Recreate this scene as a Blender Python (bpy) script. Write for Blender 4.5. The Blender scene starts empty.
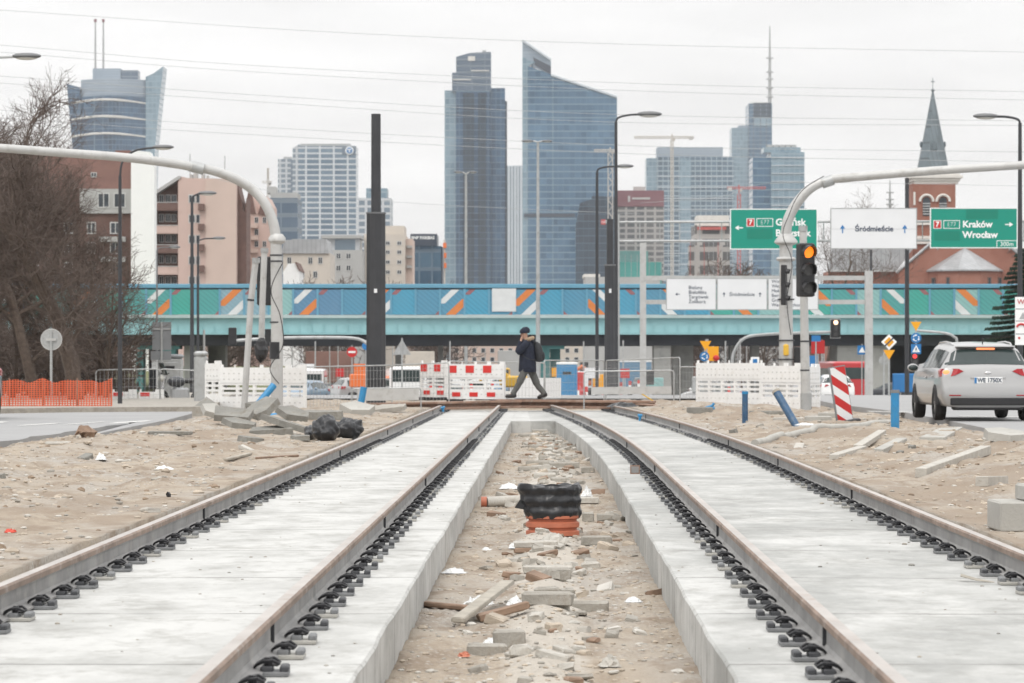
import bpy, math, random
import numpy as np
from mathutils import Vector, Matrix, Quaternion
R = math.radians
F = 3200.0; CH = 1.1; HY = 362.0
rnd = random.Random(7)
SC = bpy.context.scene
COL = SC.collection
def Xp(px, Z): return (px-512)/F*Z
def Zp(py, Z): return CH-(py-HY)/F*Z
def at(px, py, z=0.0):
    Z = F*(CH-z)/(py-HY); return (Xp(px, Z), Z, z)
def g0(y):                      # the lie of the land: level to the crossing, then dipping under the bridge
    if y < 98: return 0.0
    if y < 225: s = (y-98)/127.0; return -1.9*(s*s*(3-2*s))
    return -1.9
def curve(y): return -0.0005*(max(0, min(y, 84)-35))**2
def tx(t, y, c=True):           # distance across the track bed to world x
    x = t+0.0109*y
    if c and t > 0:
        w = min(1, t/0.75) if t < 4 else max(0, 1-(t-4)/3.0)
        x += w*curve(y)
    return x
# ---------------------------------------------------------------- materials
def N(nt, t, **k):
    n = nt.nodes.new(t)
    for a, b in k.items(): setattr(n, a, b)
    return n
def put(nt, sock, v):
    if isinstance(v, bpy.types.NodeSocket): nt.links.new(v, sock)
    else: sock.default_value = v
def mth(nt, op, a, b=0.0, c=None):
    n = N(nt, 'ShaderNodeMath', operation=op); put(nt, n.inputs[0], a); put(nt, n.inputs[1], b)
    if c is not None: put(nt, n.inputs[2], c)
    return n.outputs[0]
def c4(c): return (c[0], c[1], c[2], 1.0)
def mixc(nt, f, a, b, mode='MIX'):
    n = N(nt, 'ShaderNodeMix', data_type='RGBA', blend_type=mode)
    put(nt, n.inputs[0], f); put(nt, n.inputs[6], c4(a) if isinstance(a, tuple) else a); put(nt, n.inputs[7], c4(b) if isinstance(b, tuple) else b)
    return n.outputs[2]
def ramp(nt, f, p0, p1):
    n = N(nt, 'ShaderNodeMapRange'); put(nt, n.inputs[0], f); n.inputs[1].default_value = p0; n.inputs[2].default_value = p1
    return n.outputs[0]
def noise(nt, vec, scale, detail=4, rough=.55):
    n = N(nt, 'ShaderNodeTexNoise'); nt.links.new(vec, n.inputs['Vector'])
    n.inputs['Scale'].default_value = scale; n.inputs['Detail'].default_value = detail; n.inputs['Roughness'].default_value = rough
    return n.outputs['Fac']
def scaled(nt, vec, s):
    n = N(nt, 'ShaderNodeMapping'); nt.links.new(vec, n.inputs['Vector']); n.inputs['Scale'].default_value = s
    return n.outputs['Vector']
def newmat(name):
    m = bpy.data.materials.new(name); m.use_nodes = True; nt = m.node_tree
    b = nt.nodes['Principled BSDF']; tc = N(nt, 'ShaderNodeTexCoord').outputs['Object']
    return m, nt, b, tc
def bump(nt, b, h, strength=.3, dist=.02):
    n = N(nt, 'ShaderNodeBump'); n.inputs['Strength'].default_value = strength; n.inputs['Distance'].default_value = dist
    nt.links.new(h, n.inputs['Height']); nt.links.new(n.outputs['Normal'], b.inputs['Normal'])
def mat(name, c, rough=.6, metal=0.0, var=.18, scale=2.0, bmp=0.0, bscale=30, dirt=None, coat=0, emit=None, es=1.0):
    m, nt, b, tc = newmat(name)
    f = noise(nt, tc, scale, 6)
    lo = tuple(x*(1-var) for x in c); hi = tuple(min(1, x*(1+var)) for x in c)
    col = mixc(nt, ramp(nt, f, .3, .7), lo, hi)
    if dirt:
        col = mixc(nt, ramp(nt, noise(nt, tc, scale*2.3, 8, .7), .52, .72), col, dirt)
    nt.links.new(col, b.inputs['Base Color'])
    b.inputs['Roughness'].default_value = rough; b.inputs['Metallic'].default_value = metal
    b.inputs['Coat Weight'].default_value = coat
    if bmp: bump(nt, b, noise(nt, tc, bscale, 5), bmp, .02)
    if emit:
        b.inputs['Emission Color'].default_value = c4(emit); b.inputs['Emission Strength'].default_value = es
    return m
def facade(name, ca, cb, cw, chh, frame, fw, fh, rough=.12, metal=.35, wallrough=.6, wlo=0.0):
    """a curtain wall: panes cw x chh metres divided by frame lines (shares fw, fh of a pane)"""
    m, nt, b, tc = newmat(name)
    s = N(nt, 'ShaderNodeSeparateXYZ'); nt.links.new(tc, s.inputs[0])
    h = mth(nt, 'ADD', s.outputs[0], s.outputs[1])
    hx = mth(nt, 'DIVIDE', mth(nt, 'ADD', h, 1000.0), cw); hz = mth(nt, 'DIVIDE', mth(nt, 'ADD', s.outputs[2], .3), chh)
    lx = mth(nt, 'LESS_THAN', mth(nt, 'FRACT', hx), fw); lz = mth(nt, 'LESS_THAN', mth(nt, 'FRACT', hz), fh)
    line = mth(nt, 'MAXIMUM', lx, lz)
    cv = N(nt, 'ShaderNodeCombineXYZ'); put(nt, cv.inputs[0], mth(nt, 'FLOOR', hx)); put(nt, cv.inputs[1], mth(nt, 'FLOOR', hz))
    wn = N(nt, 'ShaderNodeTexWhiteNoise', noise_dimensions='2D'); nt.links.new(cv.outputs[0], wn.inputs['Vector'])
    big = noise(nt, scaled(nt, tc, (1,1,.45)), .035, 5, .65)
    v = mth(nt, 'ADD', mth(nt, 'MULTIPLY', wn.outputs['Value'], .35), mth(nt, 'MULTIPLY', ramp(nt, big, .3, .7), .6))
    glass = mixc(nt, ramp(nt, v, .15, .8), ca, cb)
    nt.links.new(mixc(nt, line, glass, frame), b.inputs['Base Color'])
    nt.links.new(mth(nt, 'MULTIPLY_ADD', line, wallrough-rough, rough), b.inputs['Roughness'])
    nt.links.new(mth(nt, 'MULTIPLY', mth(nt, 'SUBTRACT', 1.0, line), metal), b.inputs['Metallic'])
    return m
MT = {}
def defm(k, *a, **kw): MT[k] = mat(k, *a, **kw)
defm('recess shade', (.60,.60,.585), .6); defm('pale metal', (.50,.55,.585), .6, 0, .05, .1); defm('clod', (.27,.205,.15), 1, 0, .3, 6, .6, 30)
defm('galvanised', (.42,.43,.43), .5, .5, .12, 3, dirt=(.30,.29,.27))
defm('pale steel', (.50,.50,.49), .5, .3, .08, 2, dirt=(.38,.37,.35))
defm('black steel', (.045,.047,.052), .5, .2, .15, 2)
defm('black plastic', (.018,.018,.02), .45, 0, .2, 5)
defm('lamp grey', (.16,.165,.17), .5, .3, .1, 3)
defm('lamp glass', (.55,.54,.50), .3, 0, .05, 3)
defm('white plastic', (.80,.80,.79), .45, 0, .04, 3, dirt=(.70,.69,.66))
defm('red plastic', (.62,.035,.03), .45, 0, .08, 3)
defm('blue plastic', (.025,.22,.45), .4, 0, .12, 6, dirt=(.09,.24,.36))
defm('navy plastic', (.03,.09,.18), .45, 0, .2, 6, dirt=(.12,.15,.18))
defm('orange net', (.75,.10,.03), .6, 0, .15, 3)
defm('rust', (.27,.17,.125), .75, .15, .3, 4, .3, 40, dirt=(.36,.31,.27))
defm('rail side', (.27,.265,.26), .7, .15, .2, 3, dirt=(.36,.345,.325))
defm('rail top', (.41,.38,.355), .5, .15, .15, 2.2, dirt=(.31,.24,.195)); defm('rail edge', (.23,.17,.135), .75, .1, .3, 3, dirt=(.34,.305,.275))
defm('fastener', (.06,.062,.068), .6, .1, .2, 9)
defm('fastener pad', (.20,.205,.21), .75, 0, .2, 9)
defm('clip steel', (.022,.022,.025), .42, .3, .2, 9)
defm('paver', (.34,.32,.285), .9, 0, .18, 6, .4, 60, dirt=(.26,.23,.19))
defm('pale paver', (.46,.44,.40), .9, 0, .12, 6, .4, 60, dirt=(.36,.32,.27))
defm('grey slab', (.235,.23,.21), .95, 0, .22, 3, .8, 22, dirt=(.17,.15,.12))
defm('sand stone', (.43,.37,.30), .95, 0, .25, 5, .4, 40); defm('pale stone', (.50,.48,.44), .95, 0, .15, 5, .4, 40)
defm('old concrete', (.40,.39,.36), .9, 0, .12, 1.5, .3, 40, dirt=(.30,.29,.26))
defm('wood', (.36,.33,.28), .85, 0, .2, 7, .3, 50)
defm('dark wood', (.25,.17,.12), .85, 0, .25, 5, .3, 50)
defm('orange pipe', (.46,.15,.085), .5, 0, .12, 6)
defm('black film', (.02,.021,.024), .3, 0, .2, 8, .5, 14)
defm('white film', (.70,.71,.71), .4, 0, .08, 6, .8, 30)
defm('red scrap', (.55,.06,.03), .5)
defm('sign green', (.0,.26,.185), .45, 0, .03, 1)
defm('sign green patch', (.0,.205,.14), .5, 0, .03, 1)
defm('sign white', (.74,.75,.76), .5, 0, .03, 1)
defm('sign grey', (.22,.23,.24), .5, .3, .1, 2)
defm('sign blue', (.02,.17,.42), .45, 0, .03, 1)
defm('sign yellow', (.80,.36,.01), .5, 0, .04, 1)
defm('sign red', (.50,.02,.02), .5, 0, .05, 1)
defm('ink', (.05,.07,.11), .6, 0, .05, 1)
defm('letter white', (.85,.86,.85), .5, 0, .02, 1)
defm('amber lens', (.8,.20,.01), .3, emit=(1,.24,.01), es=.95)
defm('warm lens', (.9,.8,.6), .3, emit=(1,.62,.35), es=1.6)
defm('red lens', (.8,.05,.05), .3, emit=(1,.05,.05), es=.7)
defm('dark lens', (.06,.06,.06), .25, 0, .3, 8)
defm('skin', (.50,.30,.22), .55, 0, .06, 8)
defm('navy cloth', (.014,.018,.033), .9, 0, .3, 14, .5, 30)
defm('charcoal cloth', (.03,.032,.036), .85, 0, .25, 14, .4, 40)
defm('trouser cloth', (.105,.105,.10), .95, 0, .2, 12, .4, 40)
defm('shoe leather', (.03,.028,.028), .6)
defm('fur', (.34,.25,.17), 1, 0, .35, 30, 1, 60)
defm('bark', (.10,.075,.06), .95, 0, .3, 8, .5, 30)
defm('twig', (.12,.093,.08), .95, 0, .25, 3)
defm('needles', (.025,.05,.035), .9, 0, .4, 3)
defm('hedge', (.085,.085,.05), .95, 0, .4, 2)
defm('tyre', (.018,.018,.019), .85)
defm('car glass', (.03,.045,.045), .08, 0, .2, 1)
defm('rim', (.45,.46,.47), .35, .7, .05)
defm('trim black', (.018,.018,.02), .55)
defm('tail red', (.34,.006,.012), .25, 0, .1, 9)
defm('tail lit', (.8,.2,.08), .2, emit=(1,.28,.1), es=1.1)
defm('chrome', (.6,.6,.6), .2, .9, .03)
def paint(k, c, metal=.3): defm(k, c, .3, metal, .03, 1, coat=.6)
paint('silver paint', (.36,.36,.36), .3); paint('white paint', (.78,.78,.77), 0); paint('bluegrey paint', (.16,.24,.33)); paint('dark paint', (.035,.038,.045)); paint('red paint', (.46,.02,.025), 0); paint('orange paint', (.72,.16,.03), 0); paint('yellow paint', (.70,.42,.03), 0)
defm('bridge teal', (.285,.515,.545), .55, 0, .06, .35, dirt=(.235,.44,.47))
defm('bridge ledge', (.40,.50,.50), .6, 0, .08, 1)
defm('bridge rail blue', (.12,.31,.43), .5, 0, .06, 1)
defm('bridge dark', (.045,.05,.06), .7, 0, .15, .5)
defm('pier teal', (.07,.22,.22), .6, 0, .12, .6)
defm('pier concrete', (.38,.38,.36), .9, 0, .12, .4, dirt=(.28,.28,.27))
def stripes(k, c, ang):                     # parapet sheet with fine slanted ribs
    m, nt, b, tc = newmat(k)
    s = N(nt, 'ShaderNodeSeparateXYZ'); nt.links.new(tc, s.inputs[0])
    v = mth(nt, 'ADD', mth(nt, 'MULTIPLY', s.outputs[0], math.sin(ang)), mth(nt, 'MULTIPLY', s.outputs[2], math.cos(ang)))
    w = mth(nt, 'SINE', mth(nt, 'MULTIPLY', v, 22.0))
    col = mixc(nt, ramp(nt, w, .0, 1.0), c, tuple(x*.80 for x in c))
    nt.links.new(mixc(nt, ramp(nt, noise(nt, tc, .4, 4), .35, .8), col, tuple(x*.85+.03 for x in c)), b.inputs['Base Color']); b.inputs['Roughness'].default_value = .6
    MT[k] = m
for k, c in (('panel teal',(.075,.33,.32)),('panel sea green',(.05,.36,.30)),('panel pale blue',(.23,.38,.45)),('panel grey blue',(.10,.24,.38)),('panel blue',(.085,.27,.40)),('panel bright blue',(.065,.31,.46)),('panel pale teal',(.25,.46,.45))):
    stripes(k, c, .7)
defm('panel orange', (.62,.20,.05), .6, 0, .06); defm('panel white', (.62,.64,.64), .6, 0, .06); defm('panel brown', (.28,.12,.13), .6, 0, .06)
def brick(k, c, c2, mortar, sc=1.0):
    m, nt, b, tc = newmat(k)
    s = N(nt, 'ShaderNodeSeparateXYZ'); nt.links.new(tc, s.inputs[0])
    cv = N(nt, 'ShaderNodeCombineXYZ'); put(nt, cv.inputs[0], mth(nt, 'ADD', s.outputs[0], s.outputs[1])); put(nt, cv.inputs[1], s.outputs[2])
    t = N(nt, 'ShaderNodeTexBrick'); nt.links.new(cv.outputs[0], t.inputs['Vector']); t.inputs['Scale'].default_value = 4*sc
    t.inputs['Color1'].default_value = c4(c); t.inputs['Color2'].default_value = c4(c2); t.inputs['Mortar'].default_value = c4(mortar); t.inputs['Mortar Size'].default_value = .015
    nt.links.new(mixc(nt, ramp(nt, noise(nt, tc, .25, 5), .35, .75), t.outputs['Color'], tuple(x*.8 for x in c)), b.inputs['Base Color']); b.inputs['Roughness'].default_value = .9
    MT[k] = m
brick('church brick', (.29,.115,.08), (.35,.15,.105), (.36,.28,.24)); brick('brown brick', (.13,.072,.06), (.165,.092,.076), (.20,.15,.13))
defm('roof red', (.22,.125,.105), .85, 0, .15, .6, .2, 6); defm('pink render', (.56,.42,.37), .9, 0, .05, .3, dirt=(.50,.37,.32)); defm('pale render', (.55,.50,.44), .9, 0, .06, .3, dirt=(.46,.42,.38)); defm('pink pale render', (.58,.46,.40), .9, 0, .05, .3)
defm('grey render', (.40,.40,.39), .9, 0, .08, .3); defm('brown wall', (.16,.10,.085), .9, 0, .15, 1); defm('window dark', (.05,.06,.07), .15, .2, .5, 1.2); defm('window frame', (.52,.52,.51), .6); defm('curtain', (.5,.49,.46), .9)
defm('dark cladding', (.05,.065,.09), .3, .2, .1, .1); defm('net teal', (.10,.33,.30), .9, 0, .15, .2); defm('concrete pale', (.50,.49,.47), .9, 0, .08, .1); defm('crane red', (.45,.10,.09), .7); defm('crane grey', (.50,.47,.43), .7); defm('hoarding red', (.21,.075,.09), .8, 0, .1, .1)
defm('white stone', (.66,.64,.60), .8, 0, .06, 1); defm('grass dull', (.14,.15,.065), .95, 0, .3, .8, .5, 20)
def seamroof(k, c, cw):
    m, nt, b, tc = newmat(k)
    s = N(nt, 'ShaderNodeSeparateXYZ'); nt.links.new(tc, s.inputs[0])
    l = mth(nt, 'LESS_THAN', mth(nt, 'FRACT', mth(nt, 'DIVIDE', mth(nt, 'ADD', mth(nt, 'ADD', s.outputs[0], s.outputs[1]), 500.0), cw)), .12)
    base = mixc(nt, ramp(nt, noise(nt, tc, .8, 6), .35, .7), c, tuple(x*.75 for x in c))
    nt.links.new(mixc(nt, l, base, tuple(x*.62 for x in c)), b.inputs['Base Color']); b.inputs['Roughness'].default_value = .5; b.inputs['Metallic'].default_value = .3
    MT[k] = m
seamroof('zinc roof', (.42,.43,.44), .6); seamroof('spire slate', (.17,.205,.225), .55)
MT['tower glass blue'] = facade('tower glass blue', (.008,.038,.085), (.055,.135,.235), 3.0, 4.0, (.10,.17,.235), .10, .14, metal=.12)
MT['tower glass pale'] = facade('tower glass pale', (.12,.20,.26), (.26,.37,.44), 3.0, 4.0, (.24,.32,.37), .10, .16, metal=.15)
MT['tower glass slate'] = facade('tower glass slate', (.025,.08,.145), (.10,.20,.31), 3.4, 4.0, (.15,.235,.30), .03, .18, metal=.15)
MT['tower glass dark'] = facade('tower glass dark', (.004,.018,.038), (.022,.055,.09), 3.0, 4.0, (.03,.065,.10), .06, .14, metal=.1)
MT['office glass'] = facade('office glass', (.03,.07,.11), (.13,.21,.28), 4.2, 3.9, (.30,.37,.41), .14, .24)
MT['white grid'] = facade('white grid', (.07,.13,.19), (.19,.27,.34), 8.9, 3.5, (.56,.58,.60), .13, .28)
MT['white grid fine'] = facade('white grid fine', (.14,.19,.24), (.24,.30,.35), 4.2, 3.5, (.50,.52,.54), .3, .34)
MT['slim white'] = facade('slim white', (.18,.26,.34), (.30,.38,.46), 5.0, 400.0, (.52,.57,.61), .4, .0)
MT['concrete floors'] = facade('concrete floors', (.07,.08,.09), (.20,.19,.18), 6.0, 3.6, (.42,.40,.38), .24, .36, rough=.8, metal=0)
MT['louvre grey'] = facade('louvre grey', (.27,.33,.39), (.34,.40,.46), 400, 2.0, (.22,.28,.34), 0, .25, rough=.5)
MT['bnp glass'] = facade('bnp glass', (.03,.07,.12), (.10,.17,.23), 2.4, 3.4, (.10,.14,.18), .12, .2)
MT['dark blue band'] = facade('dark blue band', (.07,.11,.16), (.14,.19,.25), 9, 4.0, (.16,.20,.24), .04, .3)
# ---------------------------------------------------------------- mesh building
class M:
    def __init__(s): s.v = []; s.f = []; s.m = []
    def add(s, vs, fs, mi=0):
        o = len(s.v); s.v += [tuple(v) for v in vs]; s.f += [tuple(i+o for i in f) for f in fs]; s.m += [mi]*len(fs); return s
    def quad(s, *p, mi=0): return s.add(p, [tuple(range(len(p)))], mi)
    def box(s, c, d, rot=None, mi=0, taper=1.0):
        a, b, h = d[0]/2, d[1]/2, d[2]/2
        vs = [(-a,-b,-h),(a,-b,-h),(a,b,-h),(-a,b,-h),(-a*taper,-b*taper,h),(a*taper,-b*taper,h),(a*taper,b*taper,h),(-a*taper,b*taper,h)]
        if rot is not None: vs = [rot @ Vector(v) for v in vs]
        vs = [(v[0]+c[0], v[1]+c[1], v[2]+c[2]) for v in vs]
        return s.add(vs, [(0,3,2,1),(4,5,6,7),(0,1,5,4),(1,2,6,5),(2,3,7,6),(3,0,4,7)], mi)
    def bb(s, x0, x1, y0, y1, z0, z1, mi=0): return s.box(((x0+x1)/2,(y0+y1)/2,(z0+z1)/2), (x1-x0,y1-y0,z1-z0), mi=mi)
    def cham(s, c, d, b=.01, rot=None, mi=0, jit=0, rg=None):   # box with chamfered edges
        a, e, h = d[0]/2, d[1]/2, d[2]/2; b = min(b, a*.8, e*.8, h*.8); vs = []
        for z, q in ((-h, b), (-h+b, 0), (h-b, 0), (h, b)):
            X, Y = a-q, e-q; k = b
            vs += [(-X+k,-Y,z),(X-k,-Y,z),(X,-Y+k,z),(X,Y-k,z),(X-k,Y,z),(-X+k,Y,z),(-X,Y-k,z),(-X,-Y+k,z)]
        if jit: vs = [(x+rg.uniform(-jit,jit), y+rg.uniform(-jit,jit), z+rg.uniform(-jit,jit)) for x,y,z in vs]
        fs = [tuple(range(7,-1,-1)), tuple(range(24,32))]
        for r in range(3):
            for i in range(8): fs.append((r*8+i, r*8+(i+1)%8, (r+1)*8+(i+1)%8, (r+1)*8+i))
        if rot is not None: vs = [rot @ Vector(v) for v in vs]
        return s.add([(v[0]+c[0], v[1]+c[1], v[2]+c[2]) for v in vs], fs, mi)
    def tube(s, pts, r, seg=8, mi=0, cap=True):
        pts = [Vector(p) for p in pts]; n = len(pts)
        if not hasattr(r, '__len__'): r = [r]*n
        vs = []; ref = None
        for i, p in enumerate(pts):
            d = (pts[min(i+1, n-1)]-pts[max(i-1, 0)])
            d = d.normalized() if d.length > 1e-9 else Vector((0,0,1))
            if ref is None: ref = Vector((0,1,0)) if abs(d.y) < .9 else Vector((1,0,0))
            a = (ref-d*ref.dot(d)).normalized(); b = d.cross(a); ref = a
            for k in range(seg):
                t = 2*math.pi*k/seg; vs.append(p+(a*math.cos(t)+b*math.sin(t))*r[i])
        fs = []
        for i in range(n-1):
            for k in range(seg): fs.append((i*seg+k, i*seg+(k+1)%seg, (i+1)*seg+(k+1)%seg, (i+1)*seg+k))
        if cap: fs += [tuple(range(seg-1,-1,-1)), tuple(range((n-1)*seg, n*seg))]
        return s.add(vs, fs, mi)
    def prism(s, poly, y0, y1, mi=0):      # outline in x,z pushed from y0 to y1
        n = len(poly); vs = [(x,y0,z) for x,z in poly]+[(x,y1,z) for x,z in poly]
        fs = [tuple(range(n)), tuple(range(2*n-1,n-1,-1))]+[(i, i+n, (i+1)%n+n, (i+1)%n) for i in range(n)]
        return s.add(vs, fs, mi)
    def disc(s, c, r, th=.01, seg=20, mi=0):   # upright disc facing the camera
        return s.prism([(c[0]+r*math.cos(2*math.pi*k/seg), c[2]+r*math.sin(2*math.pi*k/seg)) for k in range(seg)], c[1]-th, c[1], mi)
    def ball(s, c, r, seg=10, rings=7, mi=0, jit=0, rg=None):
        if not hasattr(r, '__len__'): r = (r, r, r)
        vs = []
        for i in range(rings+1):
            a = math.pi*i/rings
            for k in range(seg):
                t = 2*math.pi*k/seg; q = 1+(rg.uniform(-jit,jit) if jit else 0)
                vs.append((c[0]+r[0]*q*math.sin(a)*math.cos(t), c[1]+r[1]*q*math.sin(a)*math.sin(t), c[2]+r[2]*q*math.cos(a)))
        fs = [(i*seg+k, (i+1)*seg+k, (i+1)*seg+(k+1)%seg, i*seg+(k+1)%seg) for i in range(rings) for k in range(seg)]
        return s.add(vs, fs, mi)
    def ell(s, rings, seg=16, mi=0):        # stacked ellipses (cx,cy,z,rx,ry)
        vs = []
        for cx, cy, z, rx, ry in rings:
            for k in range(seg): t = 2*math.pi*k/seg; vs.append((cx+rx*math.cos(t), cy+ry*math.sin(t), z))
        n = len(rings); fs = [(i*seg+k, i*seg+(k+1)%seg, (i+1)*seg+(k+1)%seg, (i+1)*seg+k) for i in range(n-1) for k in range(seg)]
        fs += [tuple(range(seg-1,-1,-1)), tuple(range((n-1)*seg, n*seg))]
        return s.add(vs, fs, mi)
    def mesh(s, name, mats, smooth=False):
        me = bpy.data.meshes.new(name); me.from_pydata(s.v, [], s.f)
        for k in (mats if isinstance(mats, (list, tuple)) else [mats]): me.materials.append(MT[k] if isinstance(k, str) else k)
        me.polygons.foreach_set('material_index', s.m)
        me.polygons.foreach_set('use_smooth', [bool(smooth)]*len(s.f)); me.update()
        if smooth and smooth != 'all':
            try: me.set_sharp_from_angle(angle=R(40))
            except Exception: pass
        return me
def tag(o, label=None, cat=None, group=None, kind=None):
    for k, v in (('label',label),('category',cat),('group',group),('kind',kind)):
        if v: o[k] = v
    return o
def link(name, data, parent=None, loc=None, rz=0):
    o = bpy.data.objects.new(name, data); COL.objects.link(o)
    if parent: o.parent = parent
    if loc is not None: o.location = loc
    if rz: o.rotation_euler = (0,0,rz)
    return o
def T(name, label, cat, loc, rz=0, group=None):
    return tag(link(name, None, None, loc, rz), label, cat, group)
def part(name, m, mats, parent, smooth=False, loc=None, kind=None, label=None):
    o = link(name, m if isinstance(m, bpy.types.Mesh) else m.mesh(name, mats, smooth), parent, loc)
    return tag(o, label, None, None, kind)
def solo(name, m, mats, label, cat, loc, rz=0, group=None, smooth=False, kind=None):
    return tag(link(name, m if isinstance(m, bpy.types.Mesh) else m.mesh(name, mats, smooth), None, loc, rz), label, cat, group, kind)
def struct(name, m, mats, smooth=False, loc=(0,0,0)):
    return tag(link(name, m.mesh(name, mats, smooth), None, loc), kind='structure')
def kids(o): return [c for c in COL.objects if c.parent == o]
def dup(o, parent=None, ch=None):
    if ch is None:
        ch = {}
        for c in COL.objects:
            if c.parent: ch.setdefault(c.parent.name, []).append(c)
    c = o.copy(); COL.objects.link(c); c.parent = parent
    for k in ch.get(o.name, []): dup(k, c, ch)
    return c
def clone(o, loc, rz=None, label=None, sc=None):
    c = dup(o); c.location = loc
    if rz is not None: c.rotation_euler = (0,0,rz)
    if label: c['label'] = label
    if sc: c.scale = sc
    return c
def text(parent, s, size, x, y, z, m, align='LEFT', name='lettering', off=0.0, sx=1.0, kind=None):
    cu = bpy.data.curves.new(name, 'FONT'); cu.body = s; cu.size = size; cu.extrude = .004; cu.align_x = align; cu.align_y = 'CENTER'; cu.offset = off; cu.resolution_u = 3
    o = bpy.data.objects.new(name, cu); COL.objects.link(o)
    dg = bpy.context.evaluated_depsgraph_get(); me = bpy.data.meshes.new_from_object(o.evaluated_get(dg)); bpy.data.objects.remove(o)
    me.transform(Matrix.Diagonal((sx,1,1,1))); me.transform(Matrix.Rotation(R(90), 4, 'X')); me.name = name
    me.materials.clear(); me.materials.append(MT[m])
    return link(name, me, parent, (x, y, z))
def skin(verts, edges, rad, root=0, sub=2):
    me = bpy.data.meshes.new('tmp'); me.from_pydata(verts, edges, [])
    o = bpy.data.objects.new('tmp', me); COL.objects.link(o)
    o.modifiers.new('s', 'SKIN'); sv = me.skin_vertices[0].data
    for i, r in enumerate(rad):
        sv[i].radius = (r, r) if not hasattr(r, '__len__') else r; sv[i].use_root = (i == root)
    b = o.modifiers.new('b', 'SUBSURF'); b.levels = sub; b.render_levels = sub
    dg = bpy.context.evaluated_depsgraph_get(); out = bpy.data.meshes.new_from_object(o.evaluated_get(dg)); bpy.data.objects.remove(o)
    for p in out.polygons: p.use_smooth = True
    return out
# ---------------------------------------------------------------- light, air, camera
SUN_EL, SUN_AZ = R(52), R(200)
w = bpy.data.worlds.new('World'); SC.world = w; w.use_nodes = True; nt = w.node_tree; bg = nt.nodes['Background']
sky = N(nt, 'ShaderNodeTexSky'); sky.sky_type = 'NISHITA'; sky.sun_disc = False; sky.sun_elevation = SUN_EL; sky.sun_rotation = SUN_AZ; sky.dust_density = 4
tc = N(nt, 'ShaderNodeTexCoord').outputs['Generated']
sp = N(nt, 'ShaderNodeSeparateXYZ'); nt.links.new(tc, sp.inputs[0])
el = mth(nt, 'MAXIMUM', sp.outputs[2], 0.0)
cl = noise(nt, scaled(nt, tc, (3.0, 3.0, 16.0)), 1.6, 6, .55)
cl2 = noise(nt, scaled(nt, tc, (6.0, 6.0, 40.0)), 1.2, 5, .5)
clo = mth(nt, 'ADD', mth(nt, 'MULTIPLY', ramp(nt, cl, .32, .68), .24), mth(nt, 'MULTIPLY', ramp(nt, cl2, .35, .7), .07))
lum = mth(nt, 'SUBTRACT', mth(nt, 'MULTIPLY_ADD', el, 1.15, 1.07), clo)   # an overcast sky brightens towards the zenith
cc = N(nt, 'ShaderNodeCombineColor'); put(nt, cc.inputs[0], mth(nt, 'MULTIPLY', lum, 9.98)); put(nt, cc.inputs[1], mth(nt, 'MULTIPLY', lum, 9.92)); put(nt, cc.inputs[2], mth(nt, 'MULTIPLY', lum, 9.86))
nt.links.new(mixc(nt, .94, sky.outputs[0], cc.outputs[0]), bg.inputs['Color']); bg.inputs['Strength'].default_value = 0.085
sl = bpy.data.lights.new('sun', 'SUN'); sl.energy = .8; sl.angle = R(20); sl.color = (1, .96, .9)
so = link('sun', sl, None, (0,0,60)); dv = Vector((math.sin(SUN_AZ)*math.cos(SUN_EL), math.cos(SUN_AZ)*math.cos(SUN_EL), math.sin(SUN_EL)))
so.rotation_euler = dv.to_track_quat('Z', 'Y').to_euler()
cam = bpy.data.cameras.new('camera'); cam.sensor_width = 36; cam.lens = F/1024*36; cam.clip_start = .5; cam.clip_end = 30000
cam.shift_y = (HY-341.5)/1024
co = link('camera', cam, None, (0,0,CH)); co.rotation_euler = (R(90), 0, 0); SC.camera = co
cam.dof.use_dof = True; cam.dof.focus_distance = 27; cam.dof.aperture_fstop = 8.0
SC.view_settings.view_transform = 'Standard'; SC.view_settings.look = 'None'; SC.view_settings.exposure = 0.30; SC.view_settings.gamma = 1
SC.cycles.use_denoising = True; SC.cycles.max_bounces = 6; SC.cycles.diffuse_bounces = 3; SC.cycles.glossy_bounces = 3; SC.cycles.transparent_max_bounces = 12; SC.cycles.volume_bounces = 0
hz = M().bb(-2500, 2500, -60, 3600, -3.2, 420)
me = hz.mesh('haze', []); hm = bpy.data.materials.new('haze'); hm.use_nodes = True; n_ = hm.node_tree
n_.nodes.remove(n_.nodes['Principled BSDF']); pv = N(n_, 'ShaderNodeVolumePrincipled'); pv.inputs['Density'].default_value = 0.00009; pv.inputs['Color'].default_value = (.95,.955,.97,1)
n_.links.new(pv.outputs[0], n_.nodes['Material Output'].inputs['Volume']); me.materials.append(hm)
tag(link('haze', me), kind='stuff')
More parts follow.
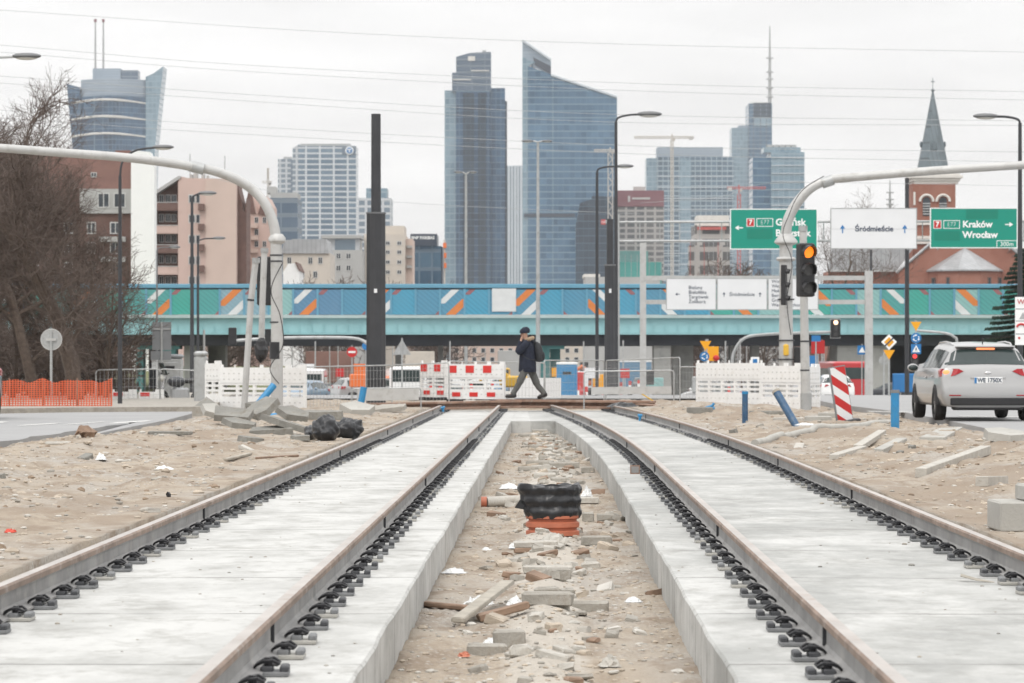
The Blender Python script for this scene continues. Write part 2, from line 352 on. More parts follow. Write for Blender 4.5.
# ---------------------------------------------------------------- ground
def hsh(ix, iy, sd): 
    v = np.sin(ix*127.1+iy*311.7+sd*74.7)*43758.5453; return v-np.floor(v)
def vn(x, y, sd=0):
    ix, iy = np.floor(x), np.floor(y); fx, fy = x-ix, y-iy; fx = fx*fx*(3-2*fx); fy = fy*fy*(3-2*fy)
    a, b, c, d = hsh(ix,iy,sd), hsh(ix+1,iy,sd), hsh(ix,iy+1,sd), hsh(ix+1,iy+1,sd)
    return (a*(1-fx)+b*fx)*(1-fy)+(c*(1-fx)+d*fx)*fy
def fb(x, y, sd=0, o=4):
    t = 0; a = .5
    for i in range(o): t = t+a*vn(x*2**i, y*2**i, sd+i); a *= .5
    return t
HEAPS = [(-6.3,45,.9,3.0,.10),(-6.9,30,1.2,3.0,.16),(-5.3,26,.9,1.4,.12),(-5.4,66,1.2,3.0,.16),(4.7,68,1.2,3.6,.14),(5.4,54,1.0,5,.09),(4.9,48,.9,3.5,.10),
         (6.2,38,1.0,5,.14),(5.1,33,.9,4,.13),(5.8,28,.8,3,.12),(4.2,24,.6,2.5,.07),(6.9,64,.7,5,.04),(4.5,76,1.5,3,.15),(-4.0,74,1.0,3,.14)]
def gh(t, y):                       # ground height; t, y arrays, t measured across the tracks
    z = np.zeros_like(y)
    a = np.clip((y-98)/127, 0, 1); z -= 1.9*a*a*(3-2*a)
    base = z.copy()
    rough = (fb(t*1.1, y*.5, 3)-.47)*.13+(fb(t*3.2, y*1.3, 9)-.47)*np.where(t > 0, .20, .13)+(fb(t*13, y*6, 19, 3)-.43)*.045
    side = np.where(t > 0, 1.0, 0.0)
    z = z-.05-np.where(np.abs(t) > 7.2, .13, 0)
    amp = np.clip((np.abs(t)-2.9)/.7, .25, 1)*np.clip((7.7-np.abs(t))/1.2, .25, 1)*np.where(y < 96, 1, .3)
    z = z+rough*amp
    for hx, hy, sx, sy, h in HEAPS: z += h*np.exp(-((t-hx)/sx)**2-((y-hy)/sy)**2)*(.75+.6*fb(t*2, y*1.4, 31))
    slab = (np.abs(t) < 2.93) & (y < 84.5)
    z = np.where(slab, -.50, z)
    tr = (np.abs(t) < .80) & (y < 70)
    zt = -.43+(fb(t*3, y*1.5, 5)-.47)*.07+(fb(t*12, y*7, 8, 3)-.43)*.05+.045*np.exp(-((t+.03)/.17)**2)*(.6+.8*vn(t*0+3, y*.9, 4))
    z = np.where(tr, zt, z)
    road = ((t < -7.55) & (y < 74)) | ((t > 7.1) & (y < 110)) | (y > 97)
    z = np.where(road, base-.12, z)
    return z
ts = [-.86,-.82]+list(np.linspace(-.78,.78,40))+[.82,.86]
ts += [2.0, 2.925, 2.935]+list(np.arange(2.99, 10, .07))
q = 10.2
while q < 9000: ts.append(q); q *= 1.12
ts += [-2.0,-2.925,-2.935]+list(-np.arange(2.99, 10, .07))
q = 10.2
while q < 9000: ts.append(-q); q *= 1.12
ts = np.array(sorted(ts)); ys = [-60,-20,0,3]; q = 6.0
while q < 100: ys.append(q); q *= 1.0052
while q < 12000: ys.append(q); q *= 1.06
ys = np.array(ys); TT, YY = np.meshgrid(ts, ys); ZZ = gh(TT, YY)
wt = np.where(TT > 0, np.where(TT < 4, np.clip(TT/.75, 0, 1), np.clip(1-(TT-4)/3, 0, 1)), 0)
XX = TT+.0109*np.clip(YY, -60, 400)+wt*(-.0005*np.clip(np.clip(YY, 0, 84)-35, 0, None)**2)
nx, ny = len(ts), len(ys)
vv = np.stack([XX, YY, ZZ], -1).reshape(-1, 3)
I, J = np.meshgrid(np.arange(nx-1), np.arange(ny-1)); k0 = (J*nx+I).ravel()
ff = np.stack([k0, k0+1, k0+nx+1, k0+nx], -1)
me = bpy.data.meshes.new('ground'); me.vertices.add(len(vv)); me.vertices.foreach_set('co', vv.ravel())
me.loops.add(ff.size); me.loops.foreach_set('vertex_index', ff.ravel()); me.polygons.add(len(ff)); me.polygons.foreach_set('loop_start', np.arange(len(ff))*4)
me.polygons.foreach_set('use_smooth', np.ones(len(ff), bool)); me.update(calc_edges=True)
m, nt, b, tc = newmat('sand and gravel')
big = noise(nt, scaled(nt, tc, (1,.5,1)), .7, 6); mid = noise(nt, scaled(nt, tc, (1,.6,1)), 3.2, 6, .65); fine = noise(nt, tc, 45, 5, .7)
c = mixc(nt, ramp(nt, big, .42, .62), (.385,.325,.255), (.385,.355,.315))
c = mixc(nt, ramp(nt, mid, .47, .66), c, (.235,.18,.13))
vo = N(nt, 'ShaderNodeTexVoronoi'); vo.inputs['Scale'].default_value = 26; nt.links.new(tc, vo.inputs['Vector'])
peb = mth(nt, 'MULTIPLY', ramp(nt, vo.outputs['Distance'], .42, .25), ramp(nt, noise(nt, tc, 1.1, 4), .42, .6))
sc_ = N(nt, 'ShaderNodeSeparateColor'); nt.links.new(vo.outputs['Color'], sc_.inputs[0])
c = mixc(nt, mth(nt, 'MULTIPLY', peb, .75), c, mixc(nt, sc_.outputs[0], (.22,.19,.17), (.62,.59,.54)))
s = N(nt, 'ShaderNodeSeparateXYZ'); nt.links.new(tc, s.inputs[0])
tt = mth(nt, 'ABSOLUTE', mth(nt, 'SUBTRACT', s.outputs[0], mth(nt, 'MULTIPLY', s.outputs[1], .0109)))
ctr = mth(nt, 'MULTIPLY', ramp(nt, mth(nt, 'ADD', tt, mth(nt, 'MULTIPLY', mid, .12)), .30, .24), mth(nt, 'LESS_THAN', s.outputs[1], 70))
wide = mth(nt, 'MULTIPLY', mth(nt, 'GREATER_THAN', tt, 2.95), ramp(nt, mth(nt, 'ADD', noise(nt, scaled(nt, tc, (1,.35,1)), .75, 8, .62), mth(nt, 'MULTIPLY', mth(nt, 'GREATER_THAN', s.outputs[0], 0.0), .05)), .50, .60))
c = mixc(nt, mth(nt, 'MULTIPLY', wide, .75), c, (.265,.205,.15))
c = mixc(nt, mth(nt, 'MULTIPLY', ctr, .8), c, (.50,.465,.41))
c = mixc(nt, mth(nt, 'MULTIPLY', ramp(nt, fine, .35, .65), .30), c, (.24,.195,.155))
c = mixc(nt, ramp(nt, s.outputs[1], 95, 110), c, (.20,.19,.175))
nt.links.new(c, b.inputs['Base Color']); b.inputs['Roughness'].default_value = .95
bump(nt, b, mth(nt, 'ADD', mth(nt, 'MULTIPLY', fine, .6), mth(nt, 'ADD', mth(nt, 'MULTIPLY', peb, .8), mid)), .55, .035)
me.materials.append(m); tag(link('ground', me), kind='structure')
def gz(x, y):                       # ground height at a world spot
    t = x-.0109*y
    if t > 0:
        for _ in range(4): t = x-(tx(t, y)-t)
    return float(gh(np.array([t]), np.array([float(y)]))[0])
# ---------------------------------------------------------------- concrete track slabs
m, nt, b, tc = newmat('slab concrete')
st = noise(nt, scaled(nt, tc, (1.2, .6, 1)), 1.4, 12, .70); st2 = noise(nt, scaled(nt, tc, (1.1, .8, 1)), 3.4, 12, .72)
s = N(nt, 'ShaderNodeSeparateXYZ'); nt.links.new(tc, s.inputs[0])
c = mixc(nt, ramp(nt, st, .44, .66), (.515,.515,.50), (.37,.37,.355))
c = mixc(nt, mth(nt, 'MULTIPLY', ramp(nt, st2, .50, .66), .75), c, (.285,.28,.26))
gx = mth(nt, 'GREATER_THAN', s.outputs[0], 0.4)
c = mixc(nt, mth(nt, 'MULTIPLY', mth(nt, 'MULTIPLY', gx, ramp(nt, noise(nt, scaled(nt, tc, (.9, .55, 1)), 1.5, 12, .70), .38, .60)), .62), c, (.235,.24,.23))
yy = mth(nt, 'ADD', s.outputs[1], mth(nt, 'MULTIPLY', noise(nt, scaled(nt, tc, (1,.1,1)), .8, 3), .18))
jn = mth(nt, 'LESS_THAN', mth(nt, 'FRACT', mth(nt, 'DIVIDE', yy, 2.7)), .017)
jn = mth(nt, 'MULTIPLY', jn, ramp(nt, noise(nt, tc, 1.6, 3), .30, .52))
jv = mth(nt, 'LESS_THAN', s.outputs[2], -.175)
fj = mth(nt, 'MULTIPLY', mth(nt, 'LESS_THAN', mth(nt, 'FRACT', mth(nt, 'DIVIDE', s.outputs[1], .62)), .03), jv)
c = mixc(nt, mth(nt, 'MULTIPLY', mth(nt, 'MAXIMUM', jn, fj), .75), c, (.15,.145,.135))
sp_ = ramp(nt, noise(nt, tc, 22, 4, .6), .70, .76)
c = mixc(nt, mth(nt, 'MULTIPLY', sp_, .7), c, (.20,.18,.155))
nt.links.new(c, b.inputs['Base Color']); b.inputs['Roughness'].default_value = .85
bump(nt, b, mth(nt, 'SUBTRACT', noise(nt, tc, 9, 4, .5), jn), .3, .012)
MT['slab concrete'] = m
ZS = -.17
def slab(t0, t1, y0, y1, name, inner):      # a long cast slab with a slightly wavy shuttered inner edge
    g = M(); yl = list(np.arange(y0, y1+.01, .31)); rg = random.Random(int(t0*10)+50); jit = 0; n = 8; hh = 0
    for k, y in enumerate(yl):
        if k % 2 == 0: jit = rg.uniform(-.007, .007); hh = rg.uniform(-.003, .003)
        row = []
        for i in range(n):
            t = t0+(t1-t0)*i/(n-1); z = ZS+rg.uniform(-.0006, .0006)
            if i == 0 and inner < 0 or i == n-1 and inner > 0: pass
            row.append([t, z])
        e = 0 if inner < 0 else n-1; d = 1 if inner > 0 else -1; te = row[e][0]+jit
        prof = [(te, -.6), (te, ZS-.012+hh), (te-d*.012, ZS)]
        pts = [(r[0], r[1]) for r in (row[:-1] if inner > 0 else row[1:])]
        pts = pts+[(p[0], p[1]) for p in reversed(prof)] if inner > 0 else prof+pts
        o = pts[0] if inner > 0 else pts[-1]
        pts = [(o[0], -.6)]+pts if inner > 0 else pts+[(o[0], -.6)]
        g.v += [(tx(t, y), y, z) for t, z in pts]
    L = len(pts)
    for k in range(len(yl)-1):
        for i in range(L-1): g.f.append((k*L+i, k*L+i+1, (k+1)*L+i+1, (k+1)*L+i)); g.m.append(0)
    g.f += [tuple(range(L-1,-1,-1)), tuple((len(yl)-1)*L+i for i in range(L))]; g.m += [0, 0]
    struct(name, g, 'slab concrete')
slab(-2.92, -.77, 3.0, 84.0, 'track_slab_left', 1)
slab(.75, 2.92, 3.0, 84.0, 'track_slab_right', -1)
g = M(); yl = np.arange(68.9, 84.01, .5)
for y in yl: g.v += [(tx(-.775, y, False), y, -.6), (tx(-.775, y, False), y, ZS-.003), (tx(.76, y), y, ZS-.003), (tx(.76, y), y, -.6)]
for k in range(len(yl)-1):
    for i in range(3): g.f.append((k*4+i, k*4+i+1, (k+1)*4+i+1, (k+1)*4+i)); g.m.append(0)
g.f.append((0,1,2,3)); g.m.append(0)
struct('track_slab_end', g, 'slab concrete')
# ---------------------------------------------------------------- roads
m, nt, b, tc = newmat('asphalt')
n1 = noise(nt, tc, .5, 5); n2 = noise(nt, tc, 60, 3)
c = mixc(nt, ramp(nt, n1, .35, .7), (.33,.33,.33), (.28,.28,.285)); c = mixc(nt, mth(nt, 'MULTIPLY', n2, .4), c, (.26,.26,.255))
nt.links.new(c, b.inputs['Base Color']); b.inputs['Roughness'].default_value = .8; bump(nt, b, n2, .3, .01); MT['asphalt'] = m
defm('road paint', (.62,.62,.60), .8, 0, .1, 3)
defm('kerb stone', (.42,.41,.38), .9, 0, .12, 2)
def sheet(pts, z=.006, th=.15):
    g = M(); n = len(pts); g.v = [(x, y, z) for x, y in pts]+[(x, y, z-th) for x, y in pts]
    g.f = [tuple(range(n))]+[(i, i+n, (i+1)%n+n, (i+1)%n) for i in range(n)]; g.m = [0]*(n+1); return g
L0 = [(tx(-7.5,y,False)+.06*math.sin(y*1.7)+.04*math.sin(y*4.1), y) for y in range(3, 60, 1)]+[at(x, y, .006)[:2] for x, y in ((80,437),(130,427),(165,420.5),(192,413.5))]
far = [at(x, y, .006)[:2] for x, y in ((192,411.6),(110,412),(60,412.5),(0,413.6),(-80,416))]
struct('road_left', sheet(L0+far+[(-30, 50), (-30, 3)]), 'asphalt')
R0 = [(tx(7.0,y,False)+.06*math.sin(y*1.3)+.04*math.sin(y*3.7), y) for y in range(3, 47, 1)]+[at(x, y, .006)[:2] for x, y in ((985,428),(950,421),(905,412.5),(862,407.2),(838,404.5))]
struct('road_right', sheet([(45, 3), (45, 96)]+[(8.9, 96)]+list(reversed(R0))), 'asphalt')
g = M(); yl = [96.004]+list(range(98, 620, 6)); 
for y in yl: g.v += [(-22, y, g0(y)+.004), (-9 if y<110 else -4, y, g0(y)+.006), (50, y, g0(y)+.004)]
for k in range(len(yl)-1):
    for i in range(2): g.f.append((k*3+i, k*3+i+1, k*3+i+4, k*3+i+3)); g.m.append(0)
struct('junction_road', g, 'asphalt')
g = M()
def dash(ax, ay, bx, by, wz):
    a = at(ax, ay, .012); b_ = at(bx, by, .012)
    g.quad((a[0], a[1]-wz, .012), (b_[0], b_[1]-wz, .012), (b_[0], b_[1]+wz, .012), (a[0], a[1]+wz, .012))
for d in ((20,425.4,58,423.2,.55),(66,424.4,104,421.6,.5),(112,423,150,420.6,.75),(-30,421,6,422.2,.4)): dash(*d)
for d in ((868,411.2,920,412.4,.35),(960,416,1024,417,.3)): dash(*d)
g.quad(*[(x, y, .012) for x, y in ((12.2,30),(12.35,30),(12.6,58),(12.45,58))])
struct('road_markings', g, 'road paint')
# ---------------------------------------------------------------- rails and their fasteners
def rail_profile():                        # (offset, height) round the section, head at z = 0
    p = [(-.075,-.16),(.075,-.16),(.075,-.15),(.02,-.135),(.009,-.12),(.009,-.048),(.034,-.038),(.036,-.010),(.026,0),(-.026,0),(-.036,-.010),(-.034,-.038),(-.009,-.048),(-.009,-.12),(-.02,-.135),(-.075,-.15)]
    return p
fg = M()                                   # plate, shoulder, spring clip and bolt, pointing away from the rail along +x
fg.cham((.085,0,-.158), (.29,.17,.022), .004, mi=1)
fg.cham((.105,0,-.138), (.07,.13,.03), .006)
fg.cham((.205,0,-.135), (.05,.14,.035), .008)
fg.v = [(v[0]*.72+.012, v[1]*.9, -.169+(v[2]+.169)*.85) for v in fg.v]
fp = fg.mesh('fastener_plate', ['fastener','fastener pad'])
fps = [fp, fg.mesh('fastener_plate', ['fastener pad','old concrete'])]
cg = M()
for s_ in (-1, 1):
    cg.tube([(.035,s_*.012,-.128),(.05,s_*.045,-.115),(.09,s_*.068,-.098),(.14,s_*.066,-.092),(.175,s_*.045,-.11),(.165,s_*.016,-.118),(.10,s_*.014,-.112)], .0085, 6)
cg.tube([(.115,0,-.12),(.115,0,-.084)], .019, 6); cg.tube([(.115,0,-.125),(.115,0,-.104)], .03, 8)
cg.v = [(v[0]*.72+.012, v[1]*.9, -.169+(v[2]+.169)*.85) for v in cg.v]
fc = cg.mesh('spring_clip', ['clip steel'], True)
def rail(t, side, label, n_y0):
    root = T('tram_rail', label, 'tram rail', (tx(t, 6), 6, 0), group='rails of the two tram tracks')
    rg0 = random.Random(int(t*100)+777); g = M(); yl = [3.2]+list(np.arange(4, 84.5, 1.0)); pr = rail_profile(); L = len(pr)
    for y in yl: g.v += [(tx(t, y)+a-root.location.x, y-6, z) for a, z in pr]
    for k in range(len(yl)-1):
        for i in range(L): g.f.append((k*L+i, k*L+(i+1)%L, (k+1)*L+(i+1)%L, (k+1)*L+i)); g.m.append(1 if i == 8 else (3 if 5 < i < 11 else 0))
    g.f += [tuple(range(L-1,-1,-1)), tuple((len(yl)-1)*L+i for i in range(L))]; g.m += [0, 0]
    for y in np.cumsum([n_y0+rg0.uniform(2,9)]+[rg0.uniform(8,17) for _ in range(5)]): g.box((tx(t, y)+side*.016-root.location.x, y-6, -.085), (.018,.018,.09), mi=2)
    part('rail_body', g, ['rail side','rail top','black steel','rail edge'], root)
    y = n_y0; k = 0; rest = M(); rg = random.Random(int(t*100)+900)
    while y < 83:
        x = tx(t, y)
        if k < 100:
            o = link('fastener', fps[rg.choice((0,0,0,1))], root, (x-root.location.x+rg.uniform(-.006,.006), y-6+rg.uniform(-.015,.015), 0)); o.rotation_euler = (0,0,(0 if side > 0 else math.pi)+rg.uniform(-.03,.03))
            if k < 60: link('spring_clip', fc, o)
        else: rest.box((x+side*.11-root.location.x, y-6, -.13), (.2,.16,.05))
        y += .74; k += 1
    part('fasteners_far', rest, 'fastener', root, kind='stuff') if rest.v else None
rail(-2.70, 1, 'leftmost tram rail, pale dusty head, running beside the sand at the left', 6.1)
rail(-1.22, 1, 'second rail from the left, rusty brown head, inner rail of the left track', 6.3)
rail(1.22, -1, 'inner rail of the right track, beside the trench, rusty head', 6.2)
rail(2.75, -1, 'rightmost tram rail, running beside the heaped earth at the right', 6.4)
# ---------------------------------------------------------------- the trench: pavers, boards, film, pipe
def RZ(a, b=0, c=0): return Matrix.Rotation(a, 3, 'Z') @ Matrix.Rotation(b, 3, 'Y') @ Matrix.Rotation(c, 3, 'X')
def ats(px, py, it=6):                     # where a pixel meets the ground
    z = -.1
    for _ in range(it): p = at(px, py, z); z = gz(p[0], p[1])
    return (p[0], p[1], z)
BR = 'loose paving bricks in the trench between the tracks'
def lump(name, px, py, wpx, d, h, m, label, cat, group=None, rz=0, ry=0, rx=0, lift=0.0, jit=.006, ch=.012):
    x, y, z = ats(px, py); w_ = wpx*y/F; rg = random.Random(px*7+py)
    g = M().cham((0,0,h/2-.01), (w_/max(.5,math.cos(rz)), d, h), ch, RZ(rz, ry, rx), jit=jit, rg=rg)
    return solo(name, g, m, label, cat, (x, y+d/2, z+lift), group=group)
bricks = [
 (487,656,40,.10,.07,'paver','weathered grey paver lying nearest the camera in the trench, chipped at its right end',-.10),
 (520,656,22,.11,.06,'pale paver','short pale paver butted against the nearest weathered grey paver',-.05),
 (509,646,31,.10,.10,'paver','upright grey paver leaning on a scrap of white film in the trench',.18),
 (548,605,50,.09,.08,'paver','long dark paver at the right of a slanting pair lying on the sand ridge',-.14),
 (590,612,38,.09,.08,'paver','brown stained paver ending the slanting pair at the right of the sand ridge',-.16),
 (547,597,25,.10,.07,'paver','square brown paver just behind the slanting pair on the sand ridge',0),
 (568,597,14,.10,.07,'paver','small stub of paver right of the square brown paver on the ridge',.1),
 (558,580,26,.10,.09,'paver','thick brick standing proud in front of a long flat paver',.02),
 (548,571,50,.10,.06,'pale paver','long flat pale paver behind the thick brick on the sand ridge',-.03),
 (591,569,18,.12,.06,'pale paver','pale rounded paver right of the long flat one',.05),
 (506,548,0,0,0,'','',0),
 (536,548,44,.12,.06,'pale paver','light paver half covered by film just in front of the drainage pipe',.04),
 (597,546,31,.12,.08,'paver','dark oblong paver right of the film in front of the drainage pipe',-.02),
 (589,523,0,0,0,'','',0),
 (608,522,22,.12,.07,'paver','brown paver beside the right wall of the trench level with the drainage pipe',0),
 (588,519,12,.12,.10,'paver','small square brick just right of the drainage pipe foot',0),
 (585,505,26,.18,.07,'pale paver','flat pale slab leaning behind the right side of the drainage pipe',.15),
 (503,509,0,0,0,'','',0),
 (530,471,24,.20,.07,'paver','stacked brown paver left of centre behind the drainage pipe',.05),
 (545,478,22,.20,.07,'pale paver','pale paver right behind the black wrap of the pipe',-.04),
 (560,482,18,.20,.06,'paver','small brown paver touching the back of the pipe wrap',.1),
 (540,466,26,.2,.07,'paver','dull paver in the middle of the scattered row beyond the pipe',-.2),
 (564,468,30,.2,.08,'paver','thick brown paver at the right of the scattered row beyond the pipe',.1),
 (588,472,13,.2,.09,'paver','single square brick close to the right trench wall beyond the pipe',0),
 (562,456,28,.25,.06,'pale paver','long pale paver pointing right beyond the scattered row',-.2),
 (570,460,10,.2,.08,'paver','tiny dark brick at the tip of the long pale paver',0),
 (535,450,14,.25,.10,'paver','reddish block of a pair standing near the far end of the trench',0),
 (543,450,9,.25,.10,'dark wood','narrow red brick in the pair near the far end of the trench',0),
 (550,448,8,.25,.09,'pale paver','small pale brick ending the pair near the far end of the trench',0),
 (531,436,26,.3,.07,'paver','flat paver near the far wall of the trench',.0),
 (545,440,20,.3,.06,'pale paver','pale paver right of the flat one near the far wall of the trench',-.1),
 (540,433,16,.3,.08,'paver','last dark paver against the far end wall of the trench',0),
 (556,438,12,.3,.05,'pale paver','low pale chip of paver right of the last dark paver',0)]
for px, py, w_, d, h, m_, lb, rz in bricks:
    if w_: lump('paving_brick', px, py, w_, d, h, m_, lb, 'paving brick', BR, rz)
lump('concrete_lump', 440, 553, 12, .12, .10, 'old concrete', 'small angular concrete lump near the left trench wall', 'concrete lump')
def board(px0, py0, px1, py1, w_, h, m, label, z0=0, z1=0, name='wooden_board', cat='board', group=None):
    a = Vector(ats(px0, py0)); b = Vector(ats(px1, py1)); a.z += z0+h/2; b.z += z1+h/2
    d = b-a; q = d.to_track_quat('X', 'Z').to_matrix(); L = d.length
    g = M().cham((0,0,0), (L, w_, h), .006, q, jit=.003, rg=random.Random(px0))
    return solo(name, g, m, label, cat, tuple((a+b)/2), group=group)
board(458,626,508,603,.085,.03,'wood','pale sawn board lying askew over two brown boards in the trench',.02,.12)
board(424,606,470,613,.09,.03,'dark wood','brown board at the left of the board pile in the trench',.0,.02)
board(478,621,528,613,.10,.04,'dark wood','brown board at the right of the board pile, under the pale one',.0,.03)
def film(px, py, wpx, d, h, m, label, seed, name='plastic_film', cat='plastic film', z=0.0):
    x, y, z0 = ats(px, py); w_ = wpx*y/F; rg = random.Random(seed); g = M(); n = 11
    hs = [[0]*n for _ in range(n)]
    for j in range(n):
        for i in range(n):
            u, v = i/(n-1)*2-1, j/(n-1)*2-1; r = min(1, (u*u+v*v)); e = rg.uniform(.4,1)
            g.v.append((u*w_/2*(1-.25*rg.random()*r)+rg.uniform(-.01,.01), v*d/2*(1-.25*rg.random()*r), max(-.02, h*(1-r)*e+.004)))
    for j in range(n-1):
        for i in range(n-1): g.f.append((j*n+i, j*n+i+1, (j+1)*n+i+1, (j+1)*n+i)); g.m.append(0)
    return solo(name, g, m, label, cat, (x, y+d/2, z0+z))
FW = 'white film'
film(478,607,36,.22,.07,FW,'crumpled white plastic film behind the left end of the board pile',1)
film(515,606,18,.18,.06,FW,'crumpled white plastic film sticking out right of the pale board',2)
film(492,648,24,.16,.05,FW,'scrap of white film under the leaning grey paver',3)
film(407,553,16,.14,.07,FW,'bright white rag beside the small concrete lump',4) if False else film(515,549,14,.14,.06,FW,'bright white rag beside the small concrete lump left of the pipe',4)
film(486,551,13,.12,.03,FW,'small torn white scrap alone near the left wall of the trench',5)
film(454,574,28,.2,.04,FW,'dirty pale film lying against the left trench wall',6)
film(634,603,18,.15,.04,FW,'white scrap of film on the gravel near the right trench wall',7)
film(555,545,36,.25,.10,'pale paver','dusty cloth sheet heaped at the foot of the drainage pipe',8,'cloth_sheet','cloth')
film(587,497,12,.2,.14,FW,'white crumpled bag just right behind the drainage pipe',9,'plastic_bag','plastic bag')
film(509,489,22,.3,.08,FW,'pale film folded over pavers left of the pipe wrap',10)
film(610,668,24,.14,.06,'pale paver','pale flat stone lump near the right corner of the trench',11,'flat_stone','stone')
film(464,660,12,.1,.03,'orange pipe','rust orange scrap lying near the left trench wall',12,'orange_scrap','scrap')
# grey pipe stub left of the wrapped pipe
a = Vector(ats(481,508)); b_ = Vector(ats(527,506)); c0 = (a+b_)/2; r_ = .055
rt = T('conduit_pipe', 'pale grey conduit lying across the trench with an orange left tip', 'pipe', (c0.x, c0.y+.1, c0.z+r_))
part('conduit', M().tube([a-c0+Vector((.06,0,0)), b_-c0], r_, 12), 'pale paver', rt, True)
part('orange_tip', M().tube([a-c0, a-c0+Vector((.06,0,0))], r_*1.05, 12), 'orange plastic' if 'orange plastic' in MT else 'orange pipe', rt, True)
# drainage shaft pipe: corrugated orange ribs below, black film wrapped over the top
x, y, z = ats(553,532); rr = 27*y/F
rt = T('drainage_pipe', 'upright orange corrugated drainage pipe with its top wrapped in black film', 'pipe', (x, y+rr, z-.03))
rings = []; k = 0
for i in range(15):
    zz = i*.0125; rings.append((0,0,zz, rr*(1 if (i%6) < 4 else .90)*(1-.02*(i%3 == 1)*0), rr*(1 if (i%6) < 4 else .90)))
part('corrugated_pipe', M().ell(rings, 40), 'orange pipe', rt, True)
g = M(); seg = 64; rg = random.Random(5); nz = 15; H = .22; Z0 = .145
for i in range(nz):
    zz = Z0+i/(nz-1)*(.44-Z0)
    for k in range(seg):
        th = 2*math.pi*k/seg; rib = .010*math.cos(zz*62)
        wr = .006*math.sin(3*th+7*zz)+.005*math.sin(9*th-30*zz+1.3)+.005*math.sin(17*th+22*zz)+rg.uniform(-.002,.002)
        bul = .05*max(0, math.cos(th-math.pi*1.08))**4*(zz-Z0)/.2
        q = rr*(1.02+.0*zz)+rib+wr*(1 if i else .3)+bul
        g.v.append((q*math.cos(th), q*math.sin(th), zz+(.012*math.sin(2*th+1)+.010*math.sin(7*th) if i == nz-1 else 0)))
for k in range(seg): th = 2*math.pi*k/seg; g.v.append((rr*.86*math.cos(th), rr*.86*math.sin(th), .43+.01*math.sin(5*th)))
for k in range(seg): th = 2*math.pi*k/seg; g.v.append((rr*.80*math.cos(th), rr*.80*math.sin(th), .28))
for i in range(nz+1):
    for k in range(seg): g.f.append((i*seg+k, i*seg+(k+1)%seg, (i+1)*seg+(k+1)%seg, (i+1)*seg+k)); g.m.append(0)
part('film_wrap', g, 'black film', rt, True)
g = M(); ax = -rr*1.0                       # loose flap of the wrap hanging out to the left
g.v = [(ax+.04,-.03,.45),(ax-.02,-.06,.36),(ax-.10,-.05,.24),(ax+.01,-.07,.22),(ax+.05,-.10,.40),(ax+.05,.05,.24)]
g.f = [(0,1,4),(1,2,3),(1,3,4),(0,5,2,1)]; g.m = [0]*4
part('film_flap', g, 'black film', rt)
# broken bracket standing on the right slab
x, y, _ = at(635,474,ZS); g = M(); g.bb(-.055,.055,-.01,.01,0,.10); g.bb(-.042,.042,-.014,-.01,.015,.085, mi=1)
solo('rail_chair', g, ['rust','rail side'], 'rusty square steel bracket standing on the slab beside the right inner rail', 'bracket', (x, y, ZS))
x, y, _ = at(640,421,ZS); g = M().tube([(0,0,0),(0,0,.13)], .03, 10); g.tube([(-.05,0,.12),(.05,0,.12)], .03, 8)
solo('valve_cap', g, 'blue plastic', 'small blue valve cap standing on the far end of the right track slab', 'valve cap', (x, y, ZS), smooth=True)
x, y, _ = at(443,413,ZS); g = M().tube([(0,0,0),(0,0,.12)], .03, 10); g.tube([(-.06,0,.12),(.05,0,.15)], .03, 8)
solo('valve_cap', g, 'blue plastic', 'small blue cap at the far end of the left track, below the striped barrier', 'valve cap', (x, y, ZS), smooth=True)
x, y, z = ats(711,436); g = M().tube([(-.12,0,.03),(.02,0,.07),(.07,0,.13)], .03, 8); g.tube([(.0,0,.02),(.08,0,.02)], .04, 8)
solo('pipe_fitting', g, 'blue plastic', 'blue pipe fitting lying on the sand below the upright blue tube', 'pipe fitting', (x, y, z), smooth=True)
# small stones nobody could count
def stones(name, n, ar, zf, mats, smin, smax, seed):
    rg = random.Random(seed); g = M()
    ty = [ar(rg) for _ in range(n)]; zs = gh(np.array([a for a, _ in ty]), np.array([b_ for _, b_ in ty])) if zf is gz else [ZS]*n
    for (t, y), z in zip(ty, zs):
        x = tx(t, y); z = float(z); r = rg.uniform(smin, smax)*(1 if rg.random() < .93 else 2); k = 5
        a = rg.uniform(0,6); vs = []
        for j, (zz, q) in enumerate(((-.3,.8),(.35,1),(.8,.5))):
            for i in range(k): th = a+2*math.pi*i/k; p = q*rg.uniform(.75,1.15); vs.append((x+r*p*math.cos(th)*1.2, y+r*p*math.sin(th), z+r*zz*.8))
        fs = [(i+j*k, (i+1)%k+j*k, (i+1)%k+(j+1)*k, i+(j+1)*k) for j in range(2) for i in range(k)]+[tuple(range(2*k, 3*k))]
        g.add(vs, fs, rg.choice(range(len(mats))))
    return tag(link(name, g.mesh(name, mats)), kind='stuff')
stones('trench_gravel', 4200, lambda r: (r.uniform(-.74,.72), 10+55*r.random()**1.7), gz, ['sand stone','sand stone','pale stone','sand stone','paver'], .005, .017, 3)
stones('slope_gravel', 6500, lambda r: ((r.choice([-1,1]))*(2.98+4.2*r.random()**.9), 14+62*r.random()**1.6), gz, ['sand stone','sand stone','pale stone','paver'], .006, .026, 4)
stones('slab_crumbs', 220, lambda r: (r.choice([-1,1])*r.uniform(.8,2.6), 10+40*r.random()**1.6), lambda x, y: ZS, ['grey slab','wood','paver'], .004, .011, 5)
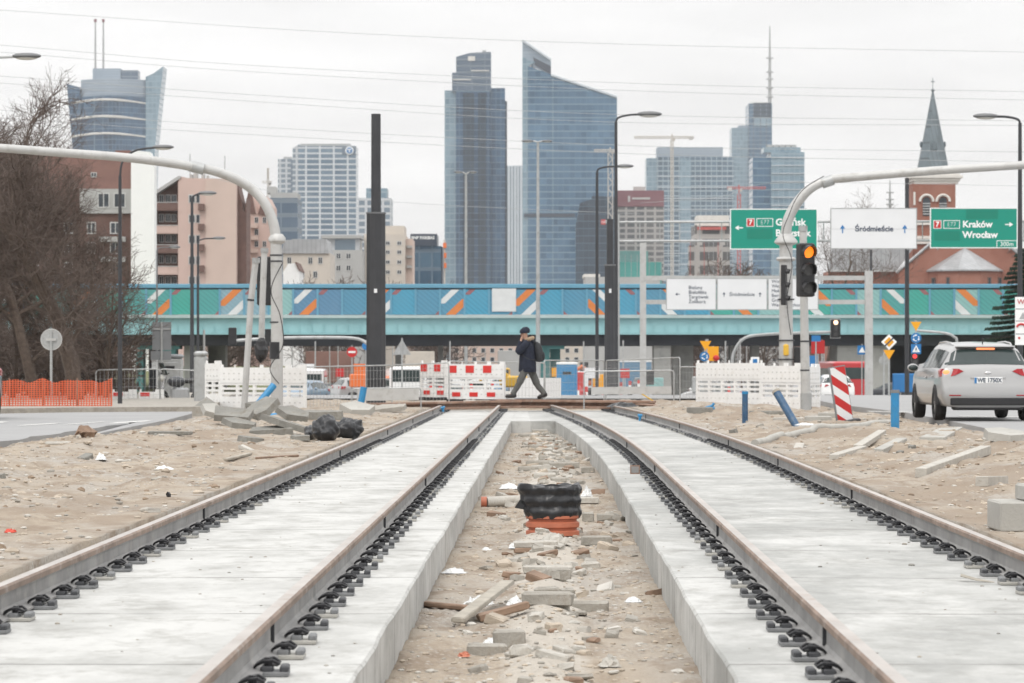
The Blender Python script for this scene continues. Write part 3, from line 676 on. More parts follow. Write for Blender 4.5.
def clods(name, n, ar, mats, smin, smax, seed):
    rg = random.Random(seed); g = M(); ty = [ar(rg) for _ in range(n)]; zs = gh(np.array([a for a, _ in ty]), np.array([b_ for _, b_ in ty]))
    for (t, y), z in zip(ty, zs): r = rg.uniform(smin, smax)*(1 if rg.random() < .85 else 1.8); g.ball((tx(t, y), y, float(z)+r*.1), (r*rg.uniform(.9,1.6), r, r*rg.uniform(.45,.8)), 7, 5, rg.randrange(len(mats)), .22, rg)
    return tag(link(name, g.mesh(name, mats)), kind='stuff')
def spot(r):
    cx, cy, sx, sy = r.choice([(-6.6,44,.8,6),(-5.6,30,1.3,4),(-4.6,24,1.0,3),(-6.2,56,.8,6),(-4.6,60,1.2,8),(4.8,60,1.3,9),(5.6,46,1.2,8),(4.9,33,1.0,7),(5.6,28,.8,4),(3.9,24,.5,4),(5.0,40,1.4,12),(-4.6,36,1.5,12)])
    while True:
        t, y = r.gauss(cx, sx), r.gauss(cy, sy)
        if 3.0 < abs(t) < 7.2 and 13 < y < 80: return t, y
clods('earth_clods', 1500, spot, ['clod','sand stone','sand stone'], .008, .026, 9)
def chipspot(r): return (max(-.7, min(.7, r.gauss(.05, .28))), 13+54*r.random()**.95)
def chips(name, n, ar, mats, seed):
    rg = random.Random(seed); g = M(); ty = [ar(rg) for _ in range(n)]; zs = gh(np.array([a for a, _ in ty]), np.array([b_ for _, b_ in ty]))
    for (t, y), z in zip(ty, zs):
        s_ = rg.uniform(.02,.065)*(1+y/90); g.cham((tx(t, y), y, float(z)+s_*.15), (s_*rg.uniform(1,2.6), s_*rg.uniform(.8,1.6), s_*rg.uniform(.4,.9)), .006, RZ(rg.uniform(0,3), rg.uniform(-.3,.3), rg.uniform(-.3,.3)), rg.randrange(len(mats)), s_*.09, rg)
    return tag(link(name, g.mesh(name, mats)), kind='stuff')
chips('trench_rubble', 430, chipspot, ['paver','pale paver','pale stone','sand stone','paver','dark wood'], 11)
chips('slope_rubble', 60, spot, ['pale paver','grey slab','paver','pale stone'], 12)
# ---------------------------------------------------------------- left: rubble, pipes, sacks
LB = 'broken concrete slabs heaped at the foot of the left mast'
def slabp(px, py, wpx, d, h, label, rz=0, ry=0, rx=0, lift=0, m='grey slab', name='concrete_slab', cat='concrete slab', group=LB):
    x, y, z = ats(px, py); w_ = wpx*y/F; rg = random.Random(px*3+py); rx *= .8; h *= 1.35; lift *= 1.25; rz += rg.uniform(-.3,.3)
    n = rg.choice((4,5,5,6)); ang = sorted(rg.uniform(-.3,.3)+2*math.pi*(i+.5)/n for i in range(n))
    pl = [(w_/2*math.cos(a)*rg.uniform(.9,1.15), d/2*math.sin(a)*rg.uniform(.85,1.1)) for a in ang]
    g = M(); g.v = [(a, b, -h/2) for a, b in pl]+[(a*.97, b*.97, h/2) for a, b in pl]
    g.f = [tuple(range(n-1,-1,-1)), tuple(range(n,2*n))]+[(i,(i+1)%n,(i+1)%n+n,i+n) for i in range(n)]; g.m = [0]*(n+2)
    q = RZ(rz, ry, rx); g.v = [tuple(q @ Vector(v)) for v in g.v]
    return solo(name, g, m, label, cat, (x, y+d*.3, z+h/2+lift), group=group)
slabp(230,425,44,.7,.09,'large tilted concrete slab at the left of the rubble heap',.1,.1,.55,.12)
slabp(262,424,34,.8,.10,'darkest concrete slab in the middle, tilted up towards the camera',-.2,-.15,.6,.16)
slabp(237,431,36,.5,.07,'flat broken slab leaning under the large tilted one',.2,.2,.2,.03)
slabp(288,434,56,.5,.07,'long thin slab sliding down to the right out of the heap',0,.30,.15,.10)
slabp(272,435,60,.4,.08,'low broken slab along the front foot of the heap',.05,-.05,.25,.0)
slabp(292,423,36,.6,.09,'slab in the upper right of the heap behind the thin one',.1,.25,.4,.08)
slabp(250,437,30,.4,.06,'small mossy slab piece at the front left of the heap',.3,.1,.1)
slabp(300,440,22,.3,.05,'small slab chip at the front right of the heap',.3,.0,.1)
slabp(205,416,40,.9,.08,'slab standing almost upright at the far left of the heap',.3,-.5,.5,.08)
slabp(214,419,26,.6,.08,'pale slab leaning behind the far left slab',.0,.4,.5,.06,'old concrete')
slabp(316,416,60,.5,.12,'straight edged slab lying behind the blue pipe',.0,.0,.1,.0)
slabp(357,417,38,.8,.10,'pale concrete lump in front of the leaning blue tube',0,.1,.3,.03,'old concrete')
slabp(385,412,44,.7,.07,'brownish slab lying right of the pale concrete lump',0,-.1,.2,.02,'paver')
slabp(262,411,40,.6,.07,'wide slab lying at the very back of the heap by the mast foot',0,.05,.3,.05)
def bluetube(p0, p1, r, m, label, cap=None):
    a, b = Vector(p0), Vector(p1); a.z -= .1; n = 8; pts = [a.lerp(b, i/(n-1)) for i in range(n)]
    rt = T('blue_tube', label, 'plastic tube', tuple(a))
    pts = [p-a for p in pts]; part('tube_wall', M().tube(pts, r, 14), m, rt, True)
    if cap: part('tube_end', M().tube([pts[-1], pts[-1]+(b-a).normalized()*.05], r*1.08, 14), cap, rt, True)
def PZ(px, py, Z): return (Xp(px, Z), Z, Zp(py, Z))
bluetube(PZ(248,412,73.5), PZ(274,385,73.8), 3.6*73/F, 'blue plastic', 'bright blue tube leaning against the left mast foot')
bluetube(PZ(359,409,74), PZ(364,387,74), 3.4*74/F, 'blue plastic', 'short bright blue tube leaning out of the sand beside the left black pole')
bluetube(PZ(895,433,51), PZ(895,393,51), 4.3*51/F, 'blue plastic', 'bright blue upright tube in front of the road at the right', 'sign grey')
bluetube(PZ(745,424,60), PZ(745,394,60), 3.0*60/F, 'navy plastic', 'thin dark blue upright tube in front of the white barrier', 'blue plastic')
bluetube(PZ(802,430,56), PZ(777,393,56.5), 4.0*56/F, 'navy plastic', 'dark blue tube leaning left in front of the signal pole', 'wood')
g = M().tube([Vector(PZ(*p)) for p in ((266,417.5,63.5),(284,415.5,63.5),(303,416.5,63.5),(321,420,63.5))], 3.6*63.5/F, 14)
solo('blue_pipe', g, 'blue plastic', 'bright blue pipe lying flat on the rubble heap', 'plastic pipe', (0,0,0), smooth=True)
def sack(px, py, wpx, h, label, seed, m='black film', d=.5):
    x, y, z = ats(px, py); w_ = wpx*y/F; g = M().ball((0,0,h*.42), (w_/2, d/2, h*.55), 44, 30, jit=.0); rg=random.Random(seed)
    g.v = [(v[0]*q, v[1]*q, v[2]*(q if v[2] > .1*h else 1)) for v in g.v for q in [1+.42*(float(fb(np.array([v[0]*11+seed*3]), np.array([v[2]*14+v[1]*6]), seed)[0])-.45)*1.6]]
    return solo('rubbish_sack', g, m, label, 'sack', (x, y+d/2, z), group='black sacks at the rubble heap', smooth='all')
sack(325,441,27,.36,'round black plastic sack in front, right of the rubble',1); sack(346,438,32,.30,'flatter black plastic sack right of the round one',2); sack(366,436,22,.22,'low black plastic heap at the right end beside the left rail',3); sack(309,440,12,.2,'smallest black sack left of the round one',4)
x, y, z = ats(186,437)
board(228,421,262,436,.1,.03,'dark wood','thin dark lath stuck out of the rubble heap',.05,.0) if False else None
# left foreground litter
film(163,470,22,.2,.05,FW,'white plastic scrap with a brown tail on the left slope',21)
film(100,463,12,.2,.09,FW,'small white bag on the left slope near the road',22,'plastic_bag','plastic bag')
film(9,531,12,.12,.03,'red scrap','red scrap of plastic at the left edge of the sand',23,'red_scrap','scrap')
board(225,457,250,458,.07,.03,'wood','thin pale lath lying on the left slope'); board(258,457,296,457,.08,.03,'dark wood','thin brown lath lying on the left slope close to the rail')
lump('brown_lump', 85,439,17,.35,.13,'dark wood','brown clod of earth and bricks at the edge of the left road','clod',jit=.05,ch=.06)
lump('pale_slat', 57,446,24,.3,.05,'pale paver','pale flat stone beside the brown clod at the left road edge','stone')
lump('dark_stone', 168,498,4,.04,.05,'clip steel','single small black stone on the left slope','stone')
lump('grey_plank', 170,434,44,.12,.06,'grey slab','grey flat kerb piece at the tip of the left road','kerb piece',rz=-.2)
# ---------------------------------------------------------------- right slope
board(921,470,986,456,.12,.10,'pale paver','long pale kerb stone lying askew on the right earth slope',name='kerb_stone',cat='kerb stone')
board(858,448,882,441,.12,.07,'pale paver','short tilted stone strip above the middle of the right slope',name='kerb_stone',cat='kerb stone')
board(834,455,862,449,.12,.06,'pale paver','thin pale strip nearest the rail on the right slope',name='kerb_stone',cat='kerb stone')
board(878,454,902,447,.14,.07,'old concrete','grey strip lying right of the thin pale one',name='kerb_stone',cat='kerb stone')
board(780,455,800,448,.12,.05,'pale paver','small strip lying close to the right outer rail',name='kerb_stone',cat='kerb stone')
board(982,488,1002,479,.12,.09,'pale paver','stubby cylindrical stone on the right slope above the concrete block',name='kerb_stone',cat='kerb stone')
board(932,440,952,431,.35,.06,'old concrete','broad pale slab lying below the road at the right',name='kerb_stone',cat='kerb stone')
slabp(1010,447,44,1.2,.08,'pale flat slab at the edge of the right road',0,.05,.1,0,'old concrete',group=None)

lump('concrete_beam', 835,419,32,.25,.13,'old concrete','pale kerb block lying behind the striped beacon','kerb block')
lump('concrete_beam', 819,422,26,.3,.14,'old concrete','pale kerb block right of the signal pole foot','kerb block')
lump('concrete_beam', 789,417,30,.3,.10,'pale paver','pale kerb block in front of the white barrier','kerb block')
lump('concrete_beam', 770,415,40,.3,.08,'grey slab','dark low kerb block under the white barrier','kerb block')
lump('concrete_beam', 700,413,26,.3,.14,'grey slab','dark kerb block at the left foot of the white barrier','kerb block')
def curve_stub(P):
    out = []
    for i in range(len(P)-1):
        for k in range(5): q = P[i].lerp(P[i+1], k/5); q.z = gz(q.x, q.y)+.015; out.append(q)
    return out
g = M(); P_ = [Vector(ats(*p)) for p in ((755,445),(775,440),(790,434),(815,430),(850,427),(900,424))]
solo('buried_conduit', M().tube(curve_stub(P_), [.05,.06,.07,.075,.07,.06,.05,.05,.04,.04,.04][:11]+[.04]*50 if False else .06, 12), 'old concrete', 'thick grey hose winding out of the sand towards the striped beacon', 'hose', (0,0,0), smooth=True)
film(806,426,24,.2,.05,FW,'white scrap on the grey hose near the striped beacon',31)
x, y, z = ats(1052,528)
rt = T('concrete_block', 'stepped concrete block at the right edge beside the outer rail', 'concrete block', (x, y, z-.02))
uu = y/F
part('block_base', M().cham((0,.3,15*uu), (104*uu,.6,30*uu), .012, jit=.004, rg=rnd), 'old concrete', rt)
part('block_top', M().cham((14*uu,.3,38*uu), (76*uu,.5,17*uu), .012, jit=.004, rg=rnd), 'old concrete', rt)
film(996,529,14,.15,.05,'pale paver','crumbled pale mortar lump at the foot of the stepped block',33,'mortar_lump','mortar')
x, y, z = at(976,582,ZS); g = M()
g.v = [(-.09,.0,.035),(.0,-.02,.012),(.1,-.06,.002),(-.08,.05,.045),(.01,.03,.02),(.1,-.03,.004)]; g.f = [(0,1,4,3),(1,2,5,4)]; g.m = [0,0]
me = g.mesh('wood_shaving', 'wood'); o = solo('wood_shaving', me, None, 'curled brown wood shaving lying on the right track slab', 'wood chip', (x, y, z)); md = o.modifiers.new('t','SOLIDIFY'); md.thickness = .004
# striped beacon
x, y, z = ats(846,421); u_ = y/F; y0 = y
rt = T('warning_beacon', 'red and white striped warning beacon tilting to the left on the sand', 'beacon', (x, y, z)); rt.rotation_euler = (0, R(-9), .1)
Wb, Hb = 15*u_, 58*u_
part('board_back', M().bb(-Wb/2-.03, Wb/2+.01, .002, .05, 0, Hb), 'sign grey', rt)
def stripe(g, x0, x1, z0, z1, n, sl, yy, mi_a=0, mi_b=1):
    # slanted bands clipped to the board rectangle
    def clip(poly, f):
        out = []
        for i in range(len(poly)):
            a, b = poly[i], poly[(i+1) % len(poly)]; fa, fb_ = f(a), f(b)
            if fa >= 0: out.append(a)
            if (fa >= 0) != (fb_ >= 0): t = fa/(fa-fb_); out.append((a[0]+t*(b[0]-a[0]), a[1]+t*(b[1]-a[1])))
        return out
    rect = [(x0,z0),(x1,z0),(x1,z1),(x0,z1)]; H_ = z1-z0+abs(sl)*(x1-x0); st = H_/n; b0 = z0-(max(sl,0))*(x1-x0)*0-(abs(sl)*(x1-x0) if sl > 0 else 0)
    for k in range(n+1):
        lo = b0+k*st; hi = lo+st; p = clip(rect, lambda q: (q[1]-sl*(q[0]-x0))-lo); p = clip(p, lambda q: hi-(q[1]-sl*(q[0]-x0))) if p else p
        if len(p) > 2: g.add([(a, yy, b) for a, b in p], [tuple(range(len(p)))], mi_a if k % 2 == 0 else mi_b)
g = M(); stripe(g, -Wb/2, Wb/2, .02, Hb-.02, 7, -.9, -.003); part('striped_board', g, ['sign red','sign white'], rt)
part('rubber_foot', M().cham((0,.05,.03), (Wb*1.8,.5,.07), .02), 'black plastic', rt)
# ---------------------------------------------------------------- barriers
def barrier(label, p0, p1, hgt, red=False, group='white plastic barriers'):
    a, b = Vector(p0), Vector(p1); d = b-a; L = math.hypot(d.x, d.y); rz = math.atan2(d.y, d.x)
    rt = T('road_barrier', label, 'barrier', p0, rz, group)
    H = hgt; g = M(); TH = .035
    rows = [(0,.06),(.06,.30),(.30,.345),(.345,.43),(.43,.475),(.475,.56),(.56,.605),(.605,1.0)]
    g.bb(0, L, -TH, TH, .03*H, .30*H); g.bb(0, L, -TH, TH, .61*H, H)
    for i, zr in enumerate((.30,.41,.52)):
        n = max(2, int(round(L/.55))); m_ = L/n
        g.bb(0, L, -TH, TH, (zr+.055)*H, (zr+.11)*H)
        for k in range(n+1):
            w2 = .035; xc = min(max(k*m_, w2), L-w2)
            g.bb(xc-w2, xc+w2, -TH+.001, TH-.001, zr*H, (zr+.055)*H)
    for k in range(int(L/.16)):               # moulded recesses, their shade put in as raised pads of darker white
        xx = .1+k*.16
        for zr in (.70,.84,.15): g.bb(xx, xx+.05, -TH-.006, -TH, zr*H, (zr+.03)*H, mi=1)
    for k in range(int(L/.4)+1): g.bb(k*.4*(L/(int(L/.4)*.4+.001)) if k else .02, (k*.4 if k else .02)+.05, -.02, .02, H, H+.07)
    part('barrier_panel', g, ['white plastic','recess shade'], rt)
    if red:
        for z0, z1, dx in ((.76,.96,0),(.10,.22,.12)):
            k = 0
            while dx+k*.55+.28 <= L+.1:
                part('red_reflector', M().bb(dx+k*.55+.04, min(L, dx+k*.55+.30), -TH-.012, -TH-.001, z0*H, z1*H), 'red plastic', rt); k += 1
    for xx in (L*.12, L*.88): part('barrier_foot', M().cham((xx,0,-.01), (.14,.6,.08), .015), 'black plastic', rt)
def bp(px, py, Z): return (Xp(px, Z), Z, Zp(py, Z))
barrier('white slotted plastic barrier left of the left mast', bp(221,409,80), bp(306,411,78.5), 1.04)
barrier('narrow end of a white plastic barrier at the far left of the row', bp(206,407,80.8), bp(221,409,80.2), 1.10)
barrier('long white slotted barrier behind the thin dark blue tube', bp(697,404.5,81), bp(762,410,79), 1.05)
barrier('white slotted barrier behind the leaning dark blue tube', bp(762,410,78.8), bp(801,413.5,77.6), 1.09)
barrier('short white barrier just right of the signal pole', bp(803,411,78), bp(819,411,79.5), 1.08)
barrier('red and white slotted barrier, longer right half', bp(448,400,84), bp(505,401.5,83), .94, True, 'red and white barriers at the crossing')
barrier('red and white slotted barrier, shorter left half', bp(421,398,85), bp(447,400,84.2), .93, True, 'red and white barriers at the crossing')
def rail_panel(p0, p1, H, label, boardz=None, mesh=True, name='fence_panel', cat='fence panel'):
    a, b = Vector(p0), Vector(p1); d = b-a; L = math.hypot(d.x, d.y); rz = math.atan2(d.y, d.x); sl = (b.z-a.z)
    rt = T(name, label, cat, p0, rz)
    q = lambda x, z: (x, 0, z+sl*x/L)
    c = .08; part('tube_frame', M().tube([q(0,0),q(0,H-c),q(c*.3,H-c*.3),q(c,H),q(L-c,H),q(L-c*.3,H-c*.3),q(L,H-c),q(L,0)], .019, 6), 'galvanised', rt, True)
    g = M()
    if mesh:
        for k in range(1, int(L/.11)): g.bb(k*.11-.003, k*.11+.003, -.003, .003, .1+sl*k*.11/L, H-.03+sl*k*.11/L)
        for k in range(1, int(H/.22)+1): g.tube([q(.02,k*.22-.08), q(L-.02,k*.22-.08)], .003, 4)
        part('wire_mesh', g, 'galvanised', rt)
    if boardz: g = M(); g.v = [q(L*.08,boardz[0]*H),q(L*.97,boardz[0]*H),q(L*.97,boardz[1]*H),q(L*.08,boardz[1]*H)]; g.v = [(x,-.03,z) for x,y,z in g.v]+[(x,-.05,z) for x,y,z in g.v]; g.f = [(0,1,2,3),(7,6,5,4),(0,4,5,1),(1,5,6,2),(2,6,7,3),(3,7,4,0)]; g.m=[0]*6; part('white_board', g, 'pale steel', rt)
rail_panel(bp(584,409,80), bp(674,408,80), .94, 'tubular railing with a white board across it, right of the walker', (.38,.58), False, 'tube_railing', 'railing')
rail_panel(bp(352,411,79), bp(421,410,79), .55, 'low railing with a wide grey board in front of the left black pole', (.45,.98), False, 'tube_railing', 'railing')
rail_panel(bp(300,412,82), bp(392,409,84), 1.15, 'wire mesh fence panel behind the blue leaning tube')
rail_panel(bp(392,409,84), bp(449,407,83), 1.15, 'wire mesh fence panel between the left black pole and the striped barrier')
rail_panel(bp(448,400,86.5), bp(545,401,88), 1.05, 'mesh fence panel behind the walking man')
rail_panel(bp(544,404,88), bp(604,402,92), 1.2, 'mesh fence panel rising to the right behind the white boarded railing')
rail_panel(bp(606,404,92), bp(680,404,86), 1.25, 'mesh fence panel meeting the white barrier behind the railing')
rail_panel(bp(680,403,84), bp(722,404,83), .95, 'mesh fence panel at the left corner of the white barrier')
rail_panel(bp(96,409,86), bp(160,408,86), 1.05, 'mesh fence panel beside the orange netting'); rail_panel(bp(160,408,86), bp(204,410,86), 1.05, 'mesh fence panel in front of the parked motorcycle')
# walkway beams across the track end
board(362,405,505,404,.24,.16,'rust','rusty steel beam laid across the end of the left track',-.0,-.0,'steel_beam','beam') if False else None
def beam(p0, p1, w_, h, m, label):
    a, b = Vector(p0), Vector(p1); d = b-a; q = d.to_track_quat('X','Z').to_matrix()
    g = M().cham((0,0,0), (d.length, w_, h*.3), .01, q); n = M().cham((0,0,0), (d.length, w_*.35, h*.5), .01, q)
    up = q @ Vector((0,0,h*.36)); v0 = g.v; g.v = [tuple(Vector(v)+up) for v in v0]; dn = q @ Vector((0,0,-h*.36)); g.add([tuple(Vector(v)-up+dn) for v in g.v[:]], g.f[:]); g.add(n.v, n.f)
    return solo('steel_beam', g, m, label, 'beam', tuple((a+b)/2))
beam(bp(352,407.5,80.3), bp(520,404,82.4), .3, .20, 'rust', 'brown steel beam across the end of the left track, under the striped barrier')
beam(bp(497,403.5,82.6), bp(655,405,82), .5, .22, 'rust', 'rusty steel beam crossing the end of the right track, under the walking man')
beam(bp(640,406,80), bp(742,413,76.5), .3, .12, 'rust', 'thinner rusty beam running down to the right toward the white barrier')
slabp(520,411,50,.8,.06,'broken pale slab on the sand at the far end of the trench slab',0,.05,.2,.1,'old concrete',group=None)
for i, (px, py, wd, lb) in enumerate(((508,408,44,'grey sheeting heaped where the left inner rail ends'),(600,410,60,'black sheeting crumpled at the end of the right track'),(470,409,30,'pale rubble heap at the far end of the left track'),(625,411,40,'dark sheeting beside the end of the outer right rail'))):
    x, y, z = at(px, py, -.1); film(px, py, wd, .7, .16, ['old concrete','black film','pale paver','black film'][i], lb, 40+i, 'sheeting_heap', 'sheeting')
for i, (a, b) in enumerate((((693,498),(690,500)),)): pass
g = M().cham((0,0,0), (.5,.05,.03), .004, RZ(0,.55)); solo('yellow_slat', g, 'yellow paint', 'yellow and black slat lying on the beam behind the railing', 'slat', bp(646,396.5,83))
# orange construction netting
m, nt, b, tc = newmat('orange mesh'); b.inputs['Base Color'].default_value = (.62,.12,.05,1); b.inputs['Roughness'].default_value = .6
s = N(nt, 'ShaderNodeSeparateXYZ'); nt.links.new(tc, s.inputs[0])
hx = mth(nt, 'LESS_THAN', mth(nt, 'FRACT', mth(nt, 'MULTIPLY', s.outputs[0], 16.0)), .42); hz_ = mth(nt, 'LESS_THAN', mth(nt, 'FRACT', mth(nt, 'MULTIPLY', s.outputs[2], 22.0)), .42)
nt.links.new(mth(nt, 'MAXIMUM', hx, hz_), b.inputs['Alpha']); MT['orange mesh'] = m
rt = T('orange_net_fence', 'sagging orange construction netting strung along the far side of the left road', 'net fence', bp(-60,412,72.5))
g = M(); n = 90; u_ = 72.5/F; Lw = 172*u_
for i in range(n+1):
    xx = Lw*i/n; yy = .05*math.sin(i*.21)+.02*math.sin(i*.9+math.sin(i*.3)*2); top = (32+1.2*math.sin(i*.5)+2.5*(1-(i%18)/9.0)**2)*u_*.96
    g.v += [(xx,yy,.0),(xx,yy+.03*math.sin(i),top*.5),(xx,yy*1.3,top)]
for i in range(n):
    for k in range(2): g.f.append((i*3+k, (i+1)*3+k, (i+1)*3+k+1, i*3+k+1)); g.m.append(0)
part('netting', g, 'orange mesh', rt)
for i in range(6): part('net_post', M().tube([(Lw*(i+.02)/5.05,.06,-.1),(Lw*(i+.02)/5.05,.06,34*u_)], .018, 6), 'rust', rt)
for i in range(2):
    x0 = 112+i*27; barrier('low red and white fence board '+('beside the orange netting' if i == 0 else 'behind the grey sign posts, right of the other one'), bp(x0,410,88), bp(x0+25,410,88), .50, True, 'red and white barriers at the far roadside')
# verge behind the left road
g = M(); Lp = [at(x, y, .004)[:2] for x, y in ((212,410.8),(110,411.6),(60,412),(0,413),(-80,415.5))]
pts = Lp+[(-40,73),(-40,118),(-9.5,118),(-8.6,98)]
g.v = [(x, y, g0(y)+.10 if i > 4 else .10) for i, (x, y) in enumerate(pts)]+[(x, y, -.2) for x, y in pts]; n = len(pts)
g.f = [tuple(range(n))]+[(i,i+n,(i+1)%n+n,(i+1)%n) for i in range(n)]; g.m = [0]*(n+1); struct('verge', g, 'dirt verge' if 'dirt verge' in MT else 'paver')
# ---------------------------------------------------------------- masts, poles and lamps
def curve_pts(pts, n=8):                    # smooth curve through points
    P = [Vector(p) for p in pts]; out = []
    for i in range(len(P)-1):
        p0 = P[max(i-1,0)]; p1 = P[i]; p2 = P[i+1]; p3 = P[min(i+2,len(P)-1)]
        for k in range(n):
            t = k/n; out.append(.5*((2*p1)+(p2-p0)*t+(2*p0-5*p1+4*p2-p3)*t*t+(3*p1-p0-3*p2+p3)*t**3))
    return out+[P[-1]]
def lp(px, py, Z, o): return Vector((Xp(px, Z), Z, Zp(py, Z)))-o
# left mast arm
Z = 75; o = Vector((Xp(277,Z), Z, gz(Xp(277,Z), Z)-.02)); u_ = Z/F
rt = T('mast_arm', 'grey mast with a long arm curving left over the left road', 'signal mast', tuple(o))
part('mast_post', M().tube([(0,0,0),(0,0,2.0),lp(276,238,Z,o)], [6.1*u_,5.9*u_,5.7*u_], 24), 'pale steel', rt, True)
part('mast_flange', M().ell([(0,0,lp(276,244,Z,o).z,6*u_,6*u_),(0,0,lp(276,241,Z,o).z,8.6*u_,8.6*u_),(0,0,lp(276,238,Z,o).z,8.6*u_,8.6*u_),(0,0,lp(276,234,Z,o).z,5.6*u_,5.6*u_)], 20), 'pale steel', rt, True)
A = curve_pts([lp(276,240,Z,o),lp(273,222,Z,o),lp(264,202,Z,o),lp(249,187,Z,o),lp(226,175,Z-.2,o),lp(195,167,Z-.5,o),lp(130,158,Z-1,o),lp(60,152.5,Z-1.5,o),lp(0,148,Z-2,o),lp(-70,144,Z-2.6,o)])
part('mast_curve', M().tube(A, [5.2*u_-1.2*u_*i/len(A) for i in range(len(A))], 16), 'pale steel', rt, True)
part('arm_joint', M().tube([lp(189,165.6,Z-.5,o),lp(204,169.3,Z-.5,o)], 5.6*u_, 14), 'galvanised', rt, True)
for zz, nm in ((330,'black_wrap'),): part(nm, M().tube([lp(276,359,Z,o),lp(276,342,Z,o)], 6.5*u_, 20), 'black film', rt, True)
for py in (323,262,256): part('steel_band', M().tube([lp(276,py,Z,o),lp(276,py-1.5,Z,o)], 6.3*u_, 20), 'black steel', rt, True)
part('loose_cable', M().tube(curve_pts([lp(283,262,Z-.35,o),lp(271,290,Z-.4,o),lp(280,315,Z-.4,o),lp(283,345,Z-.4,o),lp(270,368,Z-.4,o),lp(279,384,Z-.4,o)]), .012, 5), 'black plastic', rt, True)
def slimpole(name, label, pts, r, m='pale steel', cat='pole', extra=None):
    a = Vector(PZ(*pts[0])); rt = T(name, label, cat, tuple(a)); P = [Vector(PZ(*p))-a for p in pts]
    part('pole_tube', M().tube(P, r, 12), m, rt, True)
    part('pole_collar', M().tube([P[-1]-Vector((0,0,.12)), P[-1]], (r[-1] if isinstance(r, list) else r)*1.25, 12), 'galvanised', rt, True)
    return rt, a
rt1, a1 = slimpole('signal_pole', 'thin grey pole leaning beside the left mast, dirty at the bottom', [(244,411,76),(251,300,76),(256,258,76)], 3.2*76/F)
part('steel_band', M().tube([Vector(PZ(250.6,301,76))-a1, Vector(PZ(250.8,299,76))-a1], 3.6*76/F, 12), 'black steel', rt1)
rt2, a2 = slimpole('signal_pole', 'shorter grey pole hanging signal gear between the leaning pole and the left mast', [(261,356,77),(262.5,300,77),(264.5,248,77)], 3.1*77/F)
part('signal_bracket', M().ball(Vector(PZ(261,350,76.8))-a2, (.16,.16,.28), 10, 8, jit=.15, rg=random.Random(3)), 'black plastic', rt2)
def signal_head(label, c, w_, h, lens, rz=0, back='black plastic', lit=None, vis=True, group='traffic signal heads'):
    rt = T('traffic_light', label, 'traffic light', c, rz, group)
    part('signal_housing', M().cham((0,0,0), (w_, w_*.7, h), w_*.08), back, rt)
    n = 3; st = h/n
    for k in range(n):
        zc = h/2-st*(k+.5); r = min(w_*.36, st*.38)
        if lens: part('signal_lens', M().disc((0,-w_*.352,zc), r, .02, 18), (lit[k] if lit and lit[k] else 'dark lens'), rt)
        if vis:
            g = M(); seg = 12; L = w_*.62
            for i in range(seg+1):
                t = R(-35)+R(250)*i/seg; ca, sa = math.cos(t), math.sin(t); q = L*(.55+.45*max(0, sa))
                g.v += [((r*1.12)*ca, -w_*.35, zc+r*1.12*sa), ((r*1.12)*ca, -w_*.35-q, zc+r*1.12*sa-.02), ((r*1.22)*ca, -w_*.35, zc+r*1.22*sa), ((r*1.22)*ca, -w_*.35-q, zc+r*1.22*sa-.02)]
            for i in range(seg):
                a, b = i*4, i*4+4; g.f += [(a,a+1,b+1,b),(a+2,b+2,b+3,a+3),(a+1,a+3,b+3,b+1)]; g.m += [0]*3
            part('signal_visor', g, back, rt)
    return rt
u7 = 76/F
signal_head('tall black signal head seen from behind, beside the left mast', tuple(Vector(PZ(265,281,78))), 16*u7, 50*u7, False, R(180))
# black catenary poles
def blackpole(label, px, Z, w1, w2, ytop, ymid, ybase):
    o = Vector((Xp(px,Z), Z, Zp(ybase, Z))); u_ = Z/F; rt = T('catenary_pole', label, 'pole', tuple(o), group='black tram catenary poles')
    part('pole_lower', M().tube([(0,0,0),lp(px,ymid,Z,o)], [w1/2*u_*1.04, w1/2*u_], 10), 'black steel', rt, False)
    part('pole_upper', M().tube([lp(px,ymid,Z,o),lp(px,ytop,Z,o)], [w2/2*u_*1.05, w2/2*u_], 16), 'black steel', rt, True)
    part('collar_cap', M().tube([lp(px,ymid+1,Z,o),lp(px,ymid-.6,Z,o)], (w1/2+.6)*u_, 10), 'lamp grey', rt)
    part('number_plate', M().bb(-.04,.04,-w1/2*u_-.03,-w1/2*u_-.01, lp(px,293,Z,o).z, lp(px,289,Z,o).z), 'sign white', rt)
blackpole('tall thick black pole with a thinner top, left of the striped barrier', 376, 84.5, 19.5, 9.5, 114, 213, 407)
blackpole('thick black pole right of the walker, beside a slim lamp post', 610, 110, 11, 6.5, 219, 265, 402)
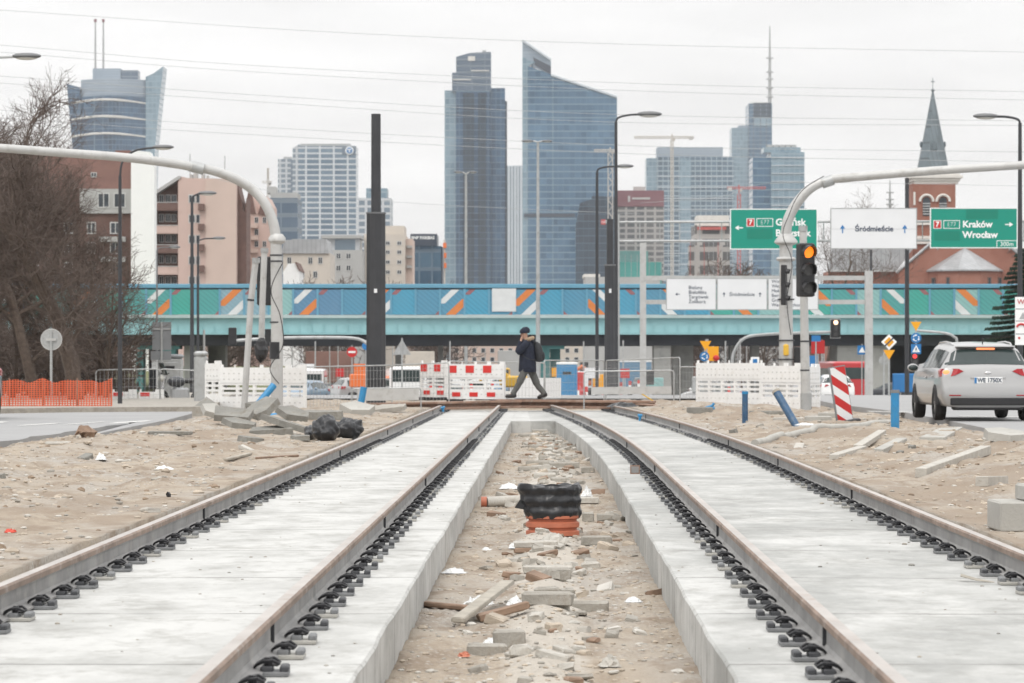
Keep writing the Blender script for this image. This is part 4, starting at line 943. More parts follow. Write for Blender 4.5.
def lamp_post(label, px, Z, ybase, ytop, arms, r0, r1, m='black steel', group='tall street lamps', head=22, bend=True):
    """arms: list of (px_tip, py_tip)"""
    o = Vector((Xp(px,Z), Z, Zp(ybase,Z))); u_ = Z/F; rt = T('street_lamp', label, 'street lamp', tuple(o), group=group)
    part('lamp_pole', M().tube([(0,0,0),lp(px,(ybase+ytop)/2,Z,o),lp(px,ytop,Z,o)], [r0*u_, (r0+r1)/2*u_, r1*u_], 10), m, rt, True)
    part('pole_door', M().bb(-r0*u_*.5, r0*u_*.5, -r0*u_*1.12, -r0*u_*.9, .5, 1.0), m, rt)
    for ax, ay in arms:
        s_ = 1 if ax > px else -1; L = abs(ax-px); hd = min(head, L*.8)
        P = curve_pts([lp(px,ytop,Z,o), lp(px+s_*L*.06,ytop-(ytop-ay)*.55,Z,o), lp(px+s_*L*.3,ay+(ytop-ay)*.12,Z,o), lp(ax-s_*hd*.8,ay+.6,Z,o)]) if bend else [lp(px,ytop+1,Z,o), lp(ax-s_*hd*.8,ay+.6,Z,o)]
        a = part('lamp_arm', M().tube(P, max(r1*.7,.55)*u_, 7), m, rt, True)
        c = lp(ax-s_*hd*.45,ay,Z,o); hw = hd*.5*u_
        h_ = part('lamp_head', M().ball(tuple(c), (hw, hw*.42, max(hw*.22,1.1*u_)), 12, 8), 'lamp grey', rt, True)
        part('lamp_lens', M().ball((c.x, c.y, c.z-max(hw*.12,.6*u_)), (hw*.75, hw*.34, max(hw*.16,.8*u_)), 12, 6), 'lamp glass', h_, True)
    return rt
lamp_post('dark lamp post behind the bare trees, arm curving right', 120, 77, 413, 176, [(173,147)], 2.4, 1.6)
lamp_post('slim dark lamp post in front of the pink block, its taller lamp', 192, 118, 408, 200, [(216,193)], 2.4, 1.4, head=20)
lamp_post('slimmer lamp post just right of its taller neighbour, with a lower arm', 198, 135, 405, 243, [(225,238)], 1.7, 1.0, head=14)
lamp_post('thin lamp post in front of the pink block balconies, arm to the left side', 157, 170, 404, 250, [(180,247)], 1.2, .8, 'lamp grey', head=12)
lamp_post('tall black lamp post with its arm right, behind the right black pole', 616, 113, 402, 122, [(661,114)], 2.4, 1.5, head=26)
lamp_post('shorter black lamp post left of the right black pole', 597, 128, 402, 172, [(633,166)], 2.0, 1.4, head=18)
lamp_post('pale double armed lamp post behind the walking man', 538, 150, 399, 143, [(522,141),(552,141)], 2.6, 1.3, 'galvanised', head=14)
lamp_post('pale double armed lamp post in front of the left glass tower', 466, 330, 398, 176, [(454,172),(477,172)], 1.9, 1.2, 'galvanised', head=12)
lamp_post('black lamp post at the right edge with its arm to the left', 1020, 88, 412, 123, [(974,116)], 3.2, 1.8, head=26)
# far left lamp head reaching in from outside the frame
lamp_post('lamp post outside the left edge whose arm reaches in at the top', -70, 70, 415, 95, [(40,56)], 3.2, 2.0, 'galvanised', head=30)
# dark slender posts at the right
def plainpost(label, px, Z, yb, yt, r, m='black steel', name='steel_post'):
    o = Vector((Xp(px,Z), Z, Zp(yb,Z))); u_ = Z/F
    return solo(name, M().tube([(0,0,0),tuple(lp(px,yt,Z,o))], [r*u_, r*.85*u_], 10), m, label, 'post', tuple(o), smooth=True), o
plainpost('tall dark post behind the right end of the white sign', 907, 151, 400, 178, 2.4)
plainpost('slim dark post behind the white sign, left of the taller dark one', 871, 175, 401, 250, 1.3)
plainpost('thin dark pole carrying nothing, behind the red church tower', 1013, 150, 404, 168, 1.0) if False else None
# ---------------------------------------------------------------- right mast and its signal
Z = 82; o = Vector((Xp(786,Z), Z, -.1)); u_ = Z/F
rt = T('mast_arm', 'grey mast at the right whose arm curves right in front of the green sign', 'signal mast', tuple(o))
part('mast_post', M().tube([(0,0,0),lp(786,243,Z,o)], [7.2*u_,6.5*u_], 24), 'pale steel', rt, True)
zt = lp(786,243,Z,o).z
part('mast_flange', M().ell([(0,0,zt-2*u_,8*u_,8*u_),(0,0,zt,11.5*u_,11.5*u_),(0,0,zt+2*u_,11.5*u_,11.5*u_),(0,0,zt+9*u_,6*u_,6*u_)], 20), 'pale steel', rt, True)
part('post_collar', M().ell([(0,0,zt-18*u_,8.5*u_,8.5*u_),(0,0,zt-16*u_,10*u_,10*u_),(0,0,zt-14*u_,8.5*u_,8.5*u_)], 20), 'pale steel', rt, True)
A = curve_pts([lp(786,236,Z,o),lp(788,220,Z,o),lp(797,203,Z,o),lp(811,188,Z,o),lp(829,180,Z,o),lp(850,177.5,Z-.2,o),lp(930,171,Z-1,o),lp(1024,165,Z-2,o),lp(1110,160,Z-3,o)])
part('mast_curve', M().tube(A, [5.4*u_-1.6*u_*i/len(A) for i in range(len(A))], 16), 'pale steel', rt, True)
part('arm_joint', M().tube([lp(822,183.3,Z,o),lp(833,179.6,Z,o)], 5.6*u_, 14), 'galvanised', rt, True)
part('loose_cable', M().tube(curve_pts([lp(824,176,Z-.3,o),lp(806,187,Z-.3,o),lp(796,199,Z-.3,o),lp(789,215,Z-.3,o),lp(783,235,Z-.4,o),lp(792,262,Z-.4,o),lp(787,300,Z-.4,o),lp(791,335,Z-.4,o)]), .011, 5), 'black plastic', rt, True)
for py in (300,341,360): part('steel_band', M().tube([lp(786,py,Z,o),lp(786,py-1.3,Z,o)], 8.5*u_, 20), 'black steel', rt, True)
part('push_box', M().cham(tuple(lp(786,350,Z-.3,o)), (.14,.12,.30), .03), 'yellow paint', rt, True)
part('control_box', M().cham(tuple(lp(797,359,Z,o)), (.16,.2,.62), .02), 'black plastic', rt)
signal_head('small black signal head fixed sideways on the right mast, behind the amber one', tuple(Vector(PZ(784,285,Z-.5))), 7*u_, 40*u_, False, R(70))
rt, a = slimpole('signal_pole', 'grey pole carrying the traffic light that shows amber', [(806,413,73),(804.5,330,73),(803,226,73)], [5.2*73/F,4.2*73/F,3.6*73/F])
part('pole_foot', M().tube([(0,0,-.1),(0,0,.45)], 5.7*73/F, 14), 'galvanised', rt, True)
for py in (342,371): part('steel_band', M().tube([Vector(PZ(805,py,73))-a, Vector(PZ(805,py-1.5,73))-a], 4.9*73/F, 12), 'black steel', rt)
u_ = 71.5/F
signal_head('big traffic light showing amber, in front of the right mast', tuple(Vector(PZ(805.5,270,72))), 16.5*u_, 54*u_, True, R(20), lit=['amber lens',None,None])
# second, small lit signal and roadside signs
rt = signal_head('small distant traffic light with its top lamp lit, above the red bus', tuple(Vector(PZ(835.5,328.5,150))), 9.5*150/F, 18*150/F, True, 0, lit=['warm lens',None,None], vis=False)
part('signal_border', M().bb(-5.2*150/F,5.2*150/F,.1,.13,-10*150/F,10*150/F), 'galvanised', rt)
def swanneck(label, pts, Z, r, m='galvanised'):
    a = Vector(PZ(*pts[0], Z)); P = curve_pts([Vector(PZ(*p, Z))-a for p in pts], 5)
    return solo('bent_post', M().tube(P, r*Z/F, 10), m, label, 'post', tuple(a), smooth=True)
swanneck('small grey arm post curving right behind the white barrier to the right mast', [(732,398),(732,365),(735,350),(745,338),(765,334.5),(800,333),(836,332)], 84 if False else 150, 1.6)
swanneck('small grey arm post curving left from the left black pole over the fence', [(371,398),(371,352),(366,343),(355,338.5),(330,337.5),(280,338),(229,341)], 140, 1.7)
swanneck('small grey arm post curving left above the silver car', [(957,398),(957,345),(954,337),(944,333),(915,330.5)], 120, 1.4)
signal_head('dark signal head at the left tip of the arm left of the left mast', tuple(Vector(PZ(232.5,336,140))), 8*140/F, 17*140/F, False, R(180))
signal_head('dark signal head hung from the arm close to the left mast', tuple(Vector(PZ(268,337,140))), 6*140/F, 16*140/F, False, R(180))
# ---------------------------------------------------------------- road signs
def post_sign(name, label, cat, px, Z, ybase, ytop, r=.032, group=None, m='galvanised'):
    o = Vector((Xp(px,Z), Z, Zp(ybase,Z))); rt = T(name, label, cat, tuple(o), group=group)
    part('sign_post', M().tube([(0,.03,0),tuple(lp(px,ytop,Z,o)+Vector((0,.03,0)))], r, 8), m, rt, True)
    return rt, o
def ngon(c, r, n, a0): return [(c[0]+r*math.cos(a0+2*math.pi*k/n), c[1]+r*math.sin(a0+2*math.pi*k/n)) for k in range(n)]
rt, o = post_sign('road_sign', 'round grey sign seen from its back, in front of the bare trees', 'road sign', 51, 80, 412, 332)
c = lp(51,339.5,80,o); u_ = 80/F
part('sign_plate', M().disc((0,.08,c.z), 10.5*u_, .02, 28), 'galvanised', rt); part('plate_rim', M().tube([(10.5*u_*math.cos(t*.3), .06, c.z+10.5*u_*math.sin(t*.3)) for t in range(22)], .012, 6), 'pale steel', rt, True)
part('plate_bracket', M().bb(-5*u_,5*u_,.0,.03,c.z-.03,c.z+.03), 'pale steel', rt)
rt, o = post_sign('road_sign', 'grey rectangular sign seen from its back, tall, right of the dark lamp post', 'road sign', 161.5, 92, 410, 322)
u_ = 92/F; c = lp(161.5,336,92,o); part('sign_plate', M().bb(-9.5*u_,9.5*u_,.05,.07,c.z-14*u_,c.z+14*u_), 'sign grey', rt); c = lp(161.5,356,92,o); part('lower_plate', M().bb(-11*u_,9.5*u_,.05,.07,c.z-4*u_,c.z+5*u_), 'sign grey', rt)
part('plate_rail', M().bb(-9*u_,9*u_,.02,.045,lp(161.5,329,92,o).z-.02,lp(161.5,329,92,o).z+.02), 'galvanised', rt)
rt, o = post_sign('road_sign', 'blue framed white tram stop plate above the parked motorcycle', 'road sign', 178.5, 97, 406, 374)
u_ = 97/F; c = lp(178.5,377.5,97,o); part('sign_plate', M().bb(-5*u_,5*u_,-.02,0,c.z-4.6*u_,c.z+4.6*u_), 'sign blue', rt); part('sign_field', M().bb(-3.6*u_,3.6*u_,-.03,-.021,c.z-3.3*u_,c.z+3.3*u_), 'sign white', rt); part('sign_symbol', M().bb(-2.2*u_,2.2*u_,-.036,-.031,c.z-1*u_,c.z+.9*u_), 'ink', rt)
for px, py, lb in ((127+30,368,'small grey plate facing away in front of the teal pier'),):
    rt, o = post_sign('road_sign', lb, 'road sign', px, 110, 404, 358); u_ = 110/F; c = lp(px,py-4,110,o); part('sign_plate', M().bb(-5.5*u_,5.5*u_,.05,.07,c.z-4.5*u_,c.z+4.5*u_), 'galvanised', rt)
rt, o = post_sign('road_sign', 'grey triangular sign seen from its back, right of the left black pole', 'road sign', 402, 120, 402, 338)
u_ = 120/F; c = lp(402,348,120,o); part('sign_plate', M().prism(ngon((0,c.z-1.5*u_), 10.5*u_, 3, R(90)), .05, .07), 'galvanised', rt)
rt, o = post_sign('road_sign', 'square grey sign on a post seen from its back, near the tram stop plate', 'road sign', 204, 95, 408, 330)
def yield_t(rt, c, r, yy=0): part('warning_triangle', M().prism(ngon((c.x,c.z+r*.18), r, 3, R(-90)), yy-.02, yy), 'sign yellow', rt)
def blue_round(rt, c, r):
    p = part('roundabout_disc', M().disc((c.x,0,c.z), r, .02, 24), 'sign blue', rt)
    g = M()
    for k in range(3):
        a = R(90+k*120); pts = [(c.x+r*.55*math.cos(a+R(t)), -.026, c.z+r*.55*math.sin(a+R(t))) for t in range(0, 80, 10)]
        g.tube(pts, r*.09, 5); e = pts[0]; g.prism(ngon((e[0], e[2]), r*.24, 3, a-R(90)), -.03, -.022)
    part('roundabout_arrows', g, 'letter white', p)
rt, o = post_sign('road_sign', 'yellow triangle over blue roundabout disc and pedestrian plate, beside the tall dark post', 'road sign', 916, 117, 407, 320); u_ = 117/F
yield_t(rt, lp(916,326,117,o), 6.2*u_); blue_round(rt, lp(916,338,117,o), 5.2*u_)
c = lp(916,349,117,o); part('crossing_plate', M().bb(-5*u_,5*u_,-.02,0,c.z-5*u_,c.z+5*u_), 'sign blue', rt); part('crossing_triangle', M().prism(ngon((0,c.z-.8*u_), 4.6*u_, 3, R(90)), -.03, -.021), 'letter white', rt); part('crossing_figure', M().prism([(-.9*u_,c.z-2.4*u_),(0,c.z-.5*u_),(1.2*u_,c.z-2.4*u_),(.4*u_,c.z+.8*u_),(0,c.z+2*u_),(-.5*u_,c.z+.8*u_)], -.04, -.031), 'ink', rt)
rt = signal_head('small signal head with a red figure, below the blue crossing plate', tuple(Vector(PZ(914.5,362,116.6))), 7*u_, 17*u_, True, 0, lit=['red lens',None,None], vis=False)
rt, o = post_sign('road_sign', 'white diamond priority sign with a black bar, above a yellow triangle', 'road sign', 889, 105, 408, 335); u_ = 105/F
c = lp(889,342,105,o); q = part('diamond_plate', M().prism(ngon((0,c.z), 7.8*u_, 4, 0), -.02, 0), 'letter white', rt); part('diamond_field', M().prism(ngon((0,c.z), 5*u_, 4, 0), -.03, -.021), 'sign yellow', q); part('cancel_bar', M().prism([(-4.6*u_,c.z-3.4*u_),(-3.6*u_,c.z-4.4*u_),(4.6*u_,c.z+3.4*u_),(3.6*u_,c.z+4.4*u_)], -.04, -.031), 'ink', q)
yield_t(rt, lp(889,354.5,105,o), 6.6*u_)
rt, o = post_sign('road_sign', 'yellow triangle above a blue roundabout disc, behind the left end of the white barrier', 'road sign', 705, 96, 402, 343); u_ = 96/F
yield_t(rt, lp(705.5,345.5,96,o), 6.6*u_); blue_round(rt, lp(704.5,356.5,96,o), 4.8*u_)
rt, o = post_sign('road_sign', 'yellow board with a red lamp, right of the blue disc behind the white barrier', 'road sign', 713, 98, 402, 346); u_ = 98/F
c = lp(713,353,98,o); part('yellow_board', M().bb(-5.6*u_,5.6*u_,-.02,0,c.z-8*u_,c.z+6.6*u_), 'sign yellow', rt); part('red_lamp', M().ball((3*u_,-.08,c.z-5*u_), (3.2*u_,.08,3*u_), 12, 8), 'sign red', rt, True)
rt, o = post_sign('road_sign', 'small blue street plate high between the two small traffic lights', 'road sign', 816, 140, 402, 336); u_ = 140/F; c = lp(816,338.5,140,o); part('sign_plate', M().bb(-4.5*u_,4.5*u_,-.02,0,c.z-3*u_,c.z+3*u_), 'sign blue', rt)
rt, o = post_sign('road_sign', 'blue triangle plate left of the concrete gantry post', 'road sign', 862, 160, 401, 344); u_ = 160/F; c = lp(862,350,160,o); part('sign_plate', M().bb(-4.5*u_,4.5*u_,-.02,0,c.z-4.5*u_,c.z+4.5*u_), 'sign blue', rt); part('sign_triangle', M().prism(ngon((0,c.z-.6*u_), 3.8*u_, 3, R(90)), -.03, -.021), 'letter white', rt)
rt, o = post_sign('road_sign', 'round grey sign seen from its back beside the priority sign', 'road sign', 884, 112, 406, 352); u_ = 112/F; part('sign_plate', M().disc((0,.08,lp(884,360,112,o).z), 4.8*u_, .02, 20), 'galvanised', rt)
rt, o = post_sign('road_sign', 'round red no entry sign far under the bridge', 'road sign', 352, 180, 400, 345); u_ = 180/F; c = lp(352,352,180,o); part('sign_plate', M().disc((0,-.05,c.z), 5.2*u_, .02, 22), 'sign red', rt); part('white_bar', M().bb(-3.6*u_,3.6*u_,-.09,-.071,c.z-.9*u_,c.z+.9*u_), 'letter white', rt)
rt, o = post_sign('road_sign', 'blue round sign beside the left black pole under the bridge', 'road sign', 366, 150, 400, 340); u_ = 150/F; part('sign_plate', M().disc((0,-.05,lp(366,346,150,o).z), 4*u_, .02, 20), 'sign blue', rt)
rt, o = post_sign('road_sign', 'small white square sign with a blue mark behind the barrier', 'road sign', 755, 110, 402, 357); u_ = 110/F; c = lp(755,361,110,o); part('sign_plate', M().bb(-4.2*u_,4.2*u_,-.02,0,c.z-4*u_,c.z+4*u_), 'letter white', rt); part('sign_symbol', M().bb(-2.2*u_,2.2*u_,-.03,-.021,c.z-2*u_,c.z+2*u_), 'sign blue', rt)
rt, o = post_sign('direction_board', 'blue direction board behind the silver car roof', 'road sign', 960, 170, 401, 345); u_ = 170/F; c = lp(960,347,170,o); part('sign_plate', M().bb(-20*u_,16*u_,-.02,0,c.z-6*u_,c.z+4*u_), 'sign blue', rt)
# information board on the right lamp post
Z = 86; u_ = Z/F; o = Vector(PZ(1029,412,Z)); rt = T('information_board', 'tall white information board with red and grey logos, at the right edge', 'board', tuple(o))
z0, z1 = lp(1029,345,Z,o).z, lp(1029,297,Z,o).z
part('board_post', M().tube([(0,.05,0),(0,.05,z1)], .04, 8), 'galvanised', rt, True)
part('board_panel', M().bb(-14*u_,14*u_,-.03,0,z0,z1), 'letter white', rt)
text(rt, 'Warszawa', 7*u_, -12*u_, -.04, z1-5*u_, 'sign red')
for k, zz in enumerate((12,24,37)): part('board_divider', M().bb(-13.5*u_,13.5*u_,-.034,-.031,z1-zz*u_-.01,z1-zz*u_+.01), 'sign grey', rt)
part('arc_logo', M().tube([(-8*u_+5*u_*math.cos(t), -.04, z1-32*u_+5*u_*math.sin(t)) for t in (.2,.7,1.2,1.7,2.2,2.7)], .03, 6), 'sign red', rt)
part('grey_logo', M().prism([(-10*u_,z1-22*u_),(-3*u_,z1-22*u_),(-6*u_,z1-15*u_)], -.04, -.031), 'galvanised', rt); part('red_dot', M().disc((-10*u_,-.031,z1-41*u_), 1.2*u_, .01, 10), 'sign red', rt)
text(rt, 'metro', 4*u_, -2*u_, -.04, z1-18*u_, 'ink') if False else None
# ---------------------------------------------------------------- overhead sign gantries
Zg = 160; u_ = Zg/F; o = Vector(PZ(755,398,Zg)); gx = lambda px: (px-755)*u_; gz_ = lambda py: lp(755,py,Zg,o).z
rt = T('sign_gantry', 'grey gantry of two beams and two square posts in front of the blue bridge', 'gantry', tuple(o))
part('gantry_post', M().bb(gx(640),gx(646),-.15,.15,0,gz_(243)), 'pale steel', rt); part('gantry_post', M().bb(gx(865),gx(872.5),-.2,.2,0,gz_(271)), 'pale steel', rt)
for py in (278,302): part('gantry_beam', M().bb(gx(646),gx(865),-.1,.1,gz_(py+2.2),gz_(py-2.2)), 'pale steel', rt)
def arrow(g, x, z, s, up=True, left=False, yy=-.02):
    P = [(-.35,-.6),(.35,-.6)] ; p = [(-.13,-1),(.13,-1),(.13,.15),(.5,-.05),(.5,.25),(0,1),(-.5,.25),(-.5,-.05),(-.13,.15)]
    if left == 'L': p = [(-b, a) for a, b in p]
    if left == 'R': p = [(b, -a) for a, b in p]
    g.prism([(x+a*s, z+b*s) for a, b in p], yy-.008, yy)
def sign_panel(label, x0, x1, y0, y1, Z, m, group, edge='galvanised'):
    o = Vector(PZ((x0+x1)/2, y1, Z)); rt = T('direction_sign', label, 'direction sign', tuple(o), group=group); w2 = (x1-x0)/2*Z/F; h = (y1-y0)*Z/F
    part('sign_plate', M().bb(-w2+.04,w2-.04,-.02,.06,.04,h-.04), m, rt); g = M(); g.bb(-w2,w2,-.03,.05,h-.04,h); g.bb(-w2,w2,-.03,.05,0,.04); g.bb(-w2,-w2+.04,-.03,.05,.04,h-.04); g.bb(w2-.04,w2,-.03,.05,.04,h-.04)
    part('sign_rim', g, edge, rt)
    cx = (x0+x1)/2; return rt, (lambda px: (px-cx)*Z/F), (lambda py: (y1-py)*Z/F), Z/F
GR = 'white panels on the near gantry'
rt, fx, fz, u = sign_panel('left white panel with an arrow to the left and four district names', 666, 716.4, 278, 310, 159, 'sign white', GR)
for i, s_ in enumerate(('Bielany','Białołęka','Targówek','Żoliborz')): text(rt, s_, 4.9*u, fx(688.5), -.03, fz(287.6+4.7*i), 'ink')
g = M(); arrow(g, fx(677.5), fz(294.2), 2.4*u, left='L'); part('arrow', g, 'ink', rt)
rt, fx, fz, u = sign_panel('middle white panel reading Śródmieście between two upward arrows', 716.8, 767.4, 278, 310, 159, 'sign white', GR)
text(rt, 'Śródmieście', 4.9*u, fx(742), -.03, fz(294.5), 'ink', 'CENTER')
for px in (724,760): g = M(); arrow(g, fx(px), fz(294.5), 2.4*u); part('arrow', g, 'ink', rt)
rt, fx, fz, u = sign_panel('right white panel with six lines of names, half hidden by the mast', 767.8, 818.5, 278, 310, 159, 'sign white', GR)
for i, s_ in enumerate(('Wola','Włochy','Mokotów','Bemowo','Grochów','Wawer Zachodnia')): text(rt, s_, 4.6*u, fx(771.5), -.03, fz(281.5+4.7*i), 'ink')
g = M(); arrow(g, fx(813), fz(292.5), 2.4*u, left='R'); part('arrow', g, 'ink', rt)
Zg = 146; o = Vector(PZ(830,399,Zg)); u_ = Zg/F; gx = lambda px: (px-830)*u_; gz_ = lambda py: lp(830,py,Zg,o).z
rt = T('sign_gantry', 'high gantry of thin double tubes carrying the green signs', 'gantry', tuple(o))
for py in (222,241): part('gantry_tube', M().tube([(gx(618),.18,gz_(py)),(gx(1050),.18,gz_(py-1))], 1.2*u_, 8), 'galvanised', rt, True)
part('gantry_post', M().tube([(gx(618.5),.18,0),(gx(618.5),.18,gz_(214))], 1.5*u_, 10), 'galvanised', rt, True); part('gantry_post', M().tube([(gx(1050),.18,0),(gx(1050),.18,gz_(208))], 2.4*u_, 10), 'galvanised', rt, True)
for px in (640,660,680,700,722,824,923,1024,1040): part('gantry_strut', M().tube([(gx(px),.18,gz_(241)),(gx(px),.18,gz_(222))], .6*u_, 6), 'galvanised', rt)
for px in (740,806,838,908,938,1010): part('hanger', M().bb(gx(px)-.03,gx(px)+.03,.07,.16,gz_(250),gz_(208)), 'galvanised', rt)
G2 = 'signs on the high gantry'
def shield(rt, fx, fz, u, x7, y):
    part('route_shield', M().bb(fx(x7-4),fx(x7+4),-.026,-.021,fz(y+4.2),fz(y-4.2)), 'letter white', rt); q = part('red_field', M().bb(fx(x7-3.4),fx(x7+3.4),-.032,-.027,fz(y+3.6),fz(y-3.6)), 'sign red', rt); text(rt, '7', 6.6*u, fx(x7), -.038, fz(y), 'letter white', 'CENTER', off=.01)
    g = M(); a, b, c_, d = fx(x7+6), fx(x7+22.5), fz(y+4.2), fz(y-4.2); t_ = .6*u
    for r_ in ((a,b,c_,c_+t_),(a,b,d-t_,d),(a,a+t_,c_+t_,d-t_),(b-t_,b,c_+t_,d-t_)): g.bb(r_[0],r_[1],-.026,-.021,r_[2],r_[3])
    part('route_frame', g, 'letter white', rt); text(rt, 'E77', 5.9*u, fx(x7+14.3), -.03, fz(y), 'letter white', 'CENTER', off=-.006)
rt, fx, fz, u = sign_panel('green sign to Gdańsk and Białystok, arrow to the left, behind the right mast', 730, 817.5, 208.8, 249.5, 145.5, 'sign green', G2, 'letter white')
shield(rt, fx, fz, u, 750.5, 222.5); text(rt, 'Gdańsk', 9.6*u, fx(775.5), -.03, fz(222.5), 'letter white', off=.012); text(rt, 'Białystok', 9.6*u, fx(775.5), -.03, fz(233.3), 'letter white', off=.012)
part('covered_patch', M().bb(fx(747),fx(772.5),-.028,-.021,fz(239),fz(229)), 'sign green patch', rt); g = M(); arrow(g, fx(739), fz(227.8), 4*u, left='L'); part('arrow', g, 'letter white', rt)
rt, fx, fz, u = sign_panel('white sign reading Śródmieście with two upward arrows, between the green signs', 830.3, 917, 208, 249, 145.5, 'sign white', G2, 'galvanised')
text(rt, 'Śródmieście', 7.4*u, fx(874), -.03, fz(229), 'ink', 'CENTER', off=.008)
for px in (842.5,904.7): g = M(); arrow(g, fx(px), fz(229), 4.2*u); part('arrow', g, 'sign blue', rt)
part('seam', M().bb(fx(831),fx(916.4),-.024,-.021,fz(229.2),fz(228.9)), 'galvanised', rt)
rt, fx, fz, u = sign_panel('green sign to Kraków and Wrocław, arrow to the right, under the right arm', 930, 1017.6, 207.8, 248.2, 145.5, 'sign green', G2, 'letter white')
shield(rt, fx, fz, u, 937.3, 224.5); text(rt, 'Kraków', 9.2*u, fx(962.5), -.03, fz(224.5), 'letter white', off=.012); text(rt, 'Wrocław', 9.2*u, fx(962.5), -.03, fz(235), 'letter white', off=.012)
for a, b, c_, d in ((966,998,209.5,219),(934,960,231,240.5)): part('covered_patch', M().bb(fx(a),fx(b),-.028,-.021,fz(d),fz(c_)), 'sign green patch', rt)
g = M(); arrow(g, fx(1009), fz(224.5), 4*u, left='R'); part('arrow', g, 'letter white', rt)
g = M(); g.bb(fx(996.5),fx(1017),-.034,-.028,fz(247.9),fz(240.4)); part('distance_frame', g, 'letter white', rt); g = M(); g.bb(fx(997.1),fx(1016.4),-.040,-.035,fz(247.3),fz(241)); part('distance_field', g, 'sign green', rt); text(rt, '300m', 6*u, fx(1006.7), -.046, fz(244.2), 'letter white', 'CENTER')
# ---------------------------------------------------------------- the railway bridge
Zb = 250; u = Zb/F; o = Vector((Xp(512,Zb), Zb, g0(Zb))); bx = lambda px: (px-512)*u; bz = lambda py: Zp(py, Zb)-o.z
rt = T('railway_bridge', 'long teal girder bridge with a painted parapet of slanted stripes crossing the whole view', 'bridge', tuple(o))
xa, xb = bx(-260), bx(1290)
g = M(); g.bb(xa,xb,.35,.6,bz(333),bz(318)); g.bb(xa,xb,.22,.6,bz(333.2)-.1,bz(333.2))
k = -250
while k < 1290: g.bb(bx(k)-.03,bx(k)+.03,.25,.35,bz(333),bz(325)); k += 12.2
for k in range(-200, 1290, 170): g.bb(bx(k)-.02,bx(k)+.02,.30,.35,bz(325),bz(318))
part('deck_girder', g, 'bridge teal', rt)
part('girder_ledge', M().bb(xa,xb,-.05,.7,bz(318),bz(315)), 'bridge ledge', rt)
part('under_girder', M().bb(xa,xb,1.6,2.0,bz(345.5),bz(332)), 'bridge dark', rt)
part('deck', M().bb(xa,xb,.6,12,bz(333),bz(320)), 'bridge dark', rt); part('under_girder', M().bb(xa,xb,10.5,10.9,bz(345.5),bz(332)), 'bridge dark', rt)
part('top_rail', M().cham(((xa+xb)/2,.3,bz(286)), (xb-xa,.36,4.2*u), .04), 'bridge rail blue', rt)
part('parapet_top_sheet', M().bb(xa,xb,.28,.34,bz(290),bz(287)), 'bridge dark', rt)
pitch = 24.5; k = 0; px = 293-pitch*24
pat = ['A','P','p','B','P','p']
def prm(pxc):
    if pxc < 205: return ['panel teal','panel sea green','panel teal']
    if pxc < 275: return ['panel pale blue','panel pale blue','panel pale teal']
    if pxc < 345: return ['panel grey blue','panel grey blue','panel blue']
    if pxc < 690: return ['panel blue','panel bright blue','panel blue']
    return ['panel teal','panel sea green','panel teal','panel pale teal']
rg = random.Random(12)
while px < 1250:
    a, b = bx(px+.6), bx(px+pitch-.6); z0, z1 = bz(314.6), bz(289.6); yy = .18; c_ = prm(px)
    t = pat[k % len(pat)]; right = px > 545; g = M(); g.bb(a, b, yy, yy+.06, z0, z1)
    W_ = b-a; H_ = z1-z0
    def band(x0, z0_, w_, mi, flip):   # slanted band clipped to the panel
        poly = [(x0,0),(x0+w_,0),(x0+w_+H_*1.05,H_),(x0+H_*1.05,H_)]
        out = [p for p in poly]
        def clip(P, f):
            o_ = []
            for i in range(len(P)):
                p, q = P[i], P[(i+1)%len(P)]; fa, fb_ = f(p), f(q)
                if fa >= 0: o_.append(p)
                if (fa >= 0) != (fb_ >= 0): s_ = fa/(fa-fb_); o_.append((p[0]+s_*(q[0]-p[0]), p[1]+s_*(q[1]-p[1])))
            return o_
        for f in (lambda p: p[0]-.02, lambda p: W_-.02-p[0], lambda p: p[1]-z0_[0]*H_, lambda p: z0_[1]*H_-p[1]): 
            out = clip(out, f) if len(out) > 2 else out
        if len(out) > 2:
            if flip: out = [(W_-x, z) for x, z in out][::-1]
            g.add([(a+x, yy-.012, z0+z) for x, z in out], [tuple(range(len(out)))], mi)
    if t == 'A': band(-H_*.62, (.45,1), W_*.34, 2, right); band(W_*.22, (0,.62), W_*.42, 1, right)
    if t == 'B': band(-H_*.55, (.35,1), W_*.40, 1, right); band(W_*.30, (0,.6), W_*.40, 2, right)
    if t == 'P': band(-H_*.88, (.8,1), W_*.25, 3, right)
    if t == 'p': band(W_*.80, (0,.25), W_*.4, 3, right)
    part('parapet_panel', g, [c_[k % len(c_)],'panel orange','panel white','panel brown'], rt)
    part('parapet_post', M().bb(bx(px)-.08,bx(px)+.08,.12,.26,bz(315),bz(289)), 'bridge rail blue', rt)
    px += pitch; k += 1
part('white_parapet_board', M().bb(bx(492),bx(516),.10,.15,bz(311.5),bz(288.5)), 'panel white', rt)
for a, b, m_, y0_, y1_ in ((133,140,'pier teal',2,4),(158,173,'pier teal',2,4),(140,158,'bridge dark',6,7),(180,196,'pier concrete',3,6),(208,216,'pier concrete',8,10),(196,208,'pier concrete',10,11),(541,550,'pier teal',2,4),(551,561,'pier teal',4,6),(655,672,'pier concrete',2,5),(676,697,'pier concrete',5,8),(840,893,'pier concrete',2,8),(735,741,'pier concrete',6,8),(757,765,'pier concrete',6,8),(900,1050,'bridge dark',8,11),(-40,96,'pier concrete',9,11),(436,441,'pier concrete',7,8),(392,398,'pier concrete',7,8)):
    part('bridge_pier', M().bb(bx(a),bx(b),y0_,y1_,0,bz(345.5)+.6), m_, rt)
for a, b in ((133,173),(541,561)): part('pier_cap', M().bb(bx(a-4),bx(b+4),1.9,4.2,bz(349),bz(345)), 'pier teal', rt)
